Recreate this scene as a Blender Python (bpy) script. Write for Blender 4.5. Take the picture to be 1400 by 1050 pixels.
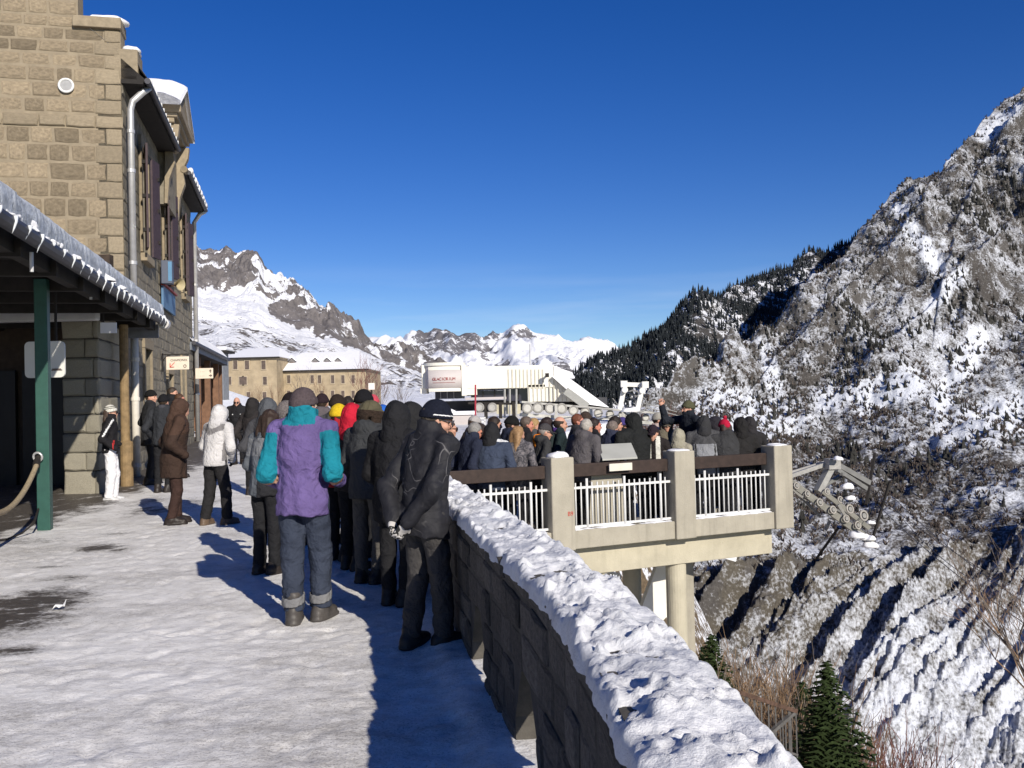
import bpy, math, random
import numpy as np
from mathutils import Vector, Matrix

random.seed(7)
for o in list(bpy.data.objects):
    bpy.data.objects.remove(o)
SC = bpy.context.scene
COL = SC.collection

# ------------------------------------------------------------ camera, sky, sun, exposure
CH = 1.65                      # eye height
PITCH, ROLL, FPX = math.radians(1.03), math.radians(1.4), 1280.0   # focal length in pixels of a 1400 wide picture
_f = Vector((0, math.cos(PITCH), math.sin(PITCH)))
_r0, _u0 = Vector((1, 0, 0)), Vector((0, -math.sin(PITCH), math.cos(PITCH)))
_r = _r0 * math.cos(ROLL) - _u0 * math.sin(ROLL)
_u = _u0 * math.cos(ROLL) + _r0 * math.sin(ROLL)
cam_data = bpy.data.cameras.new("camera")
cam = bpy.data.objects.new("camera", cam_data)
COL.objects.link(cam)
cam.matrix_world = Matrix(((_r.x, _u.x, -_f.x, 0), (_r.y, _u.y, -_f.y, 0), (_r.z, _u.z, -_f.z, CH), (0, 0, 0, 1)))
cam_data.sensor_width = 36
cam_data.lens = 36 * FPX / 1400
cam_data.clip_start = 0.05
cam_data.clip_end = 30000
SC.camera = cam

SUN_EL = math.radians(25)
SUN_AZ = math.atan2(0.479, -0.878)
SUN = Vector((math.sin(SUN_AZ) * math.cos(SUN_EL), math.cos(SUN_AZ) * math.cos(SUN_EL), math.sin(SUN_EL)))
world = bpy.data.worlds.new("World")
SC.world = world
world.use_nodes = True
wn = world.node_tree
wn.nodes.clear()
w_out = wn.nodes.new('ShaderNodeOutputWorld')
w_bg = wn.nodes.new('ShaderNodeBackground')
w_sky = wn.nodes.new('ShaderNodeTexSky')
w_sky.sky_type = 'NISHITA'
w_sky.sun_disc = False
w_sky.sun_elevation = SUN_EL
w_sky.sun_rotation = SUN_AZ
w_sky.altitude = 1900
w_sky.air_density = 1.0
w_sky.dust_density = 0.25
w_sky.ozone_density = 3.0
w_bg.inputs['Strength'].default_value = 0.082
w_hs = wn.nodes.new('ShaderNodeHueSaturation')      # the phone's deep blue
w_hs.inputs['Saturation'].default_value = 1.34
w_hs.inputs['Hue'].default_value = 0.520
wn.links.new(w_sky.outputs[0], w_hs.inputs['Color'])
# thin streaks of cirrus low over the horizon
w_tc = wn.nodes.new('ShaderNodeTexCoord')
w_mp = wn.nodes.new('ShaderNodeMapping')
w_mp.inputs['Scale'].default_value = (2.2, 2.2, 26)
w_mp.inputs['Rotation'].default_value = (0.02, 0.03, 0)
w_no = wn.nodes.new('ShaderNodeTexNoise')
w_no.inputs['Scale'].default_value = 1.6
w_no.inputs['Detail'].default_value = 5
w_no.inputs['Roughness'].default_value = .55
w_sp = wn.nodes.new('ShaderNodeSeparateXYZ')
w_r1 = wn.nodes.new('ShaderNodeValToRGB')
w_r1.color_ramp.elements[0].position = .46
w_r1.color_ramp.elements[1].position = .72
w_r2 = wn.nodes.new('ShaderNodeValToRGB')
for p_, v_ in ((.03, 1), (.08, .7), (.15, 0)):
    e_ = w_r2.color_ramp.elements.new(p_)
    e_.color = (v_, v_, v_, 1)
w_r2.color_ramp.elements[0].color = (0, 0, 0, 1)
w_r2.color_ramp.elements[-1].color = (0, 0, 0, 1)
w_mu = wn.nodes.new('ShaderNodeMath'); w_mu.operation = 'MULTIPLY'
w_m2 = wn.nodes.new('ShaderNodeMath'); w_m2.operation = 'MULTIPLY'
w_m2.inputs[1].default_value = .26
w_mx = wn.nodes.new('ShaderNodeMix'); w_mx.data_type = 'RGBA'
w_mx.inputs[7].default_value = (8.5, 9.2, 10.2, 1)
wn.links.new(w_tc.outputs['Generated'], w_mp.inputs['Vector'])
wn.links.new(w_mp.outputs[0], w_no.inputs['Vector'])
wn.links.new(w_tc.outputs['Generated'], w_sp.inputs[0])
wn.links.new(w_no.outputs['Fac'], w_r1.inputs[0])
wn.links.new(w_sp.outputs['Z'], w_r2.inputs[0])
wn.links.new(w_r1.outputs[0], w_mu.inputs[0])
wn.links.new(w_r2.outputs[0], w_mu.inputs[1])
wn.links.new(w_mu.outputs[0], w_m2.inputs[0])
wn.links.new(w_m2.outputs[0], w_mx.inputs[0])
wn.links.new(w_hs.outputs[0], w_mx.inputs[6])
wn.links.new(w_mx.outputs[2], w_bg.inputs['Color'])
wn.links.new(w_bg.outputs[0], w_out.inputs['Surface'])
sun_data = bpy.data.lights.new("sun", 'SUN')
sun_data.energy = 4.6
sun_data.angle = math.radians(0.53)
sun_data.color = (1.0, 0.93, 0.82)
sun = bpy.data.objects.new("sun", sun_data)
COL.objects.link(sun)
sun.rotation_euler = SUN.to_track_quat('Z', 'Y').to_euler()
sun.location = (40, -60, 60)
SC.view_settings.view_transform = 'Standard'
SC.view_settings.look = 'None'
SC.view_settings.exposure = 0.28
SC.view_settings.gamma = 1
SC.view_settings.use_curve_mapping = False
SC.cycles.max_bounces = 5
SC.cycles.diffuse_bounces = 3
SC.cycles.transparent_max_bounces = 4
SC.cycles.caustics_reflective = False
SC.cycles.caustics_refractive = False


# ------------------------------------------------------------ measuring from the photograph
def ray(px, py):
    d = _f + _r * ((px - 700) / FPX) + _u * ((525 - py) / FPX)
    return d / d.y              # per metre of depth Y


def at(px, py, Y):              # the point seen at this pixel at depth Y
    d = ray(px, py)
    return Vector((d.x * Y, Y, CH + d.z * Y))


def gp(px, py, z=0.0):          # the point seen at this pixel on a level plane
    d = ray(px, py)
    return at(px, py, (z - CH) / d.z)


def on_plane(px, py, p0, n):    # ... on any plane
    d = ray(px, py)
    c = Vector((0, 0, CH))
    t = (p0 - c).dot(n) / d.dot(n)
    return c + d * t


# ------------------------------------------------------------ numpy noise
_rng = np.random.RandomState(11)
_perm = _rng.permutation(256).astype(np.int32)
_perm = np.concatenate([_perm, _perm, _perm])
_g = np.array([[1, 1, 0], [-1, 1, 0], [1, -1, 0], [-1, -1, 0], [1, 0, 1], [-1, 0, 1], [1, 0, -1], [-1, 0, -1],
               [0, 1, 1], [0, -1, 1], [0, 1, -1], [0, -1, -1], [1, 1, 0], [-1, 1, 0], [0, -1, 1], [0, -1, -1]], dtype=np.float32)


def pnoise(x, y, z=0.0):
    x, y, z = np.broadcast_arrays(np.asarray(x, np.float32), np.asarray(y, np.float32), np.asarray(z, np.float32))
    xi, yi, zi = np.floor(x).astype(np.int32), np.floor(y).astype(np.int32), np.floor(z).astype(np.int32)
    xf, yf, zf = x - xi, y - yi, z - zi
    xi &= 255; yi &= 255; zi &= 255
    fu, fv, fw = xf * xf * xf * (xf * (xf * 6 - 15) + 10), yf * yf * yf * (yf * (yf * 6 - 15) + 10), zf * zf * zf * (zf * (zf * 6 - 15) + 10)

    def gr(a, b, c):
        h = _perm[_perm[_perm[xi + a] + yi + b] + zi + c] & 15
        g = _g[h]
        return g[..., 0] * (xf - a) + g[..., 1] * (yf - b) + g[..., 2] * (zf - c)
    x00 = gr(0, 0, 0) * (1 - fu) + gr(1, 0, 0) * fu
    x10 = gr(0, 1, 0) * (1 - fu) + gr(1, 1, 0) * fu
    x01 = gr(0, 0, 1) * (1 - fu) + gr(1, 0, 1) * fu
    x11 = gr(0, 1, 1) * (1 - fu) + gr(1, 1, 1) * fu
    return (x00 * (1 - fv) + x10 * fv) * (1 - fw) + (x01 * (1 - fv) + x11 * fv) * fw


def fbm(x, y, z=0.0, octs=4, gain=0.5):
    s, a, f = 0.0, 1.0, 1.0
    for i in range(octs):
        s = s + a * pnoise(np.asarray(x) * f + 17.3 * i, np.asarray(y) * f - 9.1 * i, np.asarray(z) * f + 5.7 * i)
        a *= gain; f *= 2.03
    return s


def ridged(x, y, z=0.0, octs=4, gain=0.5):
    s, a, f = 0.0, 1.0, 1.0
    for i in range(octs):
        s = s + a * (1 - 2.0 * np.abs(pnoise(np.asarray(x) * f + 31.7 * i, np.asarray(y) * f + 3.3 * i, np.asarray(z) * f)))
        a *= gain; f *= 2.07
    return s


def sstep(a, b, x):
    t = np.clip((x - a) / (b - a), 0, 1)
    return t * t * (3 - 2 * t)


# ------------------------------------------------------------ materials
MATS = {}


def new_mat(name):
    m = bpy.data.materials.new(name)
    m.use_nodes = True
    nt = m.node_tree
    b = nt.nodes['Principled BSDF']
    b.inputs['Specular IOR Level'].default_value = 0.3
    return m, nt, b


def nd(nt, t, **kw):
    n = nt.nodes.new(t)
    for k, v in kw.items():
        setattr(n, k, v)
    return n


def tex_noise(nt, vec, scale, detail=4, rough=0.55, dist=0.0):
    n = nd(nt, 'ShaderNodeTexNoise')
    n.inputs['Scale'].default_value = scale
    n.inputs['Detail'].default_value = detail
    n.inputs['Roughness'].default_value = rough
    n.inputs['Distortion'].default_value = dist
    if vec is not None:
        nt.links.new(vec, n.inputs['Vector'])
    return n.outputs['Fac']


def ramp(nt, fac, stops, interp='LINEAR'):
    r = nd(nt, 'ShaderNodeValToRGB')
    r.color_ramp.interpolation = interp
    e = r.color_ramp.elements
    while len(e) > 1:
        e.remove(e[0])
    for i, (p, c) in enumerate(stops):
        el = e[0] if i == 0 else e.new(p)
        el.position = p
        c = (c, c, c) if isinstance(c, (int, float)) else c
        el.color = (*c, 1)
    nt.links.new(fac, r.inputs[0])
    return r.outputs[0]


def mixc(nt, fac, a, b, mode='MIX'):
    n = nd(nt, 'ShaderNodeMix', data_type='RGBA', blend_type=mode)
    for s, v in ((n.inputs[0], fac), (n.inputs[6], a), (n.inputs[7], b)):
        if isinstance(v, (int, float)):
            s.default_value = v
        elif isinstance(v, tuple):
            s.default_value = (*v, 1)
        else:
            nt.links.new(v, s)
    return n.outputs[2]


def math_n(nt, op, a, b=0.5):
    n = nd(nt, 'ShaderNodeMath', operation=op)
    for s, v in ((n.inputs[0], a), (n.inputs[1], b)):
        if isinstance(v, (int, float)):
            s.default_value = v
        else:
            nt.links.new(v, s)
    return n.outputs[0]


def bump(nt, b, height, strength=0.3, dist=0.02):
    n = nd(nt, 'ShaderNodeBump')
    n.inputs['Strength'].default_value = strength
    n.inputs['Distance'].default_value = dist
    nt.links.new(height, n.inputs['Height'])
    nt.links.new(n.outputs[0], b.inputs['Normal'])


def obj_coord(nt):
    return nd(nt, 'ShaderNodeTexCoord').outputs['Object']


def pos_coord(nt):
    return nd(nt, 'ShaderNodeNewGeometry').outputs['Position']


def plain(name, col, rough=0.6, var=0.2, scale=6.0, bmp=0.15, bscale=40.0, metal=0.0, bdist=0.01, spec=0.3, random_obj=0.0):
    """colour with uneven tone, some wear, fine relief"""
    key = (name, col)
    if key in MATS:
        return MATS[key]
    m, nt, b = new_mat(name)
    c = obj_coord(nt)
    f = tex_noise(nt, c, scale, 5, 0.6)
    lo = tuple(x * (1 - var) for x in col)
    hi = tuple(min(1, x * (1 + var)) for x in col)
    cc = ramp(nt, f, [(0.3, lo), (0.7, hi)])
    if random_obj:
        oi = nd(nt, 'ShaderNodeObjectInfo')
        k = ramp(nt, oi.outputs['Random'], [(0, 1 - random_obj), (1, 1 + random_obj)])
        cc = mixc(nt, 1.0, cc, k, 'MULTIPLY')
    nt.links.new(cc, b.inputs['Base Color'])
    b.inputs['Roughness'].default_value = rough
    b.inputs['Metallic'].default_value = metal
    b.inputs['Specular IOR Level'].default_value = spec
    if bmp:
        bump(nt, b, tex_noise(nt, c, bscale, 4, 0.6), bmp, bdist)
    MATS[key] = m
    return m


def concrete(name, col, streak=.35):
    m, nt, b = new_mat(name)
    c = pos_coord(nt)
    mp = nd(nt, 'ShaderNodeMapping')
    mp.inputs['Scale'].default_value = (5.0, 5.0, .45)
    nt.links.new(c, mp.inputs['Vector'])
    n1 = tex_noise(nt, mp.outputs[0], 1.6, 5, .6, .3)
    n2 = tex_noise(nt, c, 2.2, 6, .65)
    n3 = tex_noise(nt, c, 45, 3, .6)
    a = ramp(nt, n2, [(.3, tuple(x * .82 for x in col)), (.7, tuple(x * 1.08 for x in col))])
    a = mixc(nt, math_n(nt, 'MULTIPLY', ramp(nt, n1, [(.52, 0), (.72, 1)]), streak), a, tuple(x * .45 for x in col))
    a = mixc(nt, ramp(nt, n3, [(.68, 0), (.74, .6)]), a, tuple(x * .4 for x in col))
    nt.links.new(a, b.inputs['Base Color'])
    b.inputs['Roughness'].default_value = .85
    bump(nt, b, math_n(nt, 'ADD', n3, n2), .35, .012)
    return m


def fabric(col, rough=0.85, bscale=14.0, bmp=0.6, var=0.18):
    key = ('fabric', col)
    if key in MATS:
        return MATS[key]
    m, nt, b = new_mat('fabric')
    c = obj_coord(nt)
    f = tex_noise(nt, c, 5.0, 5, 0.6)
    lo = tuple(x * (1 - var) for x in col)
    hi = tuple(min(1, x * (1 + var)) for x in col)
    nt.links.new(ramp(nt, f, [(0.3, lo), (0.7, hi)]), b.inputs['Base Color'])
    b.inputs['Roughness'].default_value = rough
    b.inputs['Specular IOR Level'].default_value = 0.2
    folds = math_n(nt, 'ADD', tex_noise(nt, c, bscale, 3, 0.5, 0.8), math_n(nt, 'MULTIPLY', tex_noise(nt, c, bscale * .45, 2, .5, 1.5), 1.2))
    weave = tex_noise(nt, c, 160.0, 2, 0.5)
    h = math_n(nt, 'ADD', folds, math_n(nt, 'MULTIPLY', weave, 0.12))
    bump(nt, b, h, bmp + .2, 0.03)
    MATS[key] = m
    return m


def snow_mat(name, col=(0.80, 0.81, 0.84), scale=9.0, bmp=0.5, dist=0.03):
    key = (name, col)
    if key in MATS:
        return MATS[key]
    m, nt, b = new_mat(name)
    c = pos_coord(nt)
    f = tex_noise(nt, c, scale, 6, 0.6)
    nt.links.new(ramp(nt, f, [(0.25, tuple(x * 0.9 for x in col)), (0.6, col)]), b.inputs['Base Color'])
    b.inputs['Roughness'].default_value = 0.75
    b.inputs['Specular IOR Level'].default_value = 0.25
    f2 = tex_noise(nt, c, scale * 3, 6, 0.65)
    bump(nt, b, f2, bmp, dist)
    MATS[key] = m
    return m


# ------------------------------------------------------------ meshes and objects
def mk_mesh(name, V, F, smooth=False, midx=None):
    V = np.asarray(V, np.float32)
    me = bpy.data.meshes.new(name)
    if isinstance(F, np.ndarray):
        k = F.shape[1]
        me.vertices.add(len(V))
        me.vertices.foreach_set('co', V.ravel())
        me.loops.add(F.size)
        me.loops.foreach_set('vertex_index', F.astype(np.int32).ravel())
        me.polygons.add(len(F))
        me.polygons.foreach_set('loop_start', np.arange(0, F.size, k, dtype=np.int32))
        if midx is not None:
            me.polygons.foreach_set('material_index', np.asarray(midx, np.int32))
        me.update(calc_edges=True)
        me.validate()
    else:
        me.from_pydata([tuple(map(float, v)) for v in V], [], F)
        if midx is not None:
            me.polygons.foreach_set('material_index', np.asarray(midx, np.int32))
    me.polygons.foreach_set('use_smooth', np.full(len(me.polygons), smooth, dtype=bool))
    return me


def ob(name, me, mats=None, parent=None, local=False):
    o = bpy.data.objects.new(name, me)
    COL.objects.link(o)
    if mats is not None and me is not None and len(me.materials) == 0:
        for m in (mats if isinstance(mats, (list, tuple)) else [mats]):
            me.materials.append(m)
    if parent is not None:
        o.parent = parent
        if not local:           # geometry given in world coordinates; parents' chains here are unrotated
            off = Vector((0, 0, 0))
            p = parent
            while p:
                off += p.location
                p = p.parent
            o.location = -off
    return o


def tag(o, label, cat, group=None):
    o['label'] = label
    o['category'] = cat
    if group:
        o['group'] = group
    return o


def thing(name, label, cat, loc=(0, 0, 0), group=None):
    o = bpy.data.objects.new(name, None)
    COL.objects.link(o)
    o.location = loc
    o.empty_display_size = 0.2
    return tag(o, label, cat, group)


def structure(o):
    o['kind'] = 'structure'
    return o


def stuff(o):
    o['kind'] = 'stuff'
    return o


UP = Vector((0, 0, 1))


class MB:
    """collects shapes and links them as one mesh object"""

    def __init__(self):
        self.v, self.f = [], []

    def add(self, V, F):
        n = len(self.v)
        self.v += [tuple(p) for p in V]
        self.f += [tuple(i + n for i in q) for q in F]
        return self

    def para(self, p, a, b, c):         # corner and three edge vectors
        p, a, b, c = map(Vector, (p, a, b, c))
        V = [p, p + a, p + a + b, p + b, p + c, p + a + c, p + a + b + c, p + b + c]
        F = [(0, 3, 2, 1), (4, 5, 6, 7), (0, 1, 5, 4), (1, 2, 6, 5), (2, 3, 7, 6), (3, 0, 4, 7)]
        if a.cross(b).dot(c) < 0:
            F = [tuple(reversed(q)) for q in F]
        return self.add(V, F)

    def box(self, c, s, u=Vector((1, 0, 0))):   # centre, sizes along u / across / up
        u = Vector((u[0], u[1], 0)).normalized()
        w = Vector((-u.y, u.x, 0))
        c = Vector(c)
        a, b, d = u * s[0], w * s[1], UP * s[2]
        return self.para(c - a / 2 - b / 2 - d / 2, a, b, d)

    def bar(self, p, q, w, h, up=UP):       # beam of rectangular section between two points
        p, q = Vector(p), Vector(q)
        d = (q - p)
        t = d.normalized()
        s = t.cross(up)
        s = s.normalized() if s.length > 1e-5 else Vector((1, 0, 0))
        n = s.cross(t)
        return self.para(p - s * w / 2 - n * h / 2, s * w, n * h, d)

    def tube(self, pts, r, n=8, caps=True):
        pts = [Vector(p) for p in pts]
        rs = r if isinstance(r, (list, tuple)) else [r] * len(pts)
        V, F = [], []
        prev = None
        for i, p in enumerate(pts):
            t = (pts[min(i + 1, len(pts) - 1)] - pts[max(i - 1, 0)]).normalized()
            if prev is None:
                a = t.cross(UP)
                if a.length < 1e-3:
                    a = Vector((1, 0, 0))
            else:
                a = prev - t * prev.dot(t)
            a.normalize()
            prev = a
            b = t.cross(a)
            for k in range(n):
                an = 2 * math.pi * k / n
                V.append(p + (a * math.cos(an) + b * math.sin(an)) * rs[i])
        for i in range(len(pts) - 1):
            for k in range(n):
                k2 = (k + 1) % n
                F.append((i * n + k, i * n + k2, (i + 1) * n + k2, (i + 1) * n + k))
        if caps:
            F.append(tuple(reversed(range(n))))
            F.append(tuple((len(pts) - 1) * n + k for k in range(n)))
        return self.add(V, F)

    def ring(self, c, axis, R, r, n=20, m=6):   # torus
        c, axis = Vector(c), Vector(axis).normalized()
        a = axis.cross(UP)
        a = a.normalized() if a.length > 1e-3 else Vector((1, 0, 0))
        b = axis.cross(a)
        V, F = [], []
        for i in range(n):
            t = 2 * math.pi * i / n
            d = a * math.cos(t) + b * math.sin(t)
            for j in range(m):
                s = 2 * math.pi * j / m
                V.append(c + d * (R + r * math.cos(s)) + axis * r * math.sin(s))
        for i in range(n):
            for j in range(m):
                F.append((i * m + j, ((i + 1) % n) * m + j, ((i + 1) % n) * m + (j + 1) % m, i * m + (j + 1) % m))
        return self.add(V, F)

    def disc(self, c, axis, R, th, n=20):
        c, axis = Vector(c), Vector(axis).normalized()
        return self.tube([c - axis * th / 2, c + axis * th / 2], R, n)

    def prism(self, pts, vec):      # polygon (list of points) pushed along vec
        pts = [Vector(p) for p in pts]
        vec = Vector(vec)
        n = len(pts)
        nn = Vector((0, 0, 0))
        for i in range(n):
            nn += pts[i].cross(pts[(i + 1) % n])
        if nn.dot(vec) > 0:
            pts.reverse()
        V = pts + [p + vec for p in pts]
        F = [tuple(range(n)), tuple(reversed(range(n, 2 * n)))]
        for i in range(n):
            j = (i + 1) % n
            F.append((j, i, i + n, j + n))
        return self.add(V, F)

    def build(self, name, mat, parent=None, smooth=False, bevel=0.0, local=False):
        me = mk_mesh(name, np.array(self.v), self.f, smooth)
        o = ob(name, me, mat, parent, local)
        if bevel:
            md = o.modifiers.new('bevel', 'BEVEL')
            md.width = bevel
            md.segments = 2
            md.limit_method = 'ANGLE'
        return o


def grid_faces(nr, nc):
    i = np.arange(nr - 1)[:, None] * nc + np.arange(nc - 1)[None, :]
    return np.stack([i, i + 1, i + nc + 1, i + nc], -1).reshape(-1, 4)


def attr(me, name, vals):
    a = me.attributes.new(name, 'FLOAT', 'POINT')
    a.data.foreach_set('value', np.asarray(vals, np.float32).ravel())


def attr_node(nt, name):
    n = nd(nt, 'ShaderNodeAttribute')
    n.attribute_name = name
    return n.outputs['Fac']


def text(name, body, size, mat, parent, origin, xdir, updir, depth=0.004, align='CENTER'):
    cu = bpy.data.curves.new(name, 'FONT')
    cu.body = body
    cu.size = size
    cu.extrude = depth
    cu.align_x = align
    cu.align_y = 'CENTER'
    cu.materials.append(mat)
    tmp = bpy.data.objects.new(name, cu)
    COL.objects.link(tmp)
    dg = bpy.context.evaluated_depsgraph_get()
    me = bpy.data.meshes.new_from_object(tmp.evaluated_get(dg))
    bpy.data.objects.remove(tmp)
    if not me.materials:
        me.materials.append(mat)
    o = bpy.data.objects.new(name, me)
    COL.objects.link(o)
    x = Vector(xdir).normalized()
    z = x.cross(Vector(updir)).normalized()
    y = z.cross(x)
    o.parent = parent
    off = Vector((0, 0, 0))
    p = parent
    while p:
        off += p.location
        p = p.parent
    l = Vector(origin) - off
    o.matrix_local = Matrix(((x.x, y.x, z.x, l.x), (x.y, y.y, z.y, l.y), (x.z, y.z, z.z, l.z), (0, 0, 0, 1)))
    return o


# stones: a few templates, 1 x 1 face, sticking out along -Y by 1, shared between all stone objects
def stone_template(seed, rough=0.06):
    r = random.Random(seed)
    j = lambda a: r.uniform(-a, a)
    V, F = [], []
    base = [(-.5, -.5), (.5, -.5), (.5, .5), (-.5, .5)]
    for x, z in base:
        V.append((x * 0.98, 0, z * 0.98))
    ring = [(-.5, -.47), (0, -.5), (.5, -.47), (.5, 0), (.5, .47), (0, .5), (-.5, .47), (-.5, 0)]
    jit = [(j(rough) * .6, j(rough) * .6) for _ in ring]
    for (x, z), (a, b) in zip(ring, jit):
        V.append((x * 0.97 + a, -0.55, z * 0.97 + b))
    for (x, z), (a, b) in zip(ring, jit):
        V.append((x * 0.86 + a, -0.9 + j(.12), z * 0.82 + b))
    V.append((j(.2), -1 + j(.1), j(.2)))
    c = len(V) - 1
    o1, o2 = 4, 12
    F += [(0, 1, o1 + 2, o1 + 1, o1), (1, 2, o1 + 4, o1 + 3, o1 + 2), (2, 3, o1 + 6, o1 + 5, o1 + 4), (3, 0, o1, o1 + 7, o1 + 6)]
    for k in range(8):
        k2 = (k + 1) % 8
        F.append((o1 + k, o1 + k2, o2 + k2, o2 + k))
        F.append((o2 + k, o2 + k2, c))
    return V, F


STONE_T = [stone_template(s) for s in range(8)]
_stone_meshes = {}


def stone(parent, c, u, n, w, h, d, mat, name='stone', tilt=0.0):
    """one stone of face w x h centred at c (world) standing d proud along n"""
    k = random.randrange(len(STONE_T))
    key = (mat.name, k)
    if key not in _stone_meshes:
        V, F = STONE_T[k]
        me = mk_mesh('stone', np.array(V), F)
        me.materials.append(mat)
        _stone_meshes[key] = me
    o = bpy.data.objects.new(name, _stone_meshes[key])
    COL.objects.link(o)
    o.parent = parent
    off = Vector((0, 0, 0))
    p = parent
    while p:
        off += p.location
        p = p.parent
    l = Vector(c) - off
    ct, sn_ = math.cos(tilt), math.sin(tilt)
    a, b, e = (u * ct + UP * sn_) * w, -n * d, (UP * ct - u * sn_) * h
    o.matrix_local = Matrix(((a.x, b.x, e.x, l.x), (a.y, b.y, e.y, l.y), (a.z, b.z, e.z, l.z), (0, 0, 0, 1)))
    return o


def stones_joined(name, parent, items, mat):
    """many small stones as one part (kind stuff)"""
    mb = MB()
    for (c, u, n, w, h, d) in items:
        V, F = STONE_T[random.randrange(len(STONE_T))]
        mb.add([Vector(c) + u * (x * w) - n * (y * d) + UP * (z * h) for x, y, z in V], F)
    return stuff(mb.build(name, mat, parent))

# ============================================================ terrain
def path_z(Y):
    return 0.02 * np.maximum(0, np.asarray(Y, float) - 14)


EDGE_Y = [-40, 0.5, 1.8, 2.6, 3.4, 4.3, 5.2, 6.1, 7.3, 8.4, 10.5, 13, 15.1]
EDGE_X = [0.45, 0.42, 0.40, 0.36, 0.30, 0.14, -0.03, -0.20, -0.42, -0.62, -1.05, -1.32, -1.35]   # middle line of the parapet wall


def edge_x(Y):
    return np.interp(Y, EDGE_Y + [22, 30, 39, 46, 60, 75, 100, 200, 450], EDGE_X + [-1.4, -.6, 2.6, 5.0, 7.3, 6.5, 3, -14, -60])


def a_of(px, py):
    d = ray(px, py)
    return d.x, d.z


def crest_curve(pts):
    A = np.array([a_of(*p) for p in pts])
    return A[:, 0], A[:, 1]


# ---- materials of rock, brush and snow on the slopes
def slope_mat(name, brush, rock, s1, s2, snow=(0.82, 0.83, 0.86), bmp=0.8, bd=0.6, soil=None, w1=2.6, w2=1.3, soft=.08):
    m, nt, b = new_mat(name)
    c = pos_coord(nt)
    sn = attr_node(nt, 'snow')
    rk = attr_node(nt, 'rock')
    n1 = tex_noise(nt, c, s1, 7, 0.66, 0.3)
    n2 = tex_noise(nt, c, s2, 5, 0.62)
    brown = ramp(nt, n2, [(0.28, tuple(x * .5 for x in brush)), (0.5, brush), (0.72, tuple(min(1, x * 1.6) for x in brush))])
    grey = ramp(nt, n1, [(0.3, tuple(x * .55 for x in rock)), (0.7, rock)])
    base = mixc(nt, rk, brown, grey)
    if soil is not None:
        so = attr_node(nt, 'soil')
        earth = ramp(nt, n2, [(0.3, tuple(x * .6 for x in soil)), (0.7, tuple(x * 1.25 for x in soil))])
        base = mixc(nt, so, base, earth)
    k = math_n(nt, 'ADD', math_n(nt, 'MULTIPLY', math_n(nt, 'SUBTRACT', n1, 0.5), w1), sn)
    k = math_n(nt, 'ADD', k, math_n(nt, 'MULTIPLY', math_n(nt, 'SUBTRACT', n2, 0.5), w2))
    fac = ramp(nt, k, [(0.5 - soft, 0.0), (0.5 + soft, 1.0)])
    nt.links.new(mixc(nt, fac, base, snow), b.inputs['Base Color'])
    b.inputs['Roughness'].default_value = 0.85
    b.inputs['Specular IOR Level'].default_value = 0.1
    bump(nt, b, math_n(nt, 'ADD', n1, math_n(nt, 'MULTIPLY', n2, 0.5)), bmp, bd)
    return m


class Heights:
    """terrain given over a = X / Y and Y, with heights that can be asked for anywhere"""

    def __init__(self, a, YY, Z):
        self.a, self.Y, self.Z = a, YY, Z       # YY, Z: (rows, cols)

    def z(self, X, Y):
        aa = X / Y
        ci = np.clip(np.searchsorted(self.a, aa) - 1, 0, len(self.a) - 2)
        out = np.full(len(X), np.nan)
        for i in range(len(X)):
            c = ci[i]
            f = (aa[i] - self.a[c]) / (self.a[c + 1] - self.a[c])
            z0 = np.interp(Y[i], self.Y[:, c], self.Z[:, c])
            z1 = np.interp(Y[i], self.Y[:, c + 1], self.Z[:, c + 1])
            out[i] = z0 * (1 - f) + z1 * f
        return out


def polar_sheet(name, a, YY, Z, mat, attrs):
    nr, nc = YY.shape
    V = np.stack([a[None, :] * YY, YY, Z], -1).reshape(-1, 3)
    me = mk_mesh(name, V, grid_faces(nr, nc), True)
    for k, v in attrs.items():
        attr(me, k, v)
    return structure(ob(name, me, mat))


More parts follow.
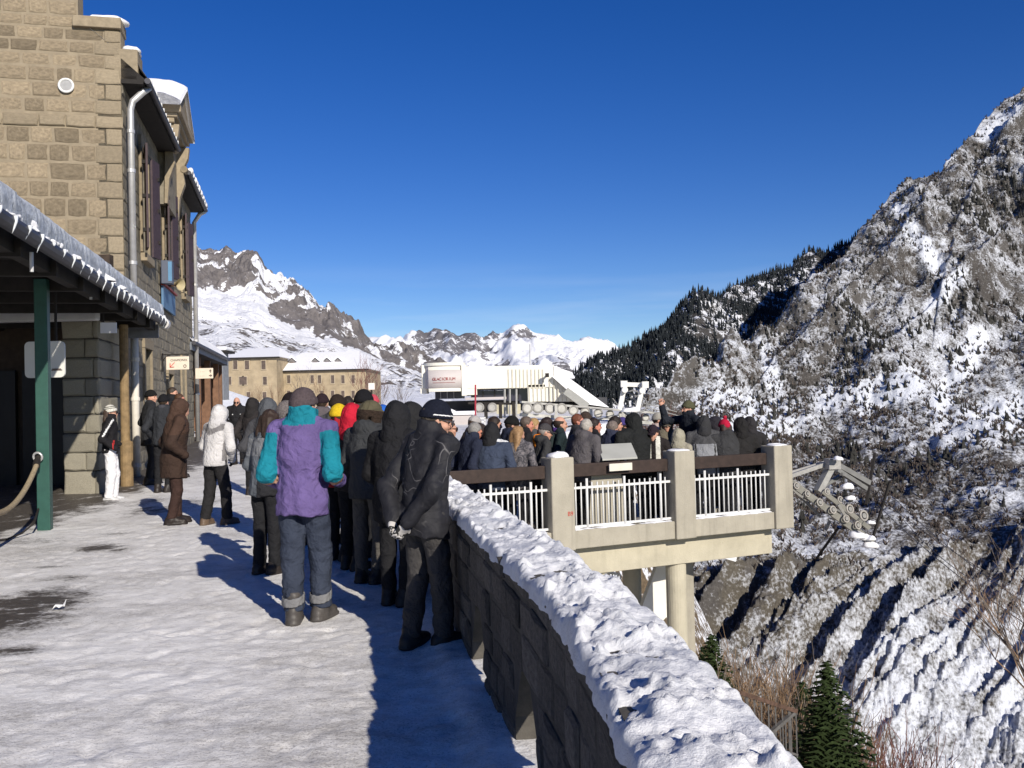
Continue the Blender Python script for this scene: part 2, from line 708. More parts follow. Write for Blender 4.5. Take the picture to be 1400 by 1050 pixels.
# ---------- near side of the right hand mountain: moraine wall, brushy bench, rocky flank
def build_flank():
    crest_px = [(640, 650), (780, 612), (860, 590), (935, 552), (960, 530), (1000, 492), (1040, 450), (1080, 418), (1120, 388),
                (1150, 352), (1180, 318), (1200, 293), (1230, 266), (1262, 248), (1283, 240), (1300, 216), (1330, 182), (1362, 150),
                (1400, 120), (1450, 80), (1520, 20), (1600, -10), (1800, 60), (2100, 200)]
    ca, ct = crest_curve(crest_px)
    ma, mt = crest_curve([(640, 800), (940, 790), (990, 778), (1060, 760), (1100, 768), (1180, 758), (1240, 745), (1300, 752), (1400, 720), (1600, 690), (2100, 690)])
    a = np.concatenate([np.linspace(-0.02, 0.16, 50, endpoint=False), np.linspace(0.16, 0.60, 450, endpoint=False), np.linspace(0.60, 1.15, 40)])
    tc = np.interp(a, ca, ct)
    tm = np.interp(a, ma, mt)
    Ym, Yb = 300.0, 446.0
    zm = CH + tm * Ym
    Yc = np.where(tc > -0.02, 339.65 / np.maximum(0.75 - tc, .2), 0)
    Yc = np.maximum(Yc, 430 + 0 * a)
    zc = CH + tc * Yc
    zb = np.minimum(-8.0, zc - 2)
    Yb_ = np.minimum(Yb, Yc - 4)
    kn_Y = np.stack([0 * a + 120, 0 * a + 226, 0 * a + Ym - 6, 0 * a + Ym + 8, 0.5 * (Ym + Yb_), Yb_, Yc, Yc + 260], 0)
    kn_Z = np.stack([0 * a - 112, zm - 56, zm - 1.5, zm + 2, 0.5 * (zm + zb) - 3, zb, zc, zc - 170], 0)
    rows = [10, 120, 26, 55, 55, 165, 8]
    YY, Z, fr = [], [], []
    for s, n in enumerate(rows):
        t = np.linspace(0, 1, n, endpoint=(s == len(rows) - 1))[:, None]
        YY.append(kn_Y[s] * (1 - t) + kn_Y[s + 1] * t)
        Z.append(kn_Z[s] * (1 - t) + kn_Z[s + 1] * t)
        fr.append(s + t + 0 * a)
    YY, Z, fr = np.concatenate(YY), np.concatenate(Z), np.concatenate(fr)
    X = a[None, :] * YY
    # shape: gullies in the moraine, spurs and ledges on the flank
    q = X * 0.60 - YY * 0.80
    l = X * 0.80 + YY * 0.60
    mor = sstep(0.85, 1.25, fr) * (1 - sstep(2.0, 3.0, fr))
    up = sstep(4.6, 5.6, fr)
    bench = sstep(2.6, 3.4, fr) * (1 - sstep(4.8, 5.6, fr))
    wob = fbm(X / 34, YY / 34, 1.0, 3) * 3.2
    g1 = 1 - 2 * np.abs(pnoise((q + wob) / 11.5, l / 120.0, 3.0))
    g2 = 1 - 2 * np.abs(pnoise((q + wob) / 4.6, l / 60.0, 8.0))
    gul = .78 * g1 + .34 * g2 - .14 + .5 * pnoise(q / 30., l / 200., 4.)
    edge_in = sstep(1.0, 1.5, fr) * (1 - sstep(1.9, 2.7, fr) * 0.75)
    Z = Z + mor * (gul - 0.5) * 16.0 * edge_in
    Z = Z + mor * fbm(X / 6, YY / 6, Z / 6, 5, .62) * 2.4
    spur = ridged((X * 0.86 - YY * 0.5 + 40 * fbm(X / 150, YY / 150, 2.0, 2)) / 120, (X * .5 + YY * .86) / 420, Z / 500, 4, 0.52)
    near_crest = 1 - sstep(5.75, 6.0, fr) * (1 - sstep(6.0, 6.15, fr))
    Z = Z + up * (spur - 0.7) * 28 * (0.35 + 0.65 * near_crest)
    Z = Z + up * fbm(X / 26, YY / 26, Z / 26, 5, .55) * 9 * (0.4 + 0.6 * near_crest)
    Z = Z + bench * (fbm(X / 55, YY / 55, 0, 5, .55) * 12 + (ridged(q / 45, l / 190, 0, 3) - .6) * 5)
    # named spurs of the photograph: sharp on the left, gentle on the right
    tt = (Z - CH) / YY
    for line, hgt, wd in ([[(1440, 285), (1400, 325), (1335, 380), (1270, 448), (1195, 505)], 15, 42], [[(1440, 545), (1395, 590), (1335, 650), (1275, 705), (1215, 735)], 9, 36],
                          [[(1283, 250), (1235, 330), (1180, 395), (1120, 450), (1060, 505)], 8, 34], [[(1400, 150), (1350, 235), (1310, 330), (1290, 420)], 10, 34], [[(1440, 430), (1370, 500), (1300, 560), (1240, 600)], 7, 30]):
        best = np.full(Z.shape, 1e9)
        for (p0, p1) in zip(line[:-1], line[1:]):
            a0, t0 = a_of(*p0); a1, t1 = a_of(*p1)
            dx, dy = a1 - a0, t1 - t0
            L = dx * dx + dy * dy
            A = a[None, :] + 0 * tt
            k = np.clip(((A - a0) * dx + (tt - t0) * dy) / L, 0, 1)
            ex, ey = A - a0 - k * dx, tt - t0 - k * dy
            d = np.hypot(ex, ey) * 1280 * np.sign(ex * -dy + ey * dx)
            best = np.where(np.abs(d) < np.abs(best), d, best)
        best = best + 9 * fbm(X / 30, YY / 30, Z / 30, 3)
        if dy < 0:
            pass
        prof = np.where(best > 0, np.exp(-best / (wd * 1.5)), np.exp(best / (wd * .30)))
        if line[0][0] > line[-1][0]:
            pass
        Z = Z + hgt * prof * up * (fr < 6.0) * (.4 + .6 * near_crest)
    # what covers it
    gz_y = np.gradient(Z, axis=0) / np.maximum(np.abs(np.gradient(YY, axis=0)), .05)
    steep = np.clip(np.abs(gz_y), 0, 3)
    n1 = fbm(X / 60, YY / 60, Z / 60, 4)
    n2 = fbm(X / 18, YY / 18, Z / 18, 3)
    snow = 0.42 + 0.30 * n1 + 0.28 * n2 - 0.22 * (steep - 0.75) * up
    chute = np.zeros_like(Z)
    for px0, py0, px1, py1, w in [(1232, 290, 1282, 365, 11), (1180, 560, 1250, 520, 12), (1330, 160, 1290, 215, 8), (1045, 470, 1060, 530, 8),
                                  (1340, 460, 1280, 560, 14), (1390, 150, 1345, 185, 9), (1270, 420, 1320, 370, 8), (980, 560, 1060, 585, 30),
                                  (1130, 545, 1240, 525, 18), (1300, 600, 1400, 560, 24), (1190, 790, 1300, 735, 10), (1330, 760, 1400, 790, 14)]:
        a0, t0 = a_of(px0, py0); a1, t1 = a_of(px1, py1)
        tt = (Z - CH) / YY
        A = a[None, :] + 0 * tt
        dx, dy = a1 - a0, t1 - t0
        L = dx * dx + dy * dy
        k = np.clip(((A - a0) * dx + (tt - t0) * dy) / L, 0, 1)
        dd = np.hypot(A - a0 - k * dx, tt - t0 - k * dy) * 1280
        chute = np.maximum(chute, 1 - sstep(w * .5, w * 1.6, dd + 6 * n2))
    snow = snow + np.where(tt > -.03, .75, .42) * chute
    snow = snow + 0.02 * bench
    snow = np.where(mor > 0.4, 0.33 + 0.72 * sstep(0.45, -0.15, gul - 0.1) * sstep(1.85, 1.25, fr) + 0.25 * n1 - 0.30 * sstep(1.45, 2.0, fr) + sstep(.28, .42, A_of_cols(a, Z)) * .34 + .22 * (fbm(q / 1.6, l / 30, 5.0, 3)) * sstep(1.9, 1.4, fr), snow)
    valley = 1 - sstep(0.6, 1.0, fr)
    snow = np.maximum(snow, valley * .9)
    rock = np.clip(0.35 + up * 0.25 + 0.8 * n1 - 0.4 * bench, 0, 1)
    soil = np.clip(mor * 1.2 * sstep(1.15, 1.5, fr) * sstep(-.25, .15, fbm(X / 14, YY / 14, Z / 14, 3) + .25), 0, 1)
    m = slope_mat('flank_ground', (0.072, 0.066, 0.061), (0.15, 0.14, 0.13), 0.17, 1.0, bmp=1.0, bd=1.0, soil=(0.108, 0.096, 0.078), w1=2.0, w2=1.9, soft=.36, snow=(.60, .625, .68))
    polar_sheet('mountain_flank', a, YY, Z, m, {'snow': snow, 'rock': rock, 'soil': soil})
    return Heights(a, YY, Z), kn_Y, chute, YY


def A_of_cols(a, Z):
    return a[None, :] + 0 * Z


flank, flank_kn, flank_chute, flank_YY = build_flank()


# ---------- wooded ridge behind it
def build_ridge():
    crest_px = [(560, 640), (700, 575), (760, 530), (790, 514), (830, 496), (860, 482), (900, 462), (950, 428), (1000, 402), (1040, 385), (1080, 376),
                (1100, 362), (1150, 338), (1180, 318), (1215, 296), (1260, 270), (1400, 200)]
    ca, ct = crest_curve(crest_px)
    a = np.linspace(-0.09, 0.5, 300)
    tc = np.interp(a, ca, ct)
    Yf = 540.0
    Yc = (0.42 * Yf + 16) / (0.42 - tc)
    zc = CH + tc * Yc
    v = np.linspace(0, 1.35, 130)[:, None]
    YY = Yf + (Yc - Yf)[None, :] * v
    Z = -15 + (zc + 15)[None, :] * np.where(v <= 1, v, 1 - (v - 1) * 1.2)
    X = a[None, :] * YY
    rel = (1 - sstep(.85, 1.0, v) * .6)
    Z = Z + (ridged((X * .8 - YY * .6) / 130, (X * .6 + YY * .8) / 400, 4.0, 4) - .7) * 20 * rel * sstep(0, .2, v)
    Z = Z + fbm(X / 40, YY / 40, 0, 4) * 9 * rel
    snow = 0.46 + 0.4 * fbm(X / 50, YY / 50, 0, 3)
    m = slope_mat('ridge_ground', (0.05, 0.047, 0.045), (0.12, 0.118, 0.118), 0.12, 0.7, bmp=0.8, bd=1.5, snow=(.66, .68, .73), w2=2.0, soft=.12)
    polar_sheet('wooded_ridge', a, YY, Z, m, {'snow': snow, 'rock': 0 * Z + .3})
    return Heights(a, YY, Z)


ridge = build_ridge()


# ---------- left massif and far ranges
def build_massif():
    crest_px = [(-500, 260), (-200, 300), (0, 290), (150, 330), (230, 320), (262, 335), (268, 334), (276, 346), (290, 341), (300, 344), (311, 337), (322, 346), (338, 344),
                (352, 346), (357, 356), (362, 368), (372, 376), (380, 380), (392, 388), (410, 396), (418, 402), (425, 408), (440, 424), (450, 420), (462, 432), (476, 446),
                (488, 454), (500, 464), (520, 474), (560, 492), (620, 512), (700, 540)]
    mid_px = [(-500, 400), (0, 400), (200, 422), (262, 440), (300, 446), (350, 460), (400, 474), (450, 484), (500, 497), (560, 516), (620, 532), (700, 548)]
    ca, ct = crest_curve(crest_px)
    ma, mt = crest_curve(mid_px)
    a = np.concatenate([np.linspace(-0.95, -0.36, 40, endpoint=False), np.linspace(-0.36, 0.02, 350)])
    tc, tm = np.interp(a, ca, ct), np.interp(a, ma, mt)
    kn_Y = np.stack([0 * a + 300, 0 * a + 1000, 0 * a + 1400, 0 * a + 1750, 0 * a + 2500], 0)
    z1 = CH + tm * 1000
    zc = CH + tc * 1750
    zmid = z1 + (zc - z1) * 0.40
    kn_Z = np.stack([0 * a + 2.0, z1, zmid, zc, zc - 500], 0)
    rows = [66, 40, 125, 8]
    YY, Z, fr = [], [], []
    for s, n in enumerate(rows):
        t = np.linspace(0, 1, n, endpoint=(s == len(rows) - 1))[:, None]
        YY.append(kn_Y[s] * (1 - t) + kn_Y[s + 1] * t)
        Z.append(kn_Z[s] * (1 - t) + kn_Z[s + 1] * t)
        fr.append(s + t + 0 * a)
    YY, Z, fr = np.concatenate(YY), np.concatenate(Z), np.concatenate(fr)
    X = a[None, :] * YY
    cliff = sstep(1.75, 2.2, fr)
    w = 25 * fbm(X / 120, YY / 120, Z / 120, 3)
    rib = ridged((X + w + Z * .12) / 95, YY / 600, Z / 420, 5, .58)
    Z2 = Z + cliff * (rib - .8) * 27 * (1 - .93 * sstep(2.62, 2.97, fr)) + cliff * 7 * fbm(X / 14, YY / 40, Z / 50, 4, .6)
    Z2 = Z2 + fbm(X / 60, YY / 60, 0, 5, .55) * 10 * sstep(0.05, .3, fr) * (1 - cliff * .5)
    n1 = fbm(X / 130, YY / 130, Z / 90, 4)
    nn = fbm((X + w) / 42, YY / 300, Z / 110, 4, .6)
    edge = fr + 0.40 * n1 + 0.55 * (rib - .9) * 0.8
    rockm = sstep(2.12, 2.22, edge)
    snow = 1.05 - 1.0 * rockm + .75 * rockm * sstep(0.02, 0.30, nn) + .12 * rockm * sstep(2.8, 3.0, fr)
    rough_low = (1 - sstep(.95, 1.5, fr)) * sstep(0.05, .25, fr)
    snow = snow - rough_low * (0.50 + 0.55 * fbm(X / 45, YY / 90, Z / 22, 4, .6))
    m = slope_mat('massif_rock', (0.16, 0.145, 0.135), (0.23, 0.21, 0.205), 0.05, 0.25, bmp=0.9, bd=5.0, w1=2.2, w2=1.8)
    polar_sheet('mountain_massif', a, YY, Z2, m, {'snow': snow, 'rock': 0.3 + rockm})


build_massif()


def build_far():
    crest_px = [(380, 520), (470, 480), (495, 463), (515, 461), (540, 463), (560, 462), (585, 463), (600, 459), (618, 459), (628, 461), (636, 457), (650, 456), (660, 465),
                (672, 466), (684, 463), (692, 457), (700, 452), (708, 449), (716, 452), (724, 458), (740, 461), (752, 463), (762, 464), (770, 468), (784, 469),
                (797, 467), (812, 471), (830, 476), (860, 486), (960, 500), (1200, 510)]
    ca, ct = crest_curve(crest_px)
    a = np.linspace(-0.27, 0.30, 360)
    tc = np.interp(a, ca, ct)
    Yf, Yc = 2600.0, 4800.0
    zc = CH + tc * Yc
    zf = -60.0
    v = np.linspace(0, 1.2, 120)[:, None]
    YY = Yf + (Yc - Yf) * v + 0 * a
    Z = zf + (zc - zf)[None, :] * np.where(v <= 1, v, 1 - (v - 1) * 2)
    X = a[None, :] * YY
    w = 90 * fbm(X / 500, YY / 500, 3.0, 3)
    rib = ridged((X + w) / 330, YY / 900, Z / 900, 5, .55)
    Z2 = Z + (rib - .8) * 62 * sstep(0, .2, v) * (1 - .78 * sstep(.88, 1, v))
    n1 = fbm(X / 300, YY / 700, Z / 160, 5, .6)
    bl = np.exp(-(((a - a_of(640, 480)[0]) / .035) ** 2)) + .5 * np.exp(-(((a - a_of(598, 475)[0]) / .03) ** 2)) - .42 * sstep(a_of(672, 470)[0], a_of(690, 470)[0], a)
    rockm = sstep(0.08, 0.42, n1 + .22 * (rib - .9) + .55 * bl[None, :] * sstep(.35, .7, v) - .10)
    snow = 1.05 - .75 * rockm
    m = slope_mat('far_rock', (0.19, 0.18, 0.19), (0.23, 0.22, 0.23), 0.016, 0.07, bmp=0.6, bd=14.0)
    polar_sheet('mountain_range', a, YY, Z2, m, {'snow': snow, 'rock': rockm})


build_far()


# ---------- plateau of the station and the slope below the wall, one sheet
def plateau_z(X, Y):
    d = X - edge_x(Y) - 0.25
    base = path_z(np.minimum(Y, 60)) - 0.12 + np.interp(Y, [55, 150, 300], [0, 0.6, 3])
    near = 1 - .3 * sstep(40, 90, Y)
    dd = np.maximum(d, 0)
    fall = -(sstep(0, .7, dd) * 3.4 * near + np.interp(Y, [10, 22, 28, 36], [1.1, 1.0, 1.2, 2.3]) * np.minimum(dd, 22) + .8 * np.maximum(dd - 22, 0))
    return base + fall + np.where(d > .3, fbm(X / 3.0, Y / 3.0, 0, 4) * .35 * np.minimum(1, dd), 0)


def build_plateau():
    xs = np.concatenate([np.linspace(-260, -30, 24, endpoint=False), np.linspace(-30, -4, 40, endpoint=False), np.linspace(-4, 20, 110, endpoint=False), np.linspace(20, 90, 35)])
    ys = np.concatenate([np.linspace(-60, -2, 20, endpoint=False), np.linspace(-2, 45, 150, endpoint=False), np.linspace(45, 330, 60)])
    X, Y = np.meshgrid(xs, ys)
    Z = plateau_z(X, Y)
    Z = np.maximum(Z, -130)
    mound = np.exp(-(((X + 20.4) / 2.2) ** 2 + ((Y - 64) / 9.0) ** 2)) * 2.3 + np.exp(-(((X + 17.3) / 1.5) ** 2 + ((Y - 62) / 7.0) ** 2)) * .9
    Z = Z + mound + np.where((Y > 62) & (X < edge_x(Y)), fbm(X / 6, Y / 6, 0, 3) * .4, 0)
    V = np.stack([X, Y, Z], -1).reshape(-1, 3)
    me = mk_mesh('terrain', V, grid_faces(len(ys), len(xs)), True)
    d = X - edge_x(Y)
    snow = np.where(d > 0.5, 0.42 + .5 * fbm(X / 5, Y / 5, 0, 4) - .12 * sstep(2, 8, d), 1.2)
    attr(me, 'snow', snow)
    attr(me, 'rock', 0 * Z + .1)
    m = slope_mat('bank_ground', (0.14, 0.10, 0.06), (0.2, 0.18, 0.15), 1.3, 5.0, bmp=0.7, bd=.15)
    return structure(ob('terrain', me, m))


build_plateau()


# ---------- the trodden snow path
def build_path():
    ys = np.concatenate([np.arange(-3, 1.5, .15), np.arange(1.5, 7, .033), np.arange(7, 14, .06), np.arange(14, 30, .16), np.arange(30, 64, .6)])
    u = np.concatenate([np.linspace(0, .35, 32, endpoint=False), np.linspace(.35, 1, 215)])
    xr = np.where(ys < 15.1, edge_x(ys), np.where(ys < 27.5, -1.42, -1.42 + (ys - 27.5) * .3)) - 0.02
    X = -13 + (xr[:, None] + 13) * u[None, :]
    Y = ys[:, None] + 0 * X
    lump = fbm(X / .55, Y / .35, 0, 4, .55)
    lump2 = fbm(X / .10, Y / .10, 4.0, 3, .6) * 1.3
    spots = np.zeros_like(X)
    for px, py, sx, sy, k in [(40, 825, .55, .75, 1.0), (-40, 850, .8, .8, 1.1), (90, 790, .35, .35, .55), (135, 749, .30, .35, .95), (165, 752, .18, .2, .7), (160, 730, .35, .35, .55),
                              (66, 775, .28, .12, .6), (20, 890, .25, .2, .75), (120, 875, .2, .5, .3), (205, 700, .5, .9, .7), (270, 690, .7, 1.4, .5), (200, 690, .5, 1.0, .55),
                              (345, 920, .4, .5, .16), (300, 980, .5, .3, .18), (215, 850, .25, 1.0, .2), (40, 740, 1.0, .5, .5)]:
        p = gp(px, py)
        spots = np.maximum(spots, k * np.exp(-(((X - p.x + .3 * (Y - p.y) * .2) / sx) ** 2 + ((Y - p.y) / sy) ** 2)))
    shelter = sstep(-6.35, -7.3, X + 0.10 * (Y - 13) + .5 * fbm(X / .8, Y / .8, 9.0, 4)) * sstep(9.5, 13.2, Y + .5 * fbm(X, Y, 2.0, 3) - 0.35 * (X + 6.6) * 0)
    shelter = np.maximum(shelter, sstep(-5.4, -8.5, X) * sstep(16, 19, Y) * .42 * (1 - sstep(30, 36, Y)))
    bare = np.clip(spots + shelter + .55 * np.maximum(spots, shelter) * fbm(X / .22, Y / .10, 1.0, 4, .65), 0, 1.3)
    Z = path_z(Y) + (0.008 * lump + 0.005 * lump2) * (1 - .75 * np.clip(bare, 0, 1)) * (1 - sstep(14, 22, Y) * .4)
    r = edge_x(Y) - .25 - X
    Z = Z + .05 * np.exp(-(np.maximum(r, 0) / .12) ** 2) * np.where(Y < 15, 1, 0)
    rng = np.random.RandomState(4)
    for i in range(1500):                        # footprints
        fy = 1.6 + 14 * rng.rand() ** 1.5
        fx = rng.uniform(-6.0, float(edge_x(fy)) - .35)
        an = rng.normal(0, .55)
        r0, r1 = np.searchsorted(ys, fy - .25), np.searchsorted(ys, fy + .25)
        xs_ = X[r0:r1] - fx
        ys_ = Y[r0:r1] - fy
        u_, v_ = xs_ * math.cos(an) + ys_ * math.sin(an), -xs_ * math.sin(an) + ys_ * math.cos(an)
        e = (u_ / (.048 + .010 * np.sin(v_ * 20))) ** 2 + (v_ / .14) ** 2
        Z[r0:r1] += rng.uniform(.4, 1.0) * (-.009 * np.exp(-e ** 2) + .004 * np.exp(-(e - 1.9) ** 2 * 2.5)) * (1 - .8 * np.clip(bare[r0:r1], 0, 1))
    V = np.stack([X, Y, Z], -1).reshape(-1, 3)
    me = mk_mesh('snow_path', V, grid_faces(len(ys), len(u)), True)
    attr(me, 'bare', bare)
    grit = np.clip(.35 + .5 * fbm(X / 1.6, Y / .9, 0, 4) + .45 * sstep(.7, 0, np.hypot((X + .9) / 1.2, (Y - 4.2) / 1.2)), 0, 1)
    attr(me, 'grit', grit)
    m, nt, b = new_mat('trodden_snow')
    c = pos_coord(nt)
    mp = nd(nt, 'ShaderNodeMapping')
    mp.inputs['Scale'].default_value = (0.95, 1.2, 1)
    mp.inputs['Rotation'].default_value = (0, 0, 0.25)
    nt.links.new(c, mp.inputs['Vector'])
    c = mp.outputs[0]
    n1 = tex_noise(nt, c, 5.0, 8, 0.68)
    n2 = tex_noise(nt, c, 24.0, 6, 0.7)
    n3 = tex_noise(nt, c, 95.0, 4, 0.7)
    tone = math_n(nt, 'ADD', math_n(nt, 'MULTIPLY', n1, .5), math_n(nt, 'ADD', math_n(nt, 'MULTIPLY', n2, .32), math_n(nt, 'MULTIPLY', n3, .26)))
    tone = math_n(nt, 'SUBTRACT', tone, math_n(nt, 'MULTIPLY', attr_node(nt, 'grit'), .16))
    sn = ramp(nt, tone, [(0.28, (.42, .395, .365)), (0.40, (.66, .64, .61)), (0.48, (.82, .80, .77)), (0.56, (.93, .915, .89))])
    wet = ramp(nt, n2, [(0.3, (.035, .032, .03)), (0.6, (.11, .095, .08)), (.75, (.22, .20, .18))])
    k = math_n(nt, 'ADD', attr_node(nt, 'bare'), math_n(nt, 'MULTIPLY', math_n(nt, 'SUBTRACT', n2, .5), 1.5))
    fac = ramp(nt, k, [(.32, 0.0), (.78, 1.0)])
    n4 = tex_noise(nt, pos_coord(nt), 70.0, 3, 0.75)
    sp = math_n(nt, 'MULTIPLY', ramp(nt, math_n(nt, 'ADD', n4, math_n(nt, 'MULTIPLY', attr_node(nt, 'grit'), .10)), [(.60, 0), (.70, 1)]), .55)
    sn = mixc(nt, sp, sn, (.20, .18, .16))
    nt.links.new(mixc(nt, fac, sn, wet), b.inputs['Base Color'])
    nt.links.new(ramp(nt, n2, [(0.35, .35), (0.7, .75)]), b.inputs['Roughness'])
    b.inputs['Specular IOR Level'].default_value = 0.35
    hh = math_n(nt, 'ADD', n2, math_n(nt, 'MULTIPLY', n3, .4))
    bump(nt, b, hh, 0.5, 0.018)
    structure(ob('snow_path', me, m))


build_path()

# ============================================================ parapet wall beside the path
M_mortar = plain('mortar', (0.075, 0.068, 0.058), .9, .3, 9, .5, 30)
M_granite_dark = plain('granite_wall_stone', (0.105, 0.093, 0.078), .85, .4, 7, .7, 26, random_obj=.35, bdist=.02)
M_snow_top, nt_, b_s = new_mat('wall_snow')
c_p = pos_coord(nt_)
f_a, f_b = tex_noise(nt_, c_p, 3.5, 6, .65, .4), tex_noise(nt_, c_p, 46, 6, .7)
c_s = ramp(nt_, f_a, [(.34, (.55, .56, .59)), (.50, (.70, .705, .72)), (.64, (.78, .78, .79))])
c_s = mixc(nt_, ramp(nt_, f_b, [(.63, 0), (.72, .5)]), c_s, (.30, .28, .26))
nt_.links.new(c_s, b_s.inputs['Base Color'])
nt_.links.new(ramp(nt_, f_a, [(.35, .35), (.55, .8)]), b_s.inputs['Roughness'])
bump(nt_, b_s, f_b, .7, .018)


def build_parapet():
    ys = np.concatenate([np.linspace(-2.5, 0.5, 7, endpoint=False), np.arange(0.5, 15.2, .05)])
    xs = edge_x(ys)
    k = np.ones(21) / 21
    pad = np.concatenate([np.full(10, xs[0]), xs, np.full(10, xs[-1])])
    xs = np.convolve(pad, k, 'valid')
    P = np.stack([xs, ys], 1)
    T = np.gradient(P, axis=0)
    T /= np.linalg.norm(T, axis=1)[:, None]
    N = np.stack([T[:, 1], -T[:, 0]], 1)          # to the right (outside)
    s = np.concatenate([[0], np.cumsum(np.linalg.norm(np.diff(P, axis=0), axis=1))])
    root = thing('parapet_wall', 'curving grey granite parapet wall with lumpy snow along its top', 'wall', (0.4, 2.0, 0))
    HW, TOP = 0.132, 0.89

    def fr(sv):
        return np.array([np.interp(sv, s, P[:, 0]), np.interp(sv, s, P[:, 1])]), np.array([np.interp(sv, s, T[:, 0]), np.interp(sv, s, T[:, 1])]), np.array([np.interp(sv, s, N[:, 0]), np.interp(sv, s, N[:, 1])])
    drains = [np.interp(y, P[:, 1], s) for y in (2.75, 4.2, 5.6, 7.15, 8.75, 10.4, 12)]
    core = MB()

    def piece(ai, bi, ao, bo, z0, z1):             # inner span ai..bi, outer span ao..bo
        q = []
        for sv, sg in ((ai, -1), (bi, -1), (bo, 1), (ao, 1)):
            p, t, n = fr(sv)
            q.append(p + n * sg * HW)
        V = [(*p, z0) for p in q] + [(*p, z1) for p in q]
        core.add(V, [(0, 3, 2, 1), (4, 5, 6, 7), (0, 1, 5, 4), (1, 2, 6, 5), (2, 3, 7, 6), (3, 0, 4, 7)])
    DW, DO, DH = .27, 1.1, .46                     # half width inside, splay outside, height of a drain
    e_ = np.arange(0, s[-1], .12)
    for a, b in zip(e_[:-1], e_[1:]):
        piece(a, b, a, b, -3.6, -.045)
        piece(a, b, a, b, DH, TOP)
    prev = 0.0
    for d in list(drains) + [None]:
        end_o = d - DO if d is not None else s[-1] - .01
        n_ = max(2, int((end_o - prev) / .15))
        q_ = np.linspace(prev, end_o, n_)
        for a, b in zip(q_[:-1], q_[1:]):
            piece(a, b, a, b, -.045, DH)
        if d is not None:
            m_ = np.linspace(0, 1, 7)
            for f0, f1 in zip(m_[:-1], m_[1:]):        # near jamb as a tapering wedge, splay added to let the sun through
                def edge(f):
                    sv = end_o + (d - DW - end_o) * f
                    p, t, n = fr(sv)
                    return p - n * HW, p - n * HW + n * 2 * HW * (1 - f) * .98
                (i0, o0), (i1, o1) = edge(f0), edge(f1)
                V = [(*p, -.045) for p in (i0, i1, o1, o0)] + [(*p, DH) for p in (i0, i1, o1, o0)]
                core.add(V, [(0, 3, 2, 1), (4, 5, 6, 7), (0, 1, 5, 4), (1, 2, 6, 5), (2, 3, 7, 6), (3, 0, 4, 7)])
            for sg in (-1, 1):                          # haunches that round the head of the opening
                p, t, n = fr(d + sg * DW)
                p2 = p - t * sg * .20
                core.prism([(*(p - n * HW), DH), (*(p2 - n * HW), DH), (*(p - n * HW), .16)], (n[0] * .10, n[1] * .10, 0))
            prev = d + DW
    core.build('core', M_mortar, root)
    # facing stones
    rnd = random.Random(5)
    cnt = 0
    z = -0.06
    row = 0
    while z < TOP - .05:
        h = rnd.uniform(.12, .20)
        if z + h > TOP - .1:
            h = TOP - z
        sv = np.interp(0.7, P[:, 1], s) + rnd.uniform(0, .2)
        while sv < np.interp(9.6, P[:, 1], s):
            w = rnd.uniform(.16, .40)
            c = sv + w / 2
            clash = z < .36 and any(sv - .26 < d < sv + w + .26 for d in drains)
            if clash:
                d = [d for d in drains if sv - .26 < d < sv + w + .26][0]
                if d - .27 - sv > .12:
                    w = d - .27 - sv
                    c = sv + w / 2
                else:
                    sv = d + .275
                    continue
            p, t, n = fr(c)
            n3 = Vector((-n[0], -n[1], 0))
            if cnt < 298:
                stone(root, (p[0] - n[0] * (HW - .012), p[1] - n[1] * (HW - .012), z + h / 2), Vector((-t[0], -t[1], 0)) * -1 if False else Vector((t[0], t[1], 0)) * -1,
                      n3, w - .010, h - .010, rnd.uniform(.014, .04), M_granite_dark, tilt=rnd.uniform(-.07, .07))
                cnt += 1
            sv += w
        z += h
        row += 1
    # outer face: stones joined
    items = []
    z = -3.4
    while z < TOP - .1:
        h = min(rnd.uniform(.24, .34), TOP - .06 - z)
        sv = np.interp(0.2, P[:, 1], s)
        while sv < np.interp(12, P[:, 1], s):
            w = rnd.uniform(.3, .6)
            if not (z + h > -.05 and z < .47 and any(sv < d + .3 and sv + w > d - 1.15 for d in drains)):
                p, t, n = fr(sv + w / 2)
                items.append((Vector((p[0] + n[0] * (HW - .012), p[1] + n[1] * (HW - .012), z + h / 2)), Vector((t[0], t[1], 0)), Vector((n[0], n[1], 0)), w - .02, h - .02, .05))
            sv += w
        z += h
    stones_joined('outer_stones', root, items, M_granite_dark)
    # snow on the top, a lumpy ridge overhanging both faces a little
    sy0, sy1 = np.interp(0.6, P[:, 1], s), np.interp(13, P[:, 1], s)
    sn = np.interp(8.9, P[:, 1], s)
    ss = np.concatenate([np.arange(sy0, sn, .011), np.arange(sn, sy1, .05)])
    us = np.linspace(-1, 1, 54)
    px, py = np.interp(ss, s, P[:, 0]), np.interp(ss, s, P[:, 1])
    nx, ny = np.interp(ss, s, N[:, 0]), np.interp(ss, s, N[:, 1])
    U, S2 = np.meshgrid(us, ss)
    wob = .022 * fbm(S2 / .22, U * 0 + 3 * np.sign(U), 0, 4)
    half = HW + np.where(U > 0, .062, .030) + wob
    lat = np.sign(U) * np.abs(U) ** .8 * half
    X = px[:, None] + nx[:, None] * lat
    Y = py[:, None] + ny[:, None] * lat
    e = np.clip((1 - np.abs(U)) / .30, 0, 1)
    dome = np.sqrt(np.clip(1 - (1 - e) ** 2, 0, 1))
    lump = fbm(X / .16, Y / .16, 1.0, 5, .55)
    clods = np.clip(fbm(X / .075, Y / .075, 5.0, 3, .5) - .12, 0, 1)
    crumbs = np.clip(pnoise(X / .032, Y / .032, 2.0) - .25, 0, 1)
    steps = ridged(S2 / .34 + .3 * fbm(X / .3, Y / .3, 7.0, 2), U * .7, 0, 2)
    calm = .45 + .85 * sstep(-.25, .35, fbm(X / .45, Y / .45, 21.0, 2))
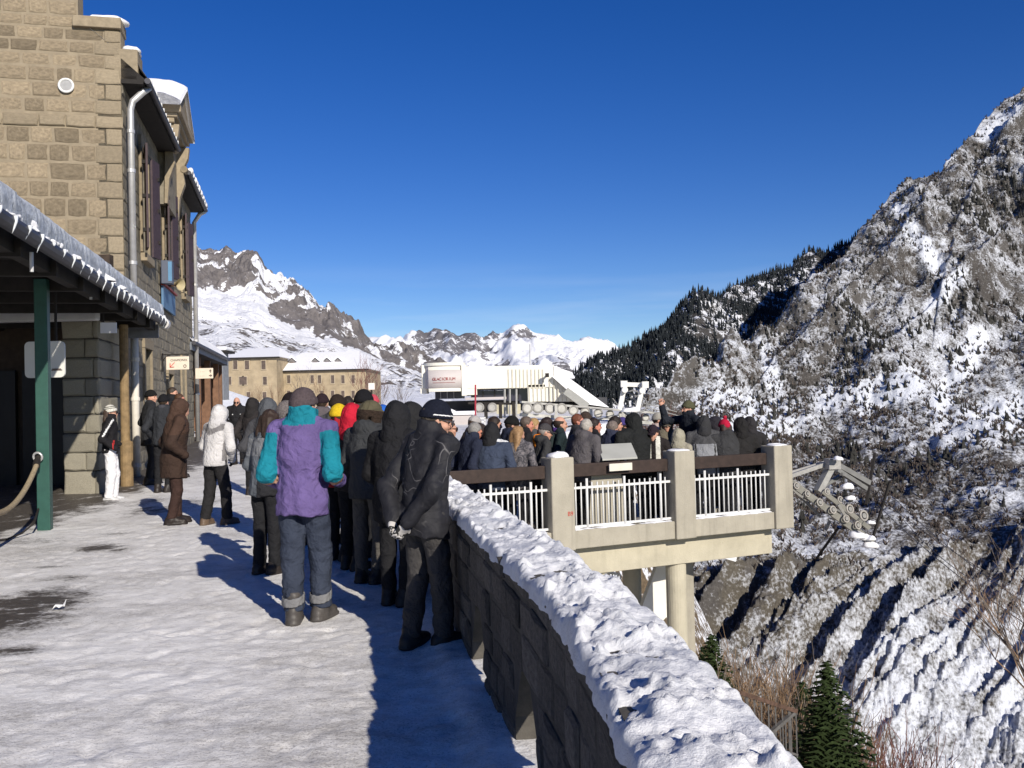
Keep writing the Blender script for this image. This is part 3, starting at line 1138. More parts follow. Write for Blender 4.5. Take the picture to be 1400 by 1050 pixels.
    th = .036 + .045 * np.clip(fbm(X / .5, Y / .5, 9.0, 2) + .4, 0, 1)
    Z = TOP - .045 + dome * (th + calm * (.026 * lump + .034 * clods + .016 * crumbs) + .012 * steps) + (1 - dome) * (-.02 * np.clip(lump, 0, 1))
    me = mk_mesh('snow_cap', np.stack([X, Y, Z], -1).reshape(-1, 3), grid_faces(len(ss), len(us)), True)
    ob('snow_cap', me, M_snow_top, root)
    return root


build_parapet()

# ============================================================ viewing terrace on columns
M_conc = concrete('concrete', (0.37, 0.34, 0.275))
M_conc_pale = concrete('painted_concrete', (0.46, 0.42, 0.32), .22)
M_brown = plain('brown_wood', (0.035, 0.022, 0.018), .6, .3, 10, .2, 40)
M_white_metal = plain('white_metal', (0.62, 0.62, 0.61), .45, .06, 8, .05, 60)
M_snow_s = snow_mat('ledge_snow', (0.82, 0.82, 0.84), 20, .5, .02)
M_red_paint = plain('red_paint', (0.45, 0.06, 0.04), .6, .2, 20, 0)

RT = Vector((1, .476, 0)).normalized()
RN = Vector((RT.y, -RT.x, 0))              # outwards, to the camera
K = .82                                    # sizes below were first noted for 16 m away; the people show it stands nearer
RA = Vector((-1.10 * K, 15.24 * K, 0))     # left end of the rail line
FLOOR = -0.42


def zk(z):
    return CH + (z - CH) * K


def rail(s, off=0.0, z=0.0):
    return RA + RT * s - RN * off + UP * z


def rail_s(px):                            # distance along the rail of what is seen at this pixel column
    p = on_plane(px, 640, RA, RN)
    return (p - RA).dot(RT)


S_P = [rail_s(762), rail_s(928), rail_s(1062)]


def snow_lump(name, c, sx, sy, h, parent, u=Vector((1, 0, 0)), seed=0, mat=None):
    """small irregular cap of snow"""
    n, m = 14, 5
    V, F = [], []
    w = Vector((-u.y, u.x, 0))
    rnd = random.Random(seed)
    ph = [rnd.uniform(0, 6.28) for _ in range(3)]
    for j in range(m):
        e = j / (m - 1)
        for i in range(n):
            t = 2 * math.pi * i / n
            r = (1 + .12 * math.sin(2 * t + ph[0]) + .07 * math.sin(5 * t + ph[1]))
            ca, sa = math.cos(t), math.sin(t)
            k = max(abs(ca), abs(sa)) ** .6
            rr = math.cos(e * math.pi / 2) ** .55
            V.append(Vector(c) + u * (ca / k * sx / 2 * r * rr) + w * (sa / k * sy / 2 * r * rr) + UP * (h * math.sin(e * math.pi / 2) * (1 + .15 * math.sin(t + ph[2]))))
    for j in range(m - 1):
        for i in range(n):
            F.append((j * n + i, j * n + (i + 1) % n, (j + 1) * n + (i + 1) % n, (j + 1) * n + i))
    F.append(tuple((m - 1) * n + i for i in range(n)))
    F.append(tuple(reversed(range(n))))
    return ob(name, mk_mesh(name, np.array(V), F, True), mat or M_snow_s, parent)


def build_terrace():
    root = thing('viewing_terrace', 'concrete viewing terrace on columns with brown handrail and white bars', 'terrace', (1.6, 14.8, FLOOR))
    sl, sr = -0.25, S_P[2] + .26 * K
    depth = 9.0
    MB().para(rail(sl, -.14 * K, zk(-.92)), RT * (sr - sl), -RN * .45, UP * .32 * K).build('edge_beam', M_conc, root, bevel=.012)
    zt_ = zk(-.60) - .03
    MB().para(rail(sl, .33, zk(-.90)), RT * (sr - sl - .3), -RN * (depth - .4), UP * (FLOOR - zk(-.90))).build('floor_slab', plain('trodden_floor', (.30, .28, .26), .8, .4, 2.5, .3, 20), root)
    MB().para(rail(sl, .14 * K, zk(-1.44)), RT * (rail_s(1056) - sl + .05), -RN * .36, UP * .515 * K).build('main_beam', M_conc_pale, root, bevel=.01)
    MB().para(rail(sl, 4.4, zk(-1.44)), RT * (sr - sl - .3), -RN * .36, UP * .5 * K).build('main_beam', M_conc_pale, root, bevel=.01)
    for px, off in ((936, .30), (864, 2.4)):
        p = rail(rail_s(px), off)
        if off > 2:
            d = at(px, 790, p.y)
            p = Vector((d.x, p.y, 0))
        MB().tube([(p.x, p.y, -14), (p.x, p.y, zk(-1.44) - .002)], .19 * K, 24).build('column', M_conc_pale, root)
    MB().para(rail(rail_s(793), .17, zk(-2.1)), RT * (rail_s(834) - rail_s(793)), -RN * .3, UP * .655 * K).build('pier_block', M_conc_pale, root)
    for i, s_ in enumerate(S_P):
        c = rail(s_, 0.0)
        z0, z1 = zk(-.93), zk(.665)
        MB().box((c.x, c.y, (z0 + z1) / 2), (.44 * K, .40 * K, z1 - z0), RT).build('post', M_conc, root, bevel=.018)
        snow_lump('post_snow', (c.x, c.y, z1 - .003), .34, .30, .075 if i == 0 else .03, root, RT, i)
    c = rail(S_P[0], -.201 * K)
    text('mark', 'B9', .085, M_red_paint, root, c + RT * .10 + UP * zk(-.30) + RN * .004, RT, UP, .002)
    ends = [(sl, S_P[0] - .22 * K), (S_P[0] + .22 * K, S_P[1] - .22 * K), (S_P[1] + .22 * K, S_P[2] - .22 * K)]
    bar_me = {}
    for bi, (a, b) in enumerate(ends):
        MB().para(rail(a, .02, zk(.30)), RT * (b - a), -RN * .075, UP * .225 * K).build('handrail', M_brown, root, bevel=.008)
        for z in (.115, -.555):
            MB().bar(rail(a, -.02, zk(z)), rail(b, -.02, zk(z)), .030, .034).build('rail', M_white_metal, root)
        n = int(round((b - a) / (.109 * K)))
        for i in range(1, n):
            s_ = a + (b - a) * i / n
            thick = i % 7 == 3
            if thick not in bar_me:
                m = MB().tube([(0, 0, zk(-.68)), (0, 0, zk(.27))], .020, 8) if thick else MB().tube([(0, 0, zk(-.585)), (0, 0, zk(.20))], .0118, 6)
                bar_me[thick] = mk_mesh('bar', np.array(m.v), m.f, True)
                bar_me[thick].materials.append(M_white_metal)
            o = bpy.data.objects.new('bar', bar_me[thick])
            COL.objects.link(o)
            o.parent = root
            o.location = rail(s_, -.03 if thick else -.02, 0) - root.location
        L = b - a
        q = np.linspace(a + .03, b - .03, int(L / .025))
        U, Q = np.meshgrid(np.linspace(-1, 1, 9), q)
        hgt = .05 * np.clip(fbm(Q / .35, U * .0 + bi * 7, 0, 4) + .45, 0, 1.2) * np.sqrt(np.clip(1 - U * U, 0, 1))
        off = -.02 + U * (.085 + .03 * fbm(Q / .2, U * 0 + 3, 1.0, 3))
        base = np.array([RA.x, RA.y])[None, None, :] + Q[..., None] * np.array([RT.x, RT.y]) - off[..., None] * np.array([RN.x, RN.y])
        V = np.concatenate([base, (zk(-.603) + hgt)[..., None]], -1).reshape(-1, 3)
        ob('ledge_snow', mk_mesh('ledge_snow', V, grid_faces(len(q), 9), True), M_snow_s, root)
    e0 = rail(S_P[2], .20)
    MB().para(e0 + UP * zk(.30) + RT * -.05, RT * .075, -RN * 7, UP * .18).build('handrail', M_brown, root)
    st = MB()
    for i in range(60):
        p = e0 - RN * (.1 + i * .10)
        st.tube([(p.x, p.y, zk(-.6)), (p.x, p.y, zk(.2))], .0118, 5)
    st.bar(e0 + UP * zk(.115), e0 + UP * zk(.115) - RN * 7, .03, .034)
    stuff(st.build('side_bars', M_white_metal, root))
    return root


terrace = build_terrace()

# step from the path down to the terrace
st = MB()
for i in range(2):
    st.para((-1.62 + .3 * i, 12.9, -.72), (.3, 0, 0), (0, 9, 0), (0, 0, .72 - .14 * (i + 1) + .005))
tag(st.build('stone_steps', plain('step_stone', (.3, .28, .25), .8, .3, 4, .4), None), 'low stone steps leading from the path down to the terrace', 'steps')

# information board with its concrete pedestal, behind the bars
sb0, sb1 = rail_s(812), rail_s(868)
ib = thing('information_board', 'sloping grey information board on a concrete pedestal behind the railing', 'information board', rail(sb0, .3, FLOOR))
p0, p1 = rail(rail_s(812), .20), rail(rail_s(868), .20)
MB().prism([p0 + UP * FLOOR, p1 + UP * FLOOR, p1 + UP * zk(.40) - RT * .12, p0 + UP * zk(.40) + RT * .08], -RN * .13).build('pedestal', M_conc, ib, bevel=.01)
a0 = rail(rail_s(824), -.0, zk(.555))
MB().para(a0, RT * (rail_s(872) - rail_s(824)), (-RN * .34 + UP * .197 + RT * .115), UP * .025).build('panel', plain('board_grey', (.36, .36, .33), .5, .08, 3, 0), ib, bevel=.004)
MB().para(rail(rail_s(830), -.068, zk(.37)), RT * (rail_s(861) - rail_s(830)), -RN * .02, UP * .107).build('plate', plain('cream_plate', (.62, .58, .50), .5, .06, 5, 0), ib)

# things under the terrace
d1 = 15.2
pts = [at(926, 748, d1), at(922, 832, d1), at(890, 866, d1), at(872, 846, d1), at(905, 756, d1)]
tag(MB().prism(pts, (0, .25, 0)).build('concrete_fin', plain('white_paint', (.78, .76, .70), .6, .05, 2, .1), None), 'white slanting concrete fin under the terrace behind the column', 'buttress')
d2 = 22
pts = [at(940, 744, d2), at(1012, 744, d2), at(1006, 768, d2), at(985, 762, d2), at(940, 758, d2)]
cb = thing('snowy_shelter', 'snow covered shelter roof just below the terrace', 'shelter', at(945, 850, d2))
MB().prism(pts, (0, 2.2, .25)).build('roof_snow', M_snow_s, cb)
c = at(942, 800, d2 + 1.2)
MB().box((c.x, c.y, c.z - 3.2), (.2, .2, 8.0)).build('post', M_conc, cb)
d3 = 17
sh = thing('metal_balcony', 'small white metal balcony tucked under the terrace edge', 'balcony', at(838, 800, d3))
mb = MB()
a_, b_ = at(826, 782, d3), at(848, 785, d3)
mb.bar(a_, b_, .04, .04)
for i in range(7):
    p = a_.lerp(b_, i / 6)
    mb.tube([p, p - UP * 1.0], .015, 5)
mb.build('railing', M_white_metal, sh)
MB().box((a_ + b_) / 2 + Vector((0, .8, -1.05)), (1.0, 1.8, .1)).build('deck', M_conc, sh)

# rusty railing of the lower walk
rl = thing('lower_railing', 'rusty old railing of a walk below the parapet wall', 'railing', at(1040, 1010, 13))
q0, q1, q2 = at(985, 938, 12.6), at(1088, 972, 13.4), at(1088, 972, 13.4) + Vector((-.9, -1.6, -.35))
M_rust = plain('rusty_iron', (.085, .05, .035), .75, .45, 14, .3, 50)
M_gr = plain('grey_iron', (.10, .095, .09), .6, .3, 14, .2, 50)
q00 = q0 + (q0 - q1).normalized() * 2.2
MB().bar(q00, q1, .07, .055).build('handrail', M_rust, rl)
MB().bar(q1, q1 + Vector((-.75, -.5, -.32)), .06, .05).build('handrail', M_gr, rl)
MB().bar(q00 - UP * .62, q1 - UP * .62, .04, .03).build('lower_rail', M_gr, rl)
for i in range(26):
    p = q00.lerp(q1, i / 25)
    MB().tube([p, p - UP * .66], .011 if i % 6 else .022, 5).build('bar', M_gr, rl)
for i in range(8):
    p = q1.lerp(q1 + Vector((-.75, -.5, -.32)), (i + 1) / 8)
    MB().tube([p, p - UP * .6], .011, 5).build('bar', M_gr, rl)
wk = MB()
wk.para(q00 - UP * .9 + Vector((-.1, -.12, 0)), (q1 - q00) * 1.05, (-.6, -1.6, 0), (0, 0, .18))
structure(wk.build('lower_path', M_snow_s, None))

# ============================================================ granite station building on the left
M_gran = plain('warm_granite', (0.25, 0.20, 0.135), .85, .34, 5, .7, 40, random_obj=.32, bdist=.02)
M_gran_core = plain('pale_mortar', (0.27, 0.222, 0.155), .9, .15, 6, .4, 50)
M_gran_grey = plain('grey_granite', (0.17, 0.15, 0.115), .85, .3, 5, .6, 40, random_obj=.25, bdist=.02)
M_quoin = plain('dressed_granite', (0.26, 0.212, 0.145), .8, .18, 8, .4, 60, random_obj=.15)
M_shutter = plain('aubergine_shutter', (0.055, 0.036, 0.042), .6, .2, 10, .1, 40)
M_zinc = plain('zinc', (0.52, 0.51, 0.50), .4, .12, 5, .08, 30, metal=.5)
M_gutter = plain('dark_gutter', (0.05, 0.05, 0.06), .5, .2, 6, .1, 30)
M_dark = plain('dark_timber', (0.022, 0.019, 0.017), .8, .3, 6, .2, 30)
M_glass = plain('dark_glass', (0.02, 0.022, 0.028), .12, .2, 3, 0, spec=.6)
M_roof_snow = snow_mat('roof_snow', (0.83, 0.83, 0.85), 3, .4, .05)
M_brick = plain('red_brick', (0.33, 0.12, 0.07), .85, .25, 12, .4, 40)
M_red = plain('red_trim', (0.30, 0.06, 0.05), .6, .2, 10, 0)

SC0 = at(169, 300, 21.0)                     # near corner of the station
SC0.z = 0
vp = ray(402, 556)
SU = Vector((vp.x, vp.y, 0)).normalized()    # along the facade, away from the camera
SN = Vector((SU.y, -SU.x, 0))                # out of the facade, to the right
SG = -SN                                     # along the gable to the left
SF = -SU                                     # out of the gable, to the camera
GZ = 0.12


def fpt(s, z, off=0.0):
    return SC0 + SU * s + UP * z + SN * off


def gpt(s, z, off=0.0):
    return SC0 + SG * s + UP * z + SF * off


def fsz(px, py):                              # place on the facade seen at this pixel
    p = on_plane(px, py, SC0, SN) - SC0
    return p.dot(SU), p.z


def gsz(px, py):
    p = on_plane(px, py, SC0, SF) - SC0
    return p.dot(SG), p.z


station = thing('station_building', 'tall granite station building with shuttered windows and snowy dormer', 'building', SC0)
LEN = fsz(262, 400)[0]
EAVE = gsz(172, 113)[1]
GL = 11.0
# gable wall
steps = [gsz(107, 34), gsz(168, 34), gsz(168, 66)]
topz = gsz(60, 30)[1]
prof = [gpt(0, -1), gpt(0, EAVE - .15), gpt(0, gsz(168, 42)[1]), gpt(gsz(107, 42)[0], gsz(168, 42)[1]), gpt(gsz(107, 42)[0], topz + 3.0), gpt(3.6, topz + 3.0), gpt(3.6, topz + .8), gpt(GL, topz + 1), gpt(GL, -1)]
MB().prism(prof, SU * .55).build('gable_wall', M_gran_core, station)
# course heights read from the photograph
rows_px = [-28, 1, 22, 38, 55.5, 73, 92, 113, 135, 155]
z_all = [gsz(100, y)[1] for y in rows_px]
z_low = [gsz(100, y)[1] for y in (174, 197, 222, 247.5, 270.5, 297.5, 322, 346, 370, 394, 418)]
rnd = random.Random(3)
zs_pairs = list(zip(z_all[1:], z_all[:-1])) + list(zip(z_low[1:], z_low[:-1]))
s_right_top = gsz(107, 40)[0]
for zi, (z0, z1) in enumerate(zs_pairs):
    zc = (z0 + z1) / 2
    upper = zc > gsz(168, 44)[1]
    s0 = s_right_top + .02 if upper else (.34 if zi % 2 else .55)
    if not upper:
        stone(station, gpt(s0 / 2 + .002, zc, .0), -SG, SF, s0 - .012, z1 - z0 - .018, .03, M_quoin, 'quoin')
    s_ = s0
    smax = gsz(-6, 200)[0]
    while s_ < smax:
        w = rnd.uniform(.36, .66)
        if rnd.random() < .12:
            w *= 1.35
        hh = z1 - z0
        stone(station, gpt(s_ + w / 2, zc, -.012), -SG, SF, w - .04, hh - .042, rnd.uniform(.016, .034), M_gran)
        s_ += w
# string course
zb0, zb1 = gsz(100, 174)[1], gsz(100, 157)[1]
s_ = -.03
while s_ < 3.2:
    w = rnd.uniform(.5, .9)
    stone(station, gpt(s_ + w / 2, (zb0 + zb1) / 2, 0), -SG, SF, w - .008, zb1 - zb0 - .01, .055, M_quoin, 'string_course')
    s_ += w
# kneeler ledge with snow
kz0, kz1 = gsz(168, 42)[1], gsz(168, 27)[1]
MB().para(gpt(gsz(100, 34)[0], kz0 + .002, -.6), SN * (gsz(100, 34)[0] + .03), SF * .72, UP * (kz1 - kz0)).build('coping', M_quoin, station, bevel=.02)
c = gpt(gsz(143, 30)[0], kz1 - .01, -.25)
snow_lump('coping_snow', c, .85, .55, .13, station, SN, 4)
MB().para(gpt(.16, EAVE + .05, -.7), SN * .52, SF * .72, UP * (gsz(168, 66)[1] - EAVE - .06)).build('kneeler', M_quoin, station, bevel=.03)
c = gpt(-.18, gsz(168, 66)[1] - .02, -.3)
snow_lump('kneeler_snow', c, .46, .6, .14, station, SN, 5)
# round vent grille
vc = gpt(gsz(91, 118)[0], gsz(91, 118)[1], .055)
vent = MB().ring(vc, SF, .145, .028, 24, 8).build('vent', plain('white_plastic', (.7, .7, .68), .5, .05, 8, 0), station, smooth=True)
mb = MB().disc(vc - SF * .01, SF, .14, .02)
for i in range(-4, 5):
    mb.bar(vc + SN * -.12 + UP * i * .028 + SF * .004, vc + SN * .12 + UP * i * .028 + SF * .004, .008, .012)
mb.build('grille', plain('vent_grey', (.42, .42, .42), .5, .1, 8, 0), vent)

# facade along the path, with joined stones, windows and shutters
holes = []
for px, w in ((196.5, 1.05), (225, 1.05), (248.5, 1.05)):
    s_ = fsz(px, 280)[0]
    holes.append((s_ - w / 2, s_ + w / 2, fsz(195, 347)[1], fsz(195, 207)[1]))
holes.append((fsz(233, 600)[0] - .5, fsz(233, 600)[0] + .5, .2, 2.7))
holes.append((fsz(198, 600)[0], fsz(198, 600)[0] + 1.1, 1.0, 3.2))
holes.append((fsz(250, 600)[0] - .2, fsz(250, 600)[0] + .9, 1.0, 3.2))
zcuts = sorted(set([-.5, EAVE + .1] + [h[2] for h in holes] + [h[3] for h in holes]))
wl = MB()
for z0, z1 in zip(zcuts[:-1], zcuts[1:]):
    hs = sorted([h for h in holes if h[2] < (z0 + z1) / 2 < h[3]])
    s_ = 0.0
    for h in hs + [None]:
        e = h[0] if h else LEN
        if e > s_ + .01:
            wl.para(fpt(s_, z0, -.5), SU * (e - s_), SN * .5, UP * (z1 - z0))
        s_ = h[1] if h else s_
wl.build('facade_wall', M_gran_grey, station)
items = []
z = -.3
while z < EAVE - .1:
    h = rnd.uniform(.27, .36)
    s_ = .02
    while s_ < LEN - .1:
        w = rnd.uniform(.35, .75)
        w = min(w, LEN - s_)
        if not any(hh[0] - .02 < s_ + w and s_ < hh[1] + .02 and hh[2] - .05 < z + h and z < hh[3] + .05 for hh in holes):
            items.append((fpt(s_ + w / 2, z + h / 2, -.01), SU, SN, w - .016, h - .016, rnd.uniform(.014, .032)))
        s_ += w
    z += h
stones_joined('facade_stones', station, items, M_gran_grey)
for i, (s0, s1, z0, z1) in enumerate(holes):
    door = i == 3
    nm = 'door' if door else 'window'
    w_ = MB().para(fpt(s0, z0, -.34), SU * (s1 - s0), SN * .05, UP * (z1 - z0)).build(nm, M_glass if not door else M_dark, station)
    fr_ = MB()
    for a in (s0, s1 - .08):
        fr_.para(fpt(a, z0, -.29), SU * .08, SN * .05, UP * (z1 - z0))
    fr_.para(fpt(s0 + .08, z1 - .09, -.29), SU * (s1 - s0 - .16), SN * .05, UP * .09)
    fr_.para(fpt((s0 + s1) / 2 - .04, z0, -.288), SU * .08, SN * .05, UP * (z1 - z0 - .09))
    fr_.build('frame', M_shutter, w_)
    if not door:
        MB().para(fpt(s0 - .14, z0 - .22, -.2), SU * (s1 - s0 + .28), SN * .36, UP * .2).build('sill', M_quoin, w_, bevel=.015)
    j = MB()
    for a in (s0 - .17, s1 + .002):
        j.para(fpt(a, z0 + .002, -.2), SU * .165, SN * .265, UP * (z1 - z0 - .004))
    j.para(fpt(s0 - .19, z1, -.2), SU * (s1 - s0 + .38), SN * .275, UP * .26)
    j.build('surround', M_quoin, w_, bevel=.01)
    if i < 3:
        for a, sg in ((s0, -1), (s1, 1)):
            o = fpt(a + sg * .02, z0 + .05, .10)
            d = (SN * .22 + SU * sg).normalized() * .52
            sh_ = MB().para(o, d, SN * .05, UP * (z1 - z0 - .1)).build('shutter', M_shutter, w_)
            for zz in (z0 + .5, (z0 + z1) / 2, z1 - .5):
                MB().box(o + d * .8 + UP * (zz - z0 - .05), (.10, .16, .09), SU).build('hinge', M_dark, sh_)

# eaves, gutter, roof
def eave_run(s0, s1):
    # gutter, soffit and fascia of one stretch of eaves
    MB().prism([fpt(s0, EAVE - .02, 0), fpt(s0, EAVE - .02, .46), fpt(s0, EAVE + .10, .50), fpt(s0, EAVE + .55, 0)], SU * (s1 - s0)).build('soffit', M_dark, station)
    g = MB()
    g.tube([fpt(s0, EAVE + .06, .56), fpt(s1, EAVE + .06, .56)], .07, 10)
    gt = g.build('gutter', M_gutter, station, smooth=False)
    ic = MB()
    n = int((s1 - s0) / .42)
    for i in range(n):
        p = fpt(s0 + .2 + i * .42, EAVE + .10, .61)
        ic.box(p, (.05, .05, .09), SU)
    ic.build('bracket', M_white_metal, gt)
    n = int((s1 - s0) / .05)
    q = np.linspace(s0, s1, n)
    U, Q = np.meshgrid(np.linspace(0, 1, 8), q)
    off = .58 - U * 1.5
    zz = EAVE + .17 + U * 1.1 + .05 * fbm(Q / .3, U * 3, 1.0, 3) + .10 * sstep(0, .12, U)
    zz = np.where(U == 0, EAVE + .10, zz)
    base = np.array(SC0)[None, None, :2] + Q[..., None] * np.array(SU)[:2] + off[..., None] * np.array(SN)[:2]
    V = np.concatenate([base, zz[..., None]], -1).reshape(-1, 3)
    ob('roof_snow', mk_mesh('roof_snow', V, grid_faces(n, 8), True), M_roof_snow, station)


s_d0, s_d1 = fsz(214, 250)[0], fsz(236, 250)[0]
s_d0 = LEN * .40
s_d1 = LEN * .60
eave_run(-.02, s_d0 + .1)
eave_run(s_d1 - .1, LEN + .1)
for i in range(9):
    s_ = LEN * .62 + i * LEN * .045
    snow_lump('snow_clump', fpt(s_, EAVE + .12, .55), .3 + .2 * rnd.random(), .22, .14 + .1 * rnd.random(), station, SU, i)
MB().prism([fpt(.3, EAVE + .5, .1), fpt(.3, EAVE + 3.6, -5.4), fpt(.3, EAVE + .5, -10.8)], SU * (LEN - .3)).build('roof', plain('slate', (.08, .08, .085), .6, .3, 6, .3), station)
MB().para(fpt(0, -.5, -GL), SU * LEN, SN * .5, UP * (EAVE + .6)).build('rear_wall', M_gran_grey, station)
MB().para(fpt(LEN - .5, -.5, -.5), SU * .5, SN * -(GL - 1), UP * (EAVE + .6)).build('end_wall', M_gran_grey, station)

# stone dormer breaking the eaves
dm_w = s_d1 - s_d0
zt = EAVE + 1.05
mb = MB()
mb.para(fpt(s_d0 + .15, EAVE - 1.5, -1.5), SU * (dm_w - .3), SN * 1.72, UP * 2.4)
dorm = mb.build('dormer', M_gran_grey, station)
MB().para(fpt(s_d0 + .05, EAVE + .15, -1.6), SU * .35, SN * 2.0, UP * .62).build('brick_cheek', M_brick, dorm)
for k, (ov, z0, h) in enumerate(((.20, .80, .14), (.30, .942, .12), (.40, 1.064, .22))):
    MB().para(fpt(s_d0 - ov * .6, EAVE + z0, -1.7), SU * (dm_w + 1.2 * ov), SN * (1.98 + ov), UP * h).build('cornice', M_quoin, dorm, bevel=.02)
# steep pediment over it
pz = EAVE + 1.29
MB().prism([fpt(s_d0 - .28, pz, .58), fpt(s_d0 + dm_w / 2, pz + .95, .58), fpt(s_d1 + .28, pz, .58)], -SN * 2.3).build('pediment', M_quoin, dorm)
n = 40
U, Q = np.meshgrid(np.linspace(0, 1, 30), np.linspace(-.06, 1.06, n))
S_ = s_d0 - .36 + Q * (dm_w + .72)
hz = pz + .95 * (1 - np.abs(Q - .5) * 2) + .30 * np.minimum(1, 5 * np.minimum(U + .02, 1.02 - U)) ** .5 + .03 * fbm(Q * 4, U * 4, 0, 3)
off = .70 - U * 2.5
base = np.array(SC0)[None, None, :2] + S_[..., None] * np.array(SU)[:2] + off[..., None] * np.array(SN)[:2]
V = np.concatenate([base, hz[..., None]], -1)
Vb = V.copy()
Vb[..., 2] = pz + .95 * (1 - np.abs(Q - .5) * 2) - .01
Vall = np.concatenate([V.reshape(-1, 3), Vb.reshape(-1, 3)])
gf = grid_faces(n, 30)
side = []
for i in range(29):
    side += [(i, i + 1, n * 30 + i + 1, n * 30 + i), ((n - 1) * 30 + i, (n - 1) * 30 + i + 1, n * 30 + (n - 1) * 30 + i + 1, n * 30 + (n - 1) * 30 + i)]
for i in range(n - 1):
    side += [(i * 30, (i + 1) * 30, n * 30 + (i + 1) * 30, n * 30 + i * 30), (i * 30 + 29, (i + 1) * 30 + 29, n * 30 + (i + 1) * 30 + 29, n * 30 + i * 30 + 29)]
ob('dormer_snow', mk_mesh('dormer_snow', Vall, np.concatenate([gf, gf + n * 30, np.array(side)]), True), M_roof_snow, dorm)
# scrolled consoles
for s_ in (s_d0 + .02, s_d1 - .32):
    cp = [fpt(s_, EAVE + .78, .22), fpt(s_, EAVE + .78, .60), fpt(s_, EAVE + .45, .56), fpt(s_, EAVE + .1, .40), fpt(s_, EAVE - .35, .46), fpt(s_, EAVE - .8, .30), fpt(s_, EAVE - 1.5, .24), fpt(s_, EAVE - 1.5, .16)]
    MB().prism(cp, SU * .3).build('console', M_quoin, dorm)
    mb = MB().tube([fpt(s_ - .03, EAVE + .1, .44), fpt(s_ + .33, EAVE + .1, .44)], .11, 12)
    mb.build('scroll', M_quoin, dorm)

# downpipes
def pipe(name, pts, r, mat, collars, parent):
    p = MB().tube(pts, r, 12).build(name, mat, parent, smooth=True)
    for z in collars:
        c = MB()
        a = pts[-1]
        for q in range(len(pts) - 1):
            if min(pts[q].z, pts[q + 1].z) <= z <= max(pts[q].z, pts[q + 1].z):
                t = (z - pts[q].z) / (pts[q + 1].z - pts[q].z)
                a = Vector(pts[q]).lerp(Vector(pts[q + 1]), t)
                c.tube([a - UP * .04, a + UP * .04], r * 1.18, 12)
                c.build('collar', mat, p)
                break
    return p


px_ = at(181, 300, 21.0)
pb = fpt(.22, 0, .15)
M_pvc = plain('cream_pipe', (.66, .62, .55), .5, .1, 6, .05)
top = [pb + UP * 3.6, pb + UP * (EAVE - .55), pb + UP * (EAVE - .35) + SN * .05, pb + UP * (EAVE - .18) + SN * .30, pb + UP * (EAVE + .0) + SN * .42]
top[4] = Vector(fpt(.35, EAVE + .02, .54))
top[3] = Vector(fpt(.25, EAVE - .12, .42))
pipe('downpipe', top, .075, M_zinc, (5.0, 7.1, 8.0), station)
tag(pipe('cast_pipe', [Vector((pb.x, pb.y, .1)), Vector((pb.x, pb.y, 2.1)), Vector((pb.x, pb.y, 3.6))], .085, M_pvc, (1.9, .4, 2.8), None), 'cream drain pipe rising in front of the granite corner', 'pipe')
fp = fpt(LEN + .12, 0, .12)
pipe('downpipe', [fp + UP * .2, fp + UP * (EAVE - .4), fpt(LEN, EAVE - .1, .34), fpt(LEN, EAVE + .02, .54)], .085, M_zinc, (2.2, 4.2, 6.3), station)

# lantern box, loudspeaker and blue board on the facade
lb = thing('light_box', 'grey and blue projecting light box fixed to the facade', 'light box', fpt(*fsz(212, 400)))
s_, z_ = fsz(216, 372)
MB().para(fpt(s_, z_ - .32, .08), SU * .34, SN * .30, UP * .66).build('case', plain('blue_grey_box', (.085, .10, .14), .5, .1, 4, .05), lb, bevel=.02)
MB().para(fpt(s_ - .012, z_ - .25, .27), SU * .01, SN * .10, UP * .55).build('screen', plain('sky_blue_panel', (.10, .23, .38), .4, .1, 4, 0), lb)
MB().bar(fpt(s_ + .17, z_, 0), fpt(s_ + .17, z_, .09), .05, .05).build('bracket', M_dark, lb)
sp = thing('horn_loudspeaker', 'cream horn loudspeaker pointing outwards under the middle window', 'loudspeaker', fpt(*fsz(230, 395)))
s_, z_ = fsz(227, 388)
a = fpt(s_, z_, .10)
dr = (SN * .75 - SU * .60 - UP * .12).normalized()
mb = MB().tube([a, a + dr * .18, a + dr * .28, a + dr * .40, a + dr * .45], [.04, .05, .08, .14, .18], 16, False)
mb.build('horn', plain('cream_horn', (.42, .36, .22), .5, .1, 6, 0), sp, smooth=True)
MB().tube([a - dr * .14, a], [.09, .09], 12).build('driver', M_dark, sp)
MB().bar(fpt(s_, z_ - .0, 0), a, .04, .04).build('bracket', M_dark, sp)
s0, z0 = fsz(218, 404)
s1, z1 = fsz(235, 430)
bs = thing('blue_board', 'plain blue board fixed to the facade above the canopy end', 'sign', fpt(s0, z1))
MB().para(fpt(s0, z1 - .05, .05), SU * (s1 - s0), SN * .06, UP * .62).build('panel', plain('board_blue', (.085, .17, .29), .5, .15, 3, .05), bs)
MB().para(fpt(s0 - .05, z1 + .575, .05), SU * (s1 - s0 + .1), SN * .12, UP * .05).build('trim', M_red, bs)

# hanging direction signs
M_cream = plain('cream_board', (.72, .63, .52), .5, .06, 6, 0)
M_ink = plain('sign_ink', (.13, .10, .09), .6, .1, 6, 0)


def hang_sign(px0, py0, px1, py1, Y, label):
    a, b = at(px0, py1, Y), at(px1, py0, Y)
    w, h = b.x - a.x, b.z - a.z
    r = thing('direction_sign', label, 'sign', a)
    MB().para(a, (w, 0, 0), (0, .04, 0), (0, 0, h)).build('panel', M_cream, r, bevel=.015)
    return r, a, b, w, h


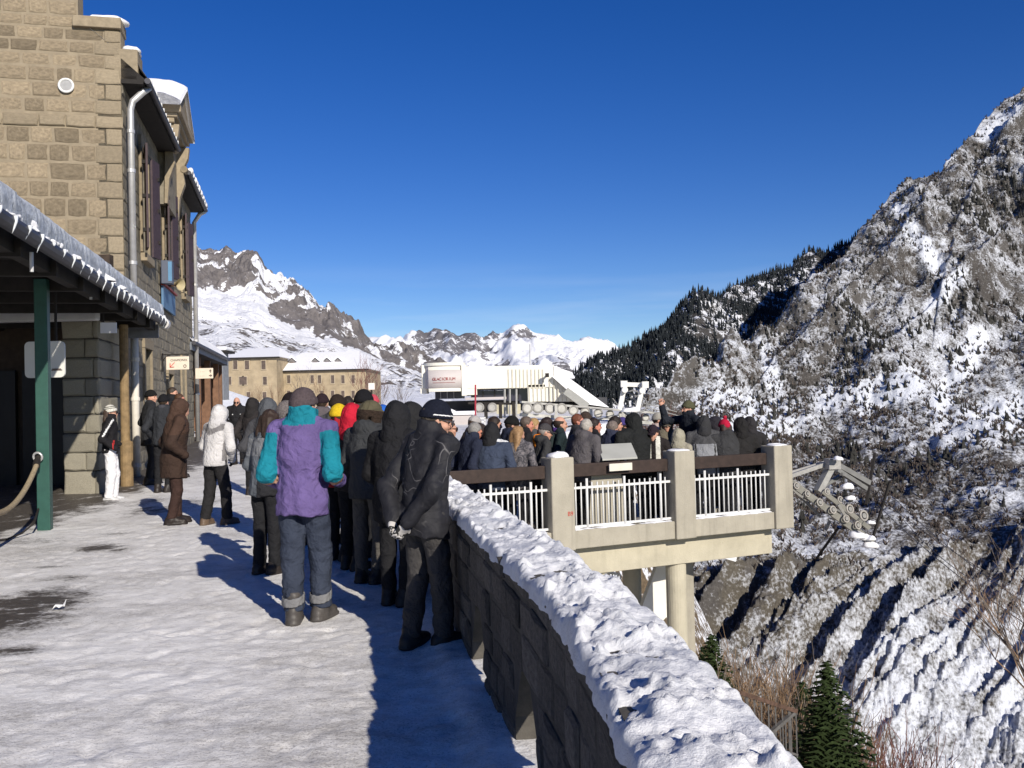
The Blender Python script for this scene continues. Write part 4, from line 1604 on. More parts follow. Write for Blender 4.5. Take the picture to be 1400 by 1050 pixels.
r, a, b, w, h = hang_sign(227, 487, 258, 506, 26.5, 'cream hanging sign with a red arrow on the station facade')
text('lettering', 'CHAMONIX', .088, M_ink, r, (a.x + w * .57, a.y - .006, a.z + h * .72), (1, 0, 0), UP, .003)
ar = MB()
p = Vector((a.x + .13, a.y - .008, a.z + .09))
ar.bar(p + Vector((.12, 0, .12)), p, .012, .028, Vector((0, 1, 0)))
ar.bar(p - Vector((.01, 0, .01)), p + Vector((.10, 0, -.005)), .012, .03, Vector((0, 1, 0)))
ar.bar(p - Vector((.01, 0, .01)), p + Vector((-.005, 0, .10)), .012, .03, Vector((0, 1, 0)))
ar.build('arrow', plain('arrow_red', (.6, .05, .04), .5, .1, 6, 0), r)
MB().ring((a.x + w * .83, a.y - .006, a.z + h * .27), (0, 1, 0), .038, .008, 12, 5).build('emblem', M_ink, r)
ir = MB()
ir.bar((a.x - .12, a.y + .02, b.z + .06), (b.x, a.y + .02, b.z + .06), .03, .03)
for i in range(5):
    t0, t1 = i / 5 * math.pi / 2, (i + 1) / 5 * math.pi / 2
    ir.bar((a.x - .10 + .22 * (1 - math.cos(t0)), a.y + .02, b.z - .20 + .24 * math.sin(t0)), (a.x - .10 + .22 * (1 - math.cos(t1)), a.y + .02, b.z - .20 + .24 * math.sin(t1)), .02, .02)
ir.bar((a.x - .10, a.y + .02, b.z - .42), (a.x - .10, a.y + .02, b.z + .1), .03, .03)
for x in (a.x + .05, b.x - .05):
    ir.bar((x, a.y + .02, b.z), (x, a.y + .02, b.z + .06), .015, .015)
ir.build('bracket', M_dark, r)
r, a, b, w, h = hang_sign(267, 503, 291, 518, 34, 'second cream sign with small black arrows beside the far downpipe')
for zz in (.68, .28):
    text('lettering', '- - -', .10, M_ink, r, (a.x + w * .40, a.y - .006, a.z + h * zz), (1, 0, 0), UP, .003)
am = MB()
for zz, fl in ((.70, 1), (.28, 0)):
    c = Vector((a.x + w * .86, a.y - .006, a.z + h * zz))
    if fl:
        am.prism([c + Vector((-.05, 0, 0)), c + Vector((.05, 0, 0)), c + Vector((0, 0, .07))], (0, -.006, 0))
        am.box(c - UP * .03, (.03, .01, .05))
    else:
        am.prism([c + Vector((0, 0, -.05)), c + Vector((.07, 0, 0)), c + Vector((0, 0, .05))], (0, -.006, 0))
        am.box(c - Vector((.03, 0, 0)), (.05, .01, .03))
am.build('arrow', M_ink, r)
MB().bar((a.x - .14, a.y + .05, b.z - .02), (b.x, a.y + .05, b.z - .02), .03, .03).build('bracket', M_dark, r)

# ---------- granite pier, timber post and dark doorway under the canopy
M_block = plain('speckled_granite', (.30, .275, .215), .85, .22, 30, .8, 90, random_obj=.12, bdist=.015)
py_ = 17.9
k0, k1 = at(86, 600, py_), at(137, 600, py_)
PL, PR = k0.x, k1.x
pier = thing('granite_pier', 'pale speckled granite pier of big blocks under the canopy', 'pier', (PL, py_, 0))
dv = (Vector(at(170, 600, 20.3)) - Vector(at(137, 600, py_)))
dv.z = 0
zz = [0.0] + [1.65 + (565.5 - y) / 1280 * py_ + .0 for y in (647, 622, 595.5, 570, 545, 520, 492, 466, 440, 414)]
zz[0] = -.02
MB().para((PL + .02, py_ + .035, -.1), (PR - PL - .05, 0, 0), (dv.x, dv.y, 0), (0, 0, 3.5)).build('core', M_mortar, pier)
for i in range(len(zz) - 1):
    z0, z1 = zz[i], zz[i + 1]
    f = .62 if i % 2 else .86
    x = PL
    for w in ((PR - PL) * f, (PR - PL) * (1 - f)):
        stone(pier, (x + w / 2, py_ + .03, (z0 + z1) / 2), Vector((1, 0, 0)), Vector((0, -1, 0)), w - .012, z1 - z0 - .014, .06, M_block, 'block')
        x += w
    u = dv.normalized()
    L = dv.length
    n_ = Vector((u.y, -u.x, 0))
    f = .5 if i % 2 else .36
    d = 0
    for w in (L * f, L * (1 - f)):
        c = Vector((PR, py_, 0)) + u * (d + w / 2) - n_ * .04
        stone(pier, (c.x, c.y, (z0 + z1) / 2), u, n_, w - .012, z1 - z0 - .014, .06, M_block, 'block')
        d += w
pp = gp(174, 668, .05)
tag(MB().tube([(pp.x, pp.y, 0), (pp.x, pp.y, 1.0), (pp.x - .02, pp.y, 1.03), (pp.x - .02, pp.y, 3.4)], [.125, .125, .088, .088], 14).build('timber_post', plain('ochre_wood', (.24, .165, .085), .8, .3, 8, .5, 30), None, smooth=False), 'round ochre timber post between the granite pier and the pipe', 'post')

# ============================================================ platform canopy on the left
cz_e, cz_s = 3.60, 41.5
def can_x(Y, off=0.0):                       # eave line of the canopy
    return -2.93 + off - .234 * Y


M_frost = plain('frosted_roof', (.42, .45, .50), .7, .35, 9, .6, 30, bdist=.03)
canopy = thing('platform_canopy', 'long dark platform canopy with frosted roof and a row of icicles', 'canopy', (can_x(15), 15, 0))
Y0, Y1 = 3.0, 21.0
e0, e1 = Vector((can_x(Y0), Y0, cz_e)), Vector((can_x(Y1), Y1, cz_e))
du = (e1 - e0).normalized()
dn = Vector((du.y, -du.x, 0))                # towards the path
pit = math.radians(42)
up_ = (-dn * math.cos(pit) + UP * math.sin(pit))
W = 2.1
nr_ = du.cross(up_)
if nr_.z < 0:
    nr_ = -nr_
MB().para(e0 + UP * .06, e1 - e0, up_ * W, nr_ * .05).build('roof', M_dark, canopy)
n = int((e1 - e0).length / .03)
Q, U = np.meshgrid(np.linspace(0, 1, n), np.linspace(0, 1, 22), indexing='ij')
D = (e1 - e0).length
th = .05 + .17 * sstep(.0, .10, U) * (1 - .45 * sstep(.1, .5, U)) + .02 * fbm(Q * D / .25, U * 6, 0, 4) + .035 * fbm(Q * D / .12, U * 4, 3.0, 3) * (1 - sstep(.06, .2, U))
th[:, 0] = .0
V = np.array(e0)[None, None] + Q[..., None] * np.array(e1 - e0) + U[..., None] * np.array(up_) * W + th[..., None] * np.array(nr_) + np.array((0, 0, .065)) - np.array(dn) * 0 + (np.array(dn) * .05) * (1 - U[..., None])
fme = mk_mesh('frost_layer', V.reshape(-1, 3), grid_faces(n, 22), True)
ob('frost_layer', fme, M_frost, canopy)
snow_edge = MB()
q = np.linspace(0, D, int(D / .02))
U, Q2 = np.meshgrid(np.linspace(-1, 1, 9), q)
lum = np.clip(.55 + fbm(Q2 / .30, U * .4, 2.0, 4) * .9, .12, 1.4)
rad = .055 * lum
cx = np.array(e0)[None, None] + Q2[..., None] * np.array(du) + np.array(dn) * (.085 + .05 * np.sin(U * 1.57))[..., None] * lum[..., None] + (np.array((0, 0, .075)) + np.array((0, 0, 1.0)) * 0) + np.array((0, 0, 1.0)) * (rad * (1 - U) * 1.3)[..., None]
ob('snow_edge', mk_mesh('snow_edge', cx.reshape(-1, 3), grid_faces(len(q), 9), True), M_snow_s, canopy)
# gutter under the edge and icicles
MB().tube([e0 + dn * .10 - UP * .03, e1 + dn * .10 - UP * .03], .085, 10).build('gutter', M_gutter, canopy)
MB().disc(e1 + dn * .10 - UP * .05 - du * .3, du, .12, .3, 14).build('gutter_end', M_zinc, canopy)
M_ice = plain('ice', (.70, .73, .76), .25, .08, 8, .1, spec=.6)
rnd = random.Random(9)
ice_me = []
for k in range(4):
    m = MB().tube([(0, 0, 0), (.004, 0, -.07), (-.02 - .01 * k, .0, -.17), (-.05 - .012 * k, 0, -.25 - .02 * k)], [.036, .030, .016, .003], 6)
    me_ = mk_mesh('icicle', np.array(m.v), m.f, True)
    me_.materials.append(M_ice)
    ice_me.append(me_)
n = 36
for i in range(n):
    p = e0.lerp(e1, (i + .6) / n) + dn * .185 + UP * .02
    o = bpy.data.objects.new('icicle', ice_me[i % 4])
    COL.objects.link(o)
    o.parent = canopy
    o.location = p - canopy.location
    o.scale = (.65, .65, rnd.uniform(.35, .75))
    o.rotation_euler = (rnd.uniform(-.1, .1), rnd.uniform(-.1, .15), 0)
# underside, beams, rear slope
rd = e0 + up_ * W
re = e1 + up_ * W
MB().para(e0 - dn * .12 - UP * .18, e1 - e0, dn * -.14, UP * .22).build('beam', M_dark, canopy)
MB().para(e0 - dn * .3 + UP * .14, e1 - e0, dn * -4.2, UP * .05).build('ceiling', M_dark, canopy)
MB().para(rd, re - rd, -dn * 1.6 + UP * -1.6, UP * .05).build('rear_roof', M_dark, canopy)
for Y in np.arange(4.2, 21, 1.55):
    c = Vector((can_x(Y), Y, cz_e - .12))
    MB().bar(c - dn * .05, c - dn * 4.2, .12, .2).build('rafter', M_dark, canopy)
MB().para(e1 - du * .1 - dn * .05 - UP * .35, -dn * 3.2, du * .08, UP * .30).build('end_board', plain('grey_board', (.20, .21, .24), .6, .15, 4, .1), canopy)
pst = gp(62, 724)
M_green = plain('green_paint', (.022, .075, .058), .45, .12, 8, .08, 40)
for Y in (pst.y,):
    x = pst.x
    po = MB().box((x, Y, 1.75), (.17, .17, 3.56), du)
    po.build('post', M_green, canopy, bevel=.01)
x = can_x(5.2, -.62)
MB().box((x, 5.2, 1.75), (.17, .17, 3.56), du).build('post', M_green, canopy, bevel=.01)
# lamps hanging: two short tubes
for px, py, Y in ((43, 345, 10.5), (124, 390, 14.5), (177, 415, 18)):
    p = at(px, py, Y)
    MB().tube([p, p - UP * .22], .022, 8).build('lamp', plain('lamp_grey', (.5, .5, .5), .4, .1, 5, 0), canopy)
# long pale duct under the canopy
p0, p1 = at(-60, 431, 17.2), at(134, 432, 17.2)
tag(MB().box((p0 + p1) / 2, (p1.x - p0.x, .22, .24)).build('strip_light', plain('pale_case', (.5, .5, .5), .5, .1, 3, 0), None, bevel=.03), 'long pale unlit light casing under the dark canopy', 'light')
a, b = at(137, 441, 16.6), at(157, 455, 16.6)
sgn = thing('small_notice', 'small white notice hanging from the end of the canopy', 'notice', a)
MB().para((a.x, a.y, b.z), (b.x - a.x, .06, 0), (0, .03, 0), (0, 0, a.z - b.z)).build('panel', plain('white_board', (.7, .7, .72), .5, .05, 4, 0), sgn)
MB().bar((a.x + .05, a.y + .02, a.z), (a.x + .05, a.y + .02, a.z + .25), .02, .02).build('rod', M_dark, sgn)
# white panel behind the green post
for (x0, y0, x1, y1, Y, lab, fold) in ((34, 466, 88, 517, 13.9, 'white notice board with rounded corners behind the green post', 1),):
    a, b = at(x0, y1, Y), at(x1, y0, Y)
    w, h = b.x - a.x, b.z - a.z
    pts = []
    for cx, cz, t0 in ((w - .07, h - .07, 0), (.07, h - .07, 90), (.07, .07, 180), (w - .07, .07, 270)):
        for k in range(5):
            t = math.radians(t0 + k * 22.5)
            pts.append((a.x + cx + .07 * math.cos(t), a.y, a.z + cz + .07 * math.sin(t)))
    nb = thing('notice_board', lab, 'notice board', (a.x, a.y, 0))
    MB().prism(pts, (0, .03, 0)).build('panel', plain('enamel_white', (.66, .66, .62), .4, .06, 3, 0), nb)
    mb = MB()
    for zz in (.20, .23):
        mb.box((a.x + w * .80, a.y - .003, a.z + h * zz), (.16 if zz < .22 else .13, .004, .015))
    mb.build('lettering', M_ink, nb)
    for f_ in (.25, .75):
        MB().bar((a.x + w * f_, a.y + .05, b.z - .1), (a.x + w * f_, a.y + .05, 3.5), .03, .03).build('hanger', M_dark, nb)
# back wall and dark doors under the canopy
bw = thing('shed_wall', 'dark timber wall with doors deep under the canopy', 'wall', (-12, 18.5, 0))
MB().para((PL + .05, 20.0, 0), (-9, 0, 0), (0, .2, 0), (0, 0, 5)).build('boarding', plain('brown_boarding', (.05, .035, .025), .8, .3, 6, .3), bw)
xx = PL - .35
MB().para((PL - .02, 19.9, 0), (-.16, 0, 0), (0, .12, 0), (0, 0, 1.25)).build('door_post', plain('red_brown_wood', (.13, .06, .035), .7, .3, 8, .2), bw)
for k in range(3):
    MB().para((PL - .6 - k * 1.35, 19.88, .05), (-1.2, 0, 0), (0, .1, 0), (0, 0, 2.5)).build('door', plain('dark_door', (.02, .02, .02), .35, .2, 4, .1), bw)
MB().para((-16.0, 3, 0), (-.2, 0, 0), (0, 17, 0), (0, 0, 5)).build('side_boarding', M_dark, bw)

# rope from the post and the cable on the ground
rp0 = Vector((pst.x - .02, pst.y - .12, CH + (565 - 630) / 1280 * 13))
rp = []
end = at(-60, 668, 9.0)
for i in range(25):
    t = i / 24
    p = rp0.lerp(end, t)
    p.z -= .74 * 4 * t * (1 - t) * .62
    rp.append(p)
rope = thing('barrier_rope', 'thick beige rope hanging from a ring on the green post', 'rope', rp0)
MB().tube(rp, .034, 10).build('cord', plain('hemp', (.34, .27, .17), .9, .25, 30, .6, 60), rope, smooth=True)
MB().ring(rp0 + Vector((0, -.02, .04)), (0, 1, .2), .06, .018, 14, 6).build('ring', M_zinc, rope, smooth=True)
MB().tube([rp0 + Vector((0, .03, .04)), rp0 + Vector((0, -.03, .0)), rp[1]], [.045, .045, .05], 8).build('end_cap', M_dark, rope)
cb_pts = [(pst.x - .1, pst.y + .05, .34), gp(46, 716, .16), gp(30, 729, .05), gp(10, 737, .02), gp(-20, 740, .02), gp(-60, 745, .02)]
pts = []
for i in range(len(cb_pts) - 1):
    for k in range(5):
        pts.append(Vector(cb_pts[i]).lerp(Vector(cb_pts[i + 1]), k / 5))
tag(MB().tube(pts, .014, 6).build('black_cable', M_dark, None, smooth=True), 'black cable trailing from the green post onto the ground', 'cable')
# scrap of paper
pc = gp(81, 832, .015)
V = []
for i in range(4):
    for j in range(4):
        V.append((pc.x - .04 + .026 * i + .006 * math.sin(3 * j), pc.y - .03 + .024 * j, .02 + .022 * abs(math.sin(1.7 * i + 2.3 * j)) + (.05 if (i, j) == (3, 3) else 0)))
F = [(i * 4 + j, i * 4 + j + 1, (i + 1) * 4 + j + 1, (i + 1) * 4 + j) for i in range(3) for j in range(3)]
pm = ob('paper_scrap', mk_mesh('paper_scrap', np.array(V), F), plain('paper', (.8, .8, .8), .8, .03, 10, 0))
md = pm.modifiers.new('solid', 'SOLIDIFY'); md.thickness = .003
tag(pm, 'crumpled scrap of white paper on the trodden snow', 'paper scrap')

# ============================================================ second platform shelter with timber posts
M_woodp = plain('brown_timber', (.16, .085, .05), .75, .25, 5, .3)
kio = thing('timber_shelter', 'low timber shelter with a snowy roof beyond the station building', 'shelter', fpt(LEN + 2, 0, 1.0))
ka, kb = at(262, 476, 34), at(311, 501, 47)
kz = (ka.z + kb.z) / 2
ka.z = kb.z = kz
ku = (kb - ka)
kL = ku.length
ku.normalize()
kn = Vector((ku.y, -ku.x, 0))
MB().para(ka, ku * kL, -kn * .12, UP * .30).build('fascia', plain('grey_blue_board', (.15, .165, .19), .6, .15, 4, .1), kio)
MB().tube([ka + kn * .08 + UP * .26, kb + kn * .08 + UP * .26], .08, 8).build('gutter', M_gutter, kio)
n = int(kL / .08)
U, Q = np.meshgrid(np.linspace(0, 1, 20), np.linspace(0, kL, n))
th = .30 + np.minimum(U * 9, 1) * .24 + .08 * fbm(Q / .5, U * 4, 0, 3) + U * 2.3
V = np.array(ka)[None, None] + Q[..., None] * np.array(ku) - (U * 3.4 - .05)[..., None] * np.array(kn) + th[..., None] * np.array((0, 0, 1.0))
ob('roof_snow', mk_mesh('roof_snow', V.reshape(-1, 3), grid_faces(n, 20), True), M_roof_snow, kio)
MB().para(ka - kn * 3 - UP * kz, ku * kL, -kn * .2, UP * (kz + 1.0)).build('rear_wall', M_woodp, kio)
MB().para(kb - UP * kz - kn * 3.0, kn * 2.6, -ku * .15, UP * (kz + .2)).build('end_wall', M_woodp, kio)
for t in (.10, .36, .62, .88, 1.0):
    c = ka + ku * (kL * t - .1) - kn * .25
    p = MB().para(c - UP * kz, -ku * .24, -kn * .24, UP * kz)
    p.build('post', M_woodp, kio)
    MB().bar(c - UP * 1.0 - kn * .1, c - kn * .9 - UP * .1, .14, .14).build('brace', M_woodp, kio)
MB().para(ka - UP * .02, ku * kL, -kn * 3.2, UP * .02).build('ceiling', M_dark, kio)

# ============================================================ granite hotel in the distance
M_hotel = plain('hotel_stone', (.34, .27, .175), .85, .22, .8, .5, 3, bdist=.1)
M_hwin = plain('hotel_window', (.10, .075, .06), .4, .3, 3, 0)
hotel = thing('granite_hotel', 'long granite hotel with rows of small windows and a snowy roof', 'building', at(400, 545, 140))
HB = at(400, 575, 140).z


def hblock(x0, x1, ye, yr, Y, dep, wins, nm, hips=True):
    e0, e1 = at(x0, ye, Y), at(x1, ye, Y)
    e1.z = e0.z = (e0.z + e1.z) / 2
    zr = at((x0 + x1) / 2, yr, Y).z
    w = MB().para((e0.x, Y, HB - 3), (e1.x - e0.x, 0, 0), (0, dep, 0), (0, 0, e0.z - HB + 3)).build('wall', M_hotel, hotel)
    ov = .5
    A = [Vector((e0.x - ov, Y - ov, e0.z)), Vector((e1.x + ov, Y - ov, e0.z)), Vector((e1.x + ov, Y + dep + ov, e0.z)), Vector((e0.x - ov, Y + dep + ov, e0.z))]
    hp = min(dep * .4, (e1.x - e0.x) * .16) if hips else .1
    R0, R1 = Vector((e0.x + hp, Y + dep / 2, zr + .2)), Vector((e1.x - hp, Y + dep / 2, zr + .2))
    mb = MB()
    mb.add(A + [R0, R1], [(0, 1, 5, 4), (1, 2, 5), (2, 3, 4, 5), (3, 0, 4), (3, 2, 1, 0)])
    mb.build('roof', M_roof_snow, hotel)
    MB().para((e0.x - ov, Y - ov, e0.z - .22), (e1.x - e0.x + 2 * ov, 0, 0), (0, .4, 0), (0, 0, .2)).build('eaves', M_dark, hotel)
    for (px, py0, py1, wd) in wins:
        a, b = at(px - wd, py1, Y), at(px + wd, py0, Y)
        f = MB().para((a.x - .12, Y - .10, a.z - .12), (b.x - a.x + .24, 0, 0), (0, .12, 0), (0, 0, b.z - a.z + .24)).build('window', plain('hotel_surround', (.40, .33, .23), .8, .1, 3, 0), hotel)
        MB().para((a.x, Y - .13, a.z), (b.x - a.x, 0, 0), (0, .04, 0), (0, 0, b.z - a.z)).build('pane', M_hwin, f)
    return w


w1 = [(x, 493, 505, 2.6) for x in (322, 338, 360.5)] + [(x, 515, 526, 2.4) for x in (314, 330, 335, 362.5)] + [(x, 536, 546, 2.4) for x in (318, 340, 362)]
hblock(309, 378, 488.5, 474, 138, 14, w1, 'a')
w2 = [(x, 513, 524, 2.0) for x in (380, 395, 427, 437, 455, 469, 483)] + [(x, 534, 544, 2.0) for x in (380, 395, 410, 427, 440, 455, 469, 483)]
hblock(378, 500, 505.5, 479, 142, 16, w2, 'b', True)
for x in (399, 431, 447, 462):
    a = at(x, 497, 145)
    dm = MB().prism([a + Vector((-.5, 0, -.6)), a + Vector((.5, 0, -.6)), a + Vector((.5, 0, .35)), a + Vector((0, 0, .9)), a + Vector((-.5, 0, .35))], (0, 2.5, 0)).build('dormer', plain('grey_slate', (.16, .15, .15), .7, .2, 3, 0), hotel)
    MB().para(a + Vector((-.3, -.03, -.45)), (.6, 0, 0), (0, .03, 0), (0, 0, .7)).build('pane', M_hwin, dm)
    MB().prism([a + Vector((-.75, -.2, .28)), a + Vector((0, -.2, .95)), a + Vector((.75, -.2, .28)), a + Vector((.7, -.2, .55)), a + Vector((0, -.2, 1.25)), a + Vector((-.7, -.2, .55))], (0, 3, 0)).build('roof_snow', M_roof_snow, dm)
# snow-capped hut roof peeping over the shelter
a = at(305, 482, 60)
hut = thing('small_hut', 'little grey hut with a flat snowy roof behind the timber shelter', 'hut', (a.x, a.y, a.z - 3))
MB().box((a.x - .55, a.y + 1, a.z - 1.9), (.8, 1.2, 3.8)).build('wall', plain('grey_hut', (.2, .21, .22), .7, .2, 3, .2), hut)
MB().box((a.x - .45, a.y + 1, a.z + .07), (1.3, 1.8, .14)).build('roof', M_dark, hut)
MB().box((a.x - .45, a.y + 1, a.z + .28), (1.2, 1.7, .28)).build('roof_snow', M_roof_snow, hut, bevel=.1)
# distant white sign on a post with a small red plate
a, b = at(503.5, 533, 34), at(512, 523.5, 34)
sg_ = thing('white_sign', 'small square white sign on a post above the heads of the crowd', 'sign', (a.x, a.y, .3))
MB().para((a.x, a.y, a.z), (b.x - a.x, 0, 0), (0, .03, 0), (0, 0, b.z - a.z)).build('panel', plain('sign_white', (.75, .68, .64), .5, .04, 5, 0), sg_, bevel=.03)
MB().tube([((a.x + b.x) / 2, a.y + .05, .2), ((a.x + b.x) / 2, a.y + .05, b.z)], .03, 6).build('pole', M_dark, sg_)

# ============================================================ white exhibition building with the lift station
GY = 62.0
M_white = plain('white_cladding', (.72, .70, .62), .6, .05, .8, .1, 8, bdist=.02)
M_pgrey = plain('pale_grey_panel', (.46, .42, .41), .6, .06, .5, .05)
M_dkgl = plain('dark_window', (.035, .033, .05), .15, .3, .6, 0, spec=.6)
gl = thing('exhibition_building', 'white flat roofed exhibition building with a rounded lettered end', 'building', at(690, 560, GY))


def gbox(x0, x1, y0, y1, Y, dep, name, mat, parent, bevel=0.0):
    a, b = at(x0, y1, Y), at(x1, y0, Y)
    # level: use mean heights
    zt = (at(x0, y0, Y).z + at(x1, y0, Y).z) / 2
    zb_ = (at(x0, y1, Y).z + at(x1, y1, Y).z) / 2
    return MB().para((a.x, Y, zb_), (b.x - a.x, 0, 0), (0, dep, 0), (0, 0, zt - zb_)).build(name, mat, parent, bevel=bevel)


main = gbox(632, 757, 500, 531, GY, 9, 'hall', M_white, gl, .05)
gbox(632, 652, 531, 540, GY + .0, 8.9, 'corner_block', M_white, gl)
# vertical ribs of the cladding
x_ = 695
while x_ < 744:
    gbox(x_, x_ + .8, 505, 531, GY - .05, .05, 'rib', plain('cladding_joint', (.52, .49, .40), .6, .1, 3, 0), gl)
    x_ += 5.2
gbox(644, 690, 534, 543.5, GY + .8, .1, 'window', M_dkgl, gl)
gbox(690, 723, 531, 548, GY + .8, .1, 'window', M_dkgl, gl)
for x in (660, 676, 692, 708):
    gbox(x, x + .9, 532, 545, GY + .7, .1, 'mullion', M_dark, gl)
gbox(636, 692, 543, 546.3, GY - 2.2, 3.0, 'canopy', M_pgrey, gl)
gbox(590, 830, 546, 570, GY + 1.8, 5, 'basement', plain('dark_basement', (.05, .05, .055), .7, .3, 1, .1), gl)
gbox(722, 745, 526, 549, GY + .0, 6, 'clad_panel', M_white, gl)
x_ = 723.5
while x_ < 800:
    top = 527 if x_ < 750 else max(510 + (x_ - 757) * .86, 515)
    if x_ < 790:
        gbox(x_, x_ + .7, top + 2, 549, GY - .06, .05, 'rib', plain('cladding_joint', (.52, .49, .40), .6, .1, 3, 0), gl)
    x_ += 5.6
# rounded end with the sign
cA, cB = at(577, 499, GY), at(634, 499, GY)
cx_, R = (cA.x + cB.x) / 2, (cB.x - cA.x) / 2
cyl_c = Vector((cx_, GY + R * .75, 0))
zt, zb_ = at(605, 500.5, GY).z, at(605, 531, GY).z
mb = MB()
mb.tube([cyl_c + UP * zb_, cyl_c + UP * zt], R, 40)
mb.build('rounded_end', M_pgrey, gl, smooth=False)
mb = MB().tube([cyl_c + UP * (zt + .02), cyl_c + UP * (zt + .22)], R * 1.04, 40)
mb.build('roof_rim', M_white, gl)
for a_, sgn in ((577, 1), (631.5, 1)):
    gbox(a_, a_ + 5.5, 499, 531 if a_ < 600 else 541, GY - .1 if a_ > 600 else GY + .4, 2.6, 'pilaster', M_white, gl)
gbox(575, 583, 531, 538, GY + .5, 2, 'pilaster', M_white, gl)
gbox(595, 631, 531, 545, GY + 1.4, 4, 'glazing', M_dkgl, gl)
for x in (602, 611, 620):
    gbox(x, x + .8, 531, 545, GY + 1.3, .1, 'mullion', plain('mullion_grey', (.25, .25, .27), .5, .1, 4, 0), gl)
# curved lettered banner standing a little off the cylinder
Rb = R + .35
z0, z1 = at(608, 530, GY - 2).z, at(608, 505, GY - 2).z
angs = np.linspace(-.62, .80, 24)
V, F = [], []
for t in angs:
    for zz in (z0, z1):
        V.append((cyl_c.x + Rb * math.sin(t), cyl_c.y - Rb * math.cos(t), zz))
for i in range(len(angs) - 1):
    F.append((2 * i, 2 * i + 2, 2 * i + 3, 2 * i + 1))
bn = ob('banner', mk_mesh('banner', np.array(V), F, True), plain('banner_grey', (.50, .455, .44), .7, .06, .6, 0), gl)
bn.modifiers.new('solid', 'SOLIDIFY').thickness = .04
M_wine = plain('wine_letters', (.28, .045, .04), .6, .1, 5, 0)
word = 'GLACIORIUM'
for i, ch in enumerate(word):
    t = -.34 + .78 * i / (len(word) - 1)
    o = Vector((cyl_c.x + (Rb + .03) * math.sin(t), cyl_c.y - (Rb + .03) * math.cos(t), z0 + (z1 - z0) * .50))
    text('letter', ch, .27 if i != 2 else .22, M_wine, bn, o, (math.cos(t), math.sin(t), 0), UP, .01)
mb = MB()
for i in range(30):
    t = -.60 + 1.38 * i / 29
    for zz in (z1 + .12, z0 - .12):
        mb.box((cyl_c.x + (R + .2) * math.sin(t), cyl_c.y - (R + .2) * math.cos(t), zz), (.08, .3, .22))
mb.build('lacing', M_white, bn)
mb = MB()
for i in range(14):
    t = -.34 + .78 * i / 13
    mb.box((cyl_c.x + (Rb + .02) * math.sin(t), cyl_c.y - (Rb + .02) * math.cos(t), z0 + (z1 - z0) * .30), (.14, .02, .02), Vector((math.cos(t), math.sin(t), 0)))
mb.build('underline', M_wine, bn)
a = at(725, 500, GY + 3)
MB().tube([a - UP * .2, a + UP * 1.5], .05, 6).build('mast', plain('mast_grey', (.5, .5, .5), .4, .1, 5, 0), gl)
# sloping snow covered end running down to the right
poly = [at(757.2, 500.5, GY - .05), at(782, 509, GY - .05), at(786, 517, GY - .05), at(757.2, 517, GY - .05)]
MB().prism(poly, (0, 7, 0)).build('sloping_roof', M_roof_snow, gl)
poly = [at(742, 514.8, GY + .1), at(756, 514, GY + .1), at(794, 549, GY + .1), at(742, 549, GY + .1)]
MB().prism(poly, (0, 6.6, 0)).build('gable', M_white, gl)
poly = [at(755, 515, GY - .5), at(773, 513, GY - .5), at(833, 557, GY - .5), at(797, 552, GY - .5)]
MB().prism(poly, (0, 5.5, .2)).build('snow_slope', M_roof_snow, gl)
MB().bar(at(773, 534, GY - .8), at(803, 556, GY - .8), .25, .5).build('stair_string', plain('string_grey', (.30, .30, .28), .6, .1, 4, .1), gl)
a = at(748, 513, GY - .7)
fl = MB().box(a, (.24, .3, .26)).build('floodlight', M_dark, gl)
MB().bar(a + Vector((0, .3, 0)), a + Vector((0, .8, 0)), .1, .1).build('bracket', M_dark, fl)

# ---------- tyre conveyors of the gondola lift
M_tyre = plain('grey_tyre', (.26, .25, .23), .7, .25, 6, .3, 30)
M_gal = plain('galvanised', (.42, .41, .38), .45, .15, 4, .1, 20, metal=.3)


def wheel(c, ax, R, parent):
    t = MB().ring(c, ax, R * .82, R * .20, 22, 8).build('wheel', M_tyre, parent, smooth=True)
    h = MB().disc(c, ax, R * .66, R * .22, 18)
    h.build('hub', M_gal, t)
    s = MB()
    a = Vector(ax).normalized()
    b = a.cross(UP)
    for k in range(5):
        an = k * 2 * math.pi / 5
        d = (b * math.cos(an) + UP * math.sin(an))
        s.bar(Vector(c) + d * R * .1 - a * R * .13, Vector(c) + d * R * .62 - a * R * .13, R * .14, R * .06)
    s.build('spokes', plain('hub_dark', (.20, .20, .19), .5, .2, 4, 0), t)
    return t


WY = 46.0
cvA = thing('tyre_conveyor', 'row of grey lift tyres under the white building', 'conveyor', at(760, 570, WY))
for i, (x, y, rr) in enumerate([(721, 558, 7.6), (735.5, 557.5, 7.6), (752, 558, 7.6), (768, 558.5, 7.6), (784, 561, 7.2), (800, 563, 7.0), (818, 565, 6.6), (834, 566.5, 6.2), (851, 567, 6.0), (866, 569, 5.8), (883, 571, 5.4)]):
    wheel(at(x, y, WY + i * .35), (0.1, -1, 0), rr / 1280 * WY, cvA)
MB().bar(at(712, 549.5, WY + .4), at(900, 565, WY + 3.5), .25, .10).build('top_beam', M_gal, cvA)
MB().bar(at(712, 567, WY + .4), at(900, 579, WY + 3.5), .3, .16).build('beam', M_gal, cvA)
for x in (716, 760, 808, 852):
    p = at(x, 550 + (x - 712) * .08, WY + .6)
    MB().bar(p, p - UP * 2.6, .14, .14).build('leg', M_gal, cvA)
cvB = thing('tyre_conveyor', 'pair of dark lift tyres below the glass front of the white building', 'conveyor', at(655, 570, WY + 4))
for x in (655.5, 673):
    wheel(at(x, 557, WY + 4), (0, -1, 0), 6.6 / 1280 * (WY + 4), cvB)
MB().bar(at(640, 551, WY + 4.4), at(700, 552, WY + 4.4), .2, .12).build('beam', M_dark, cvB)
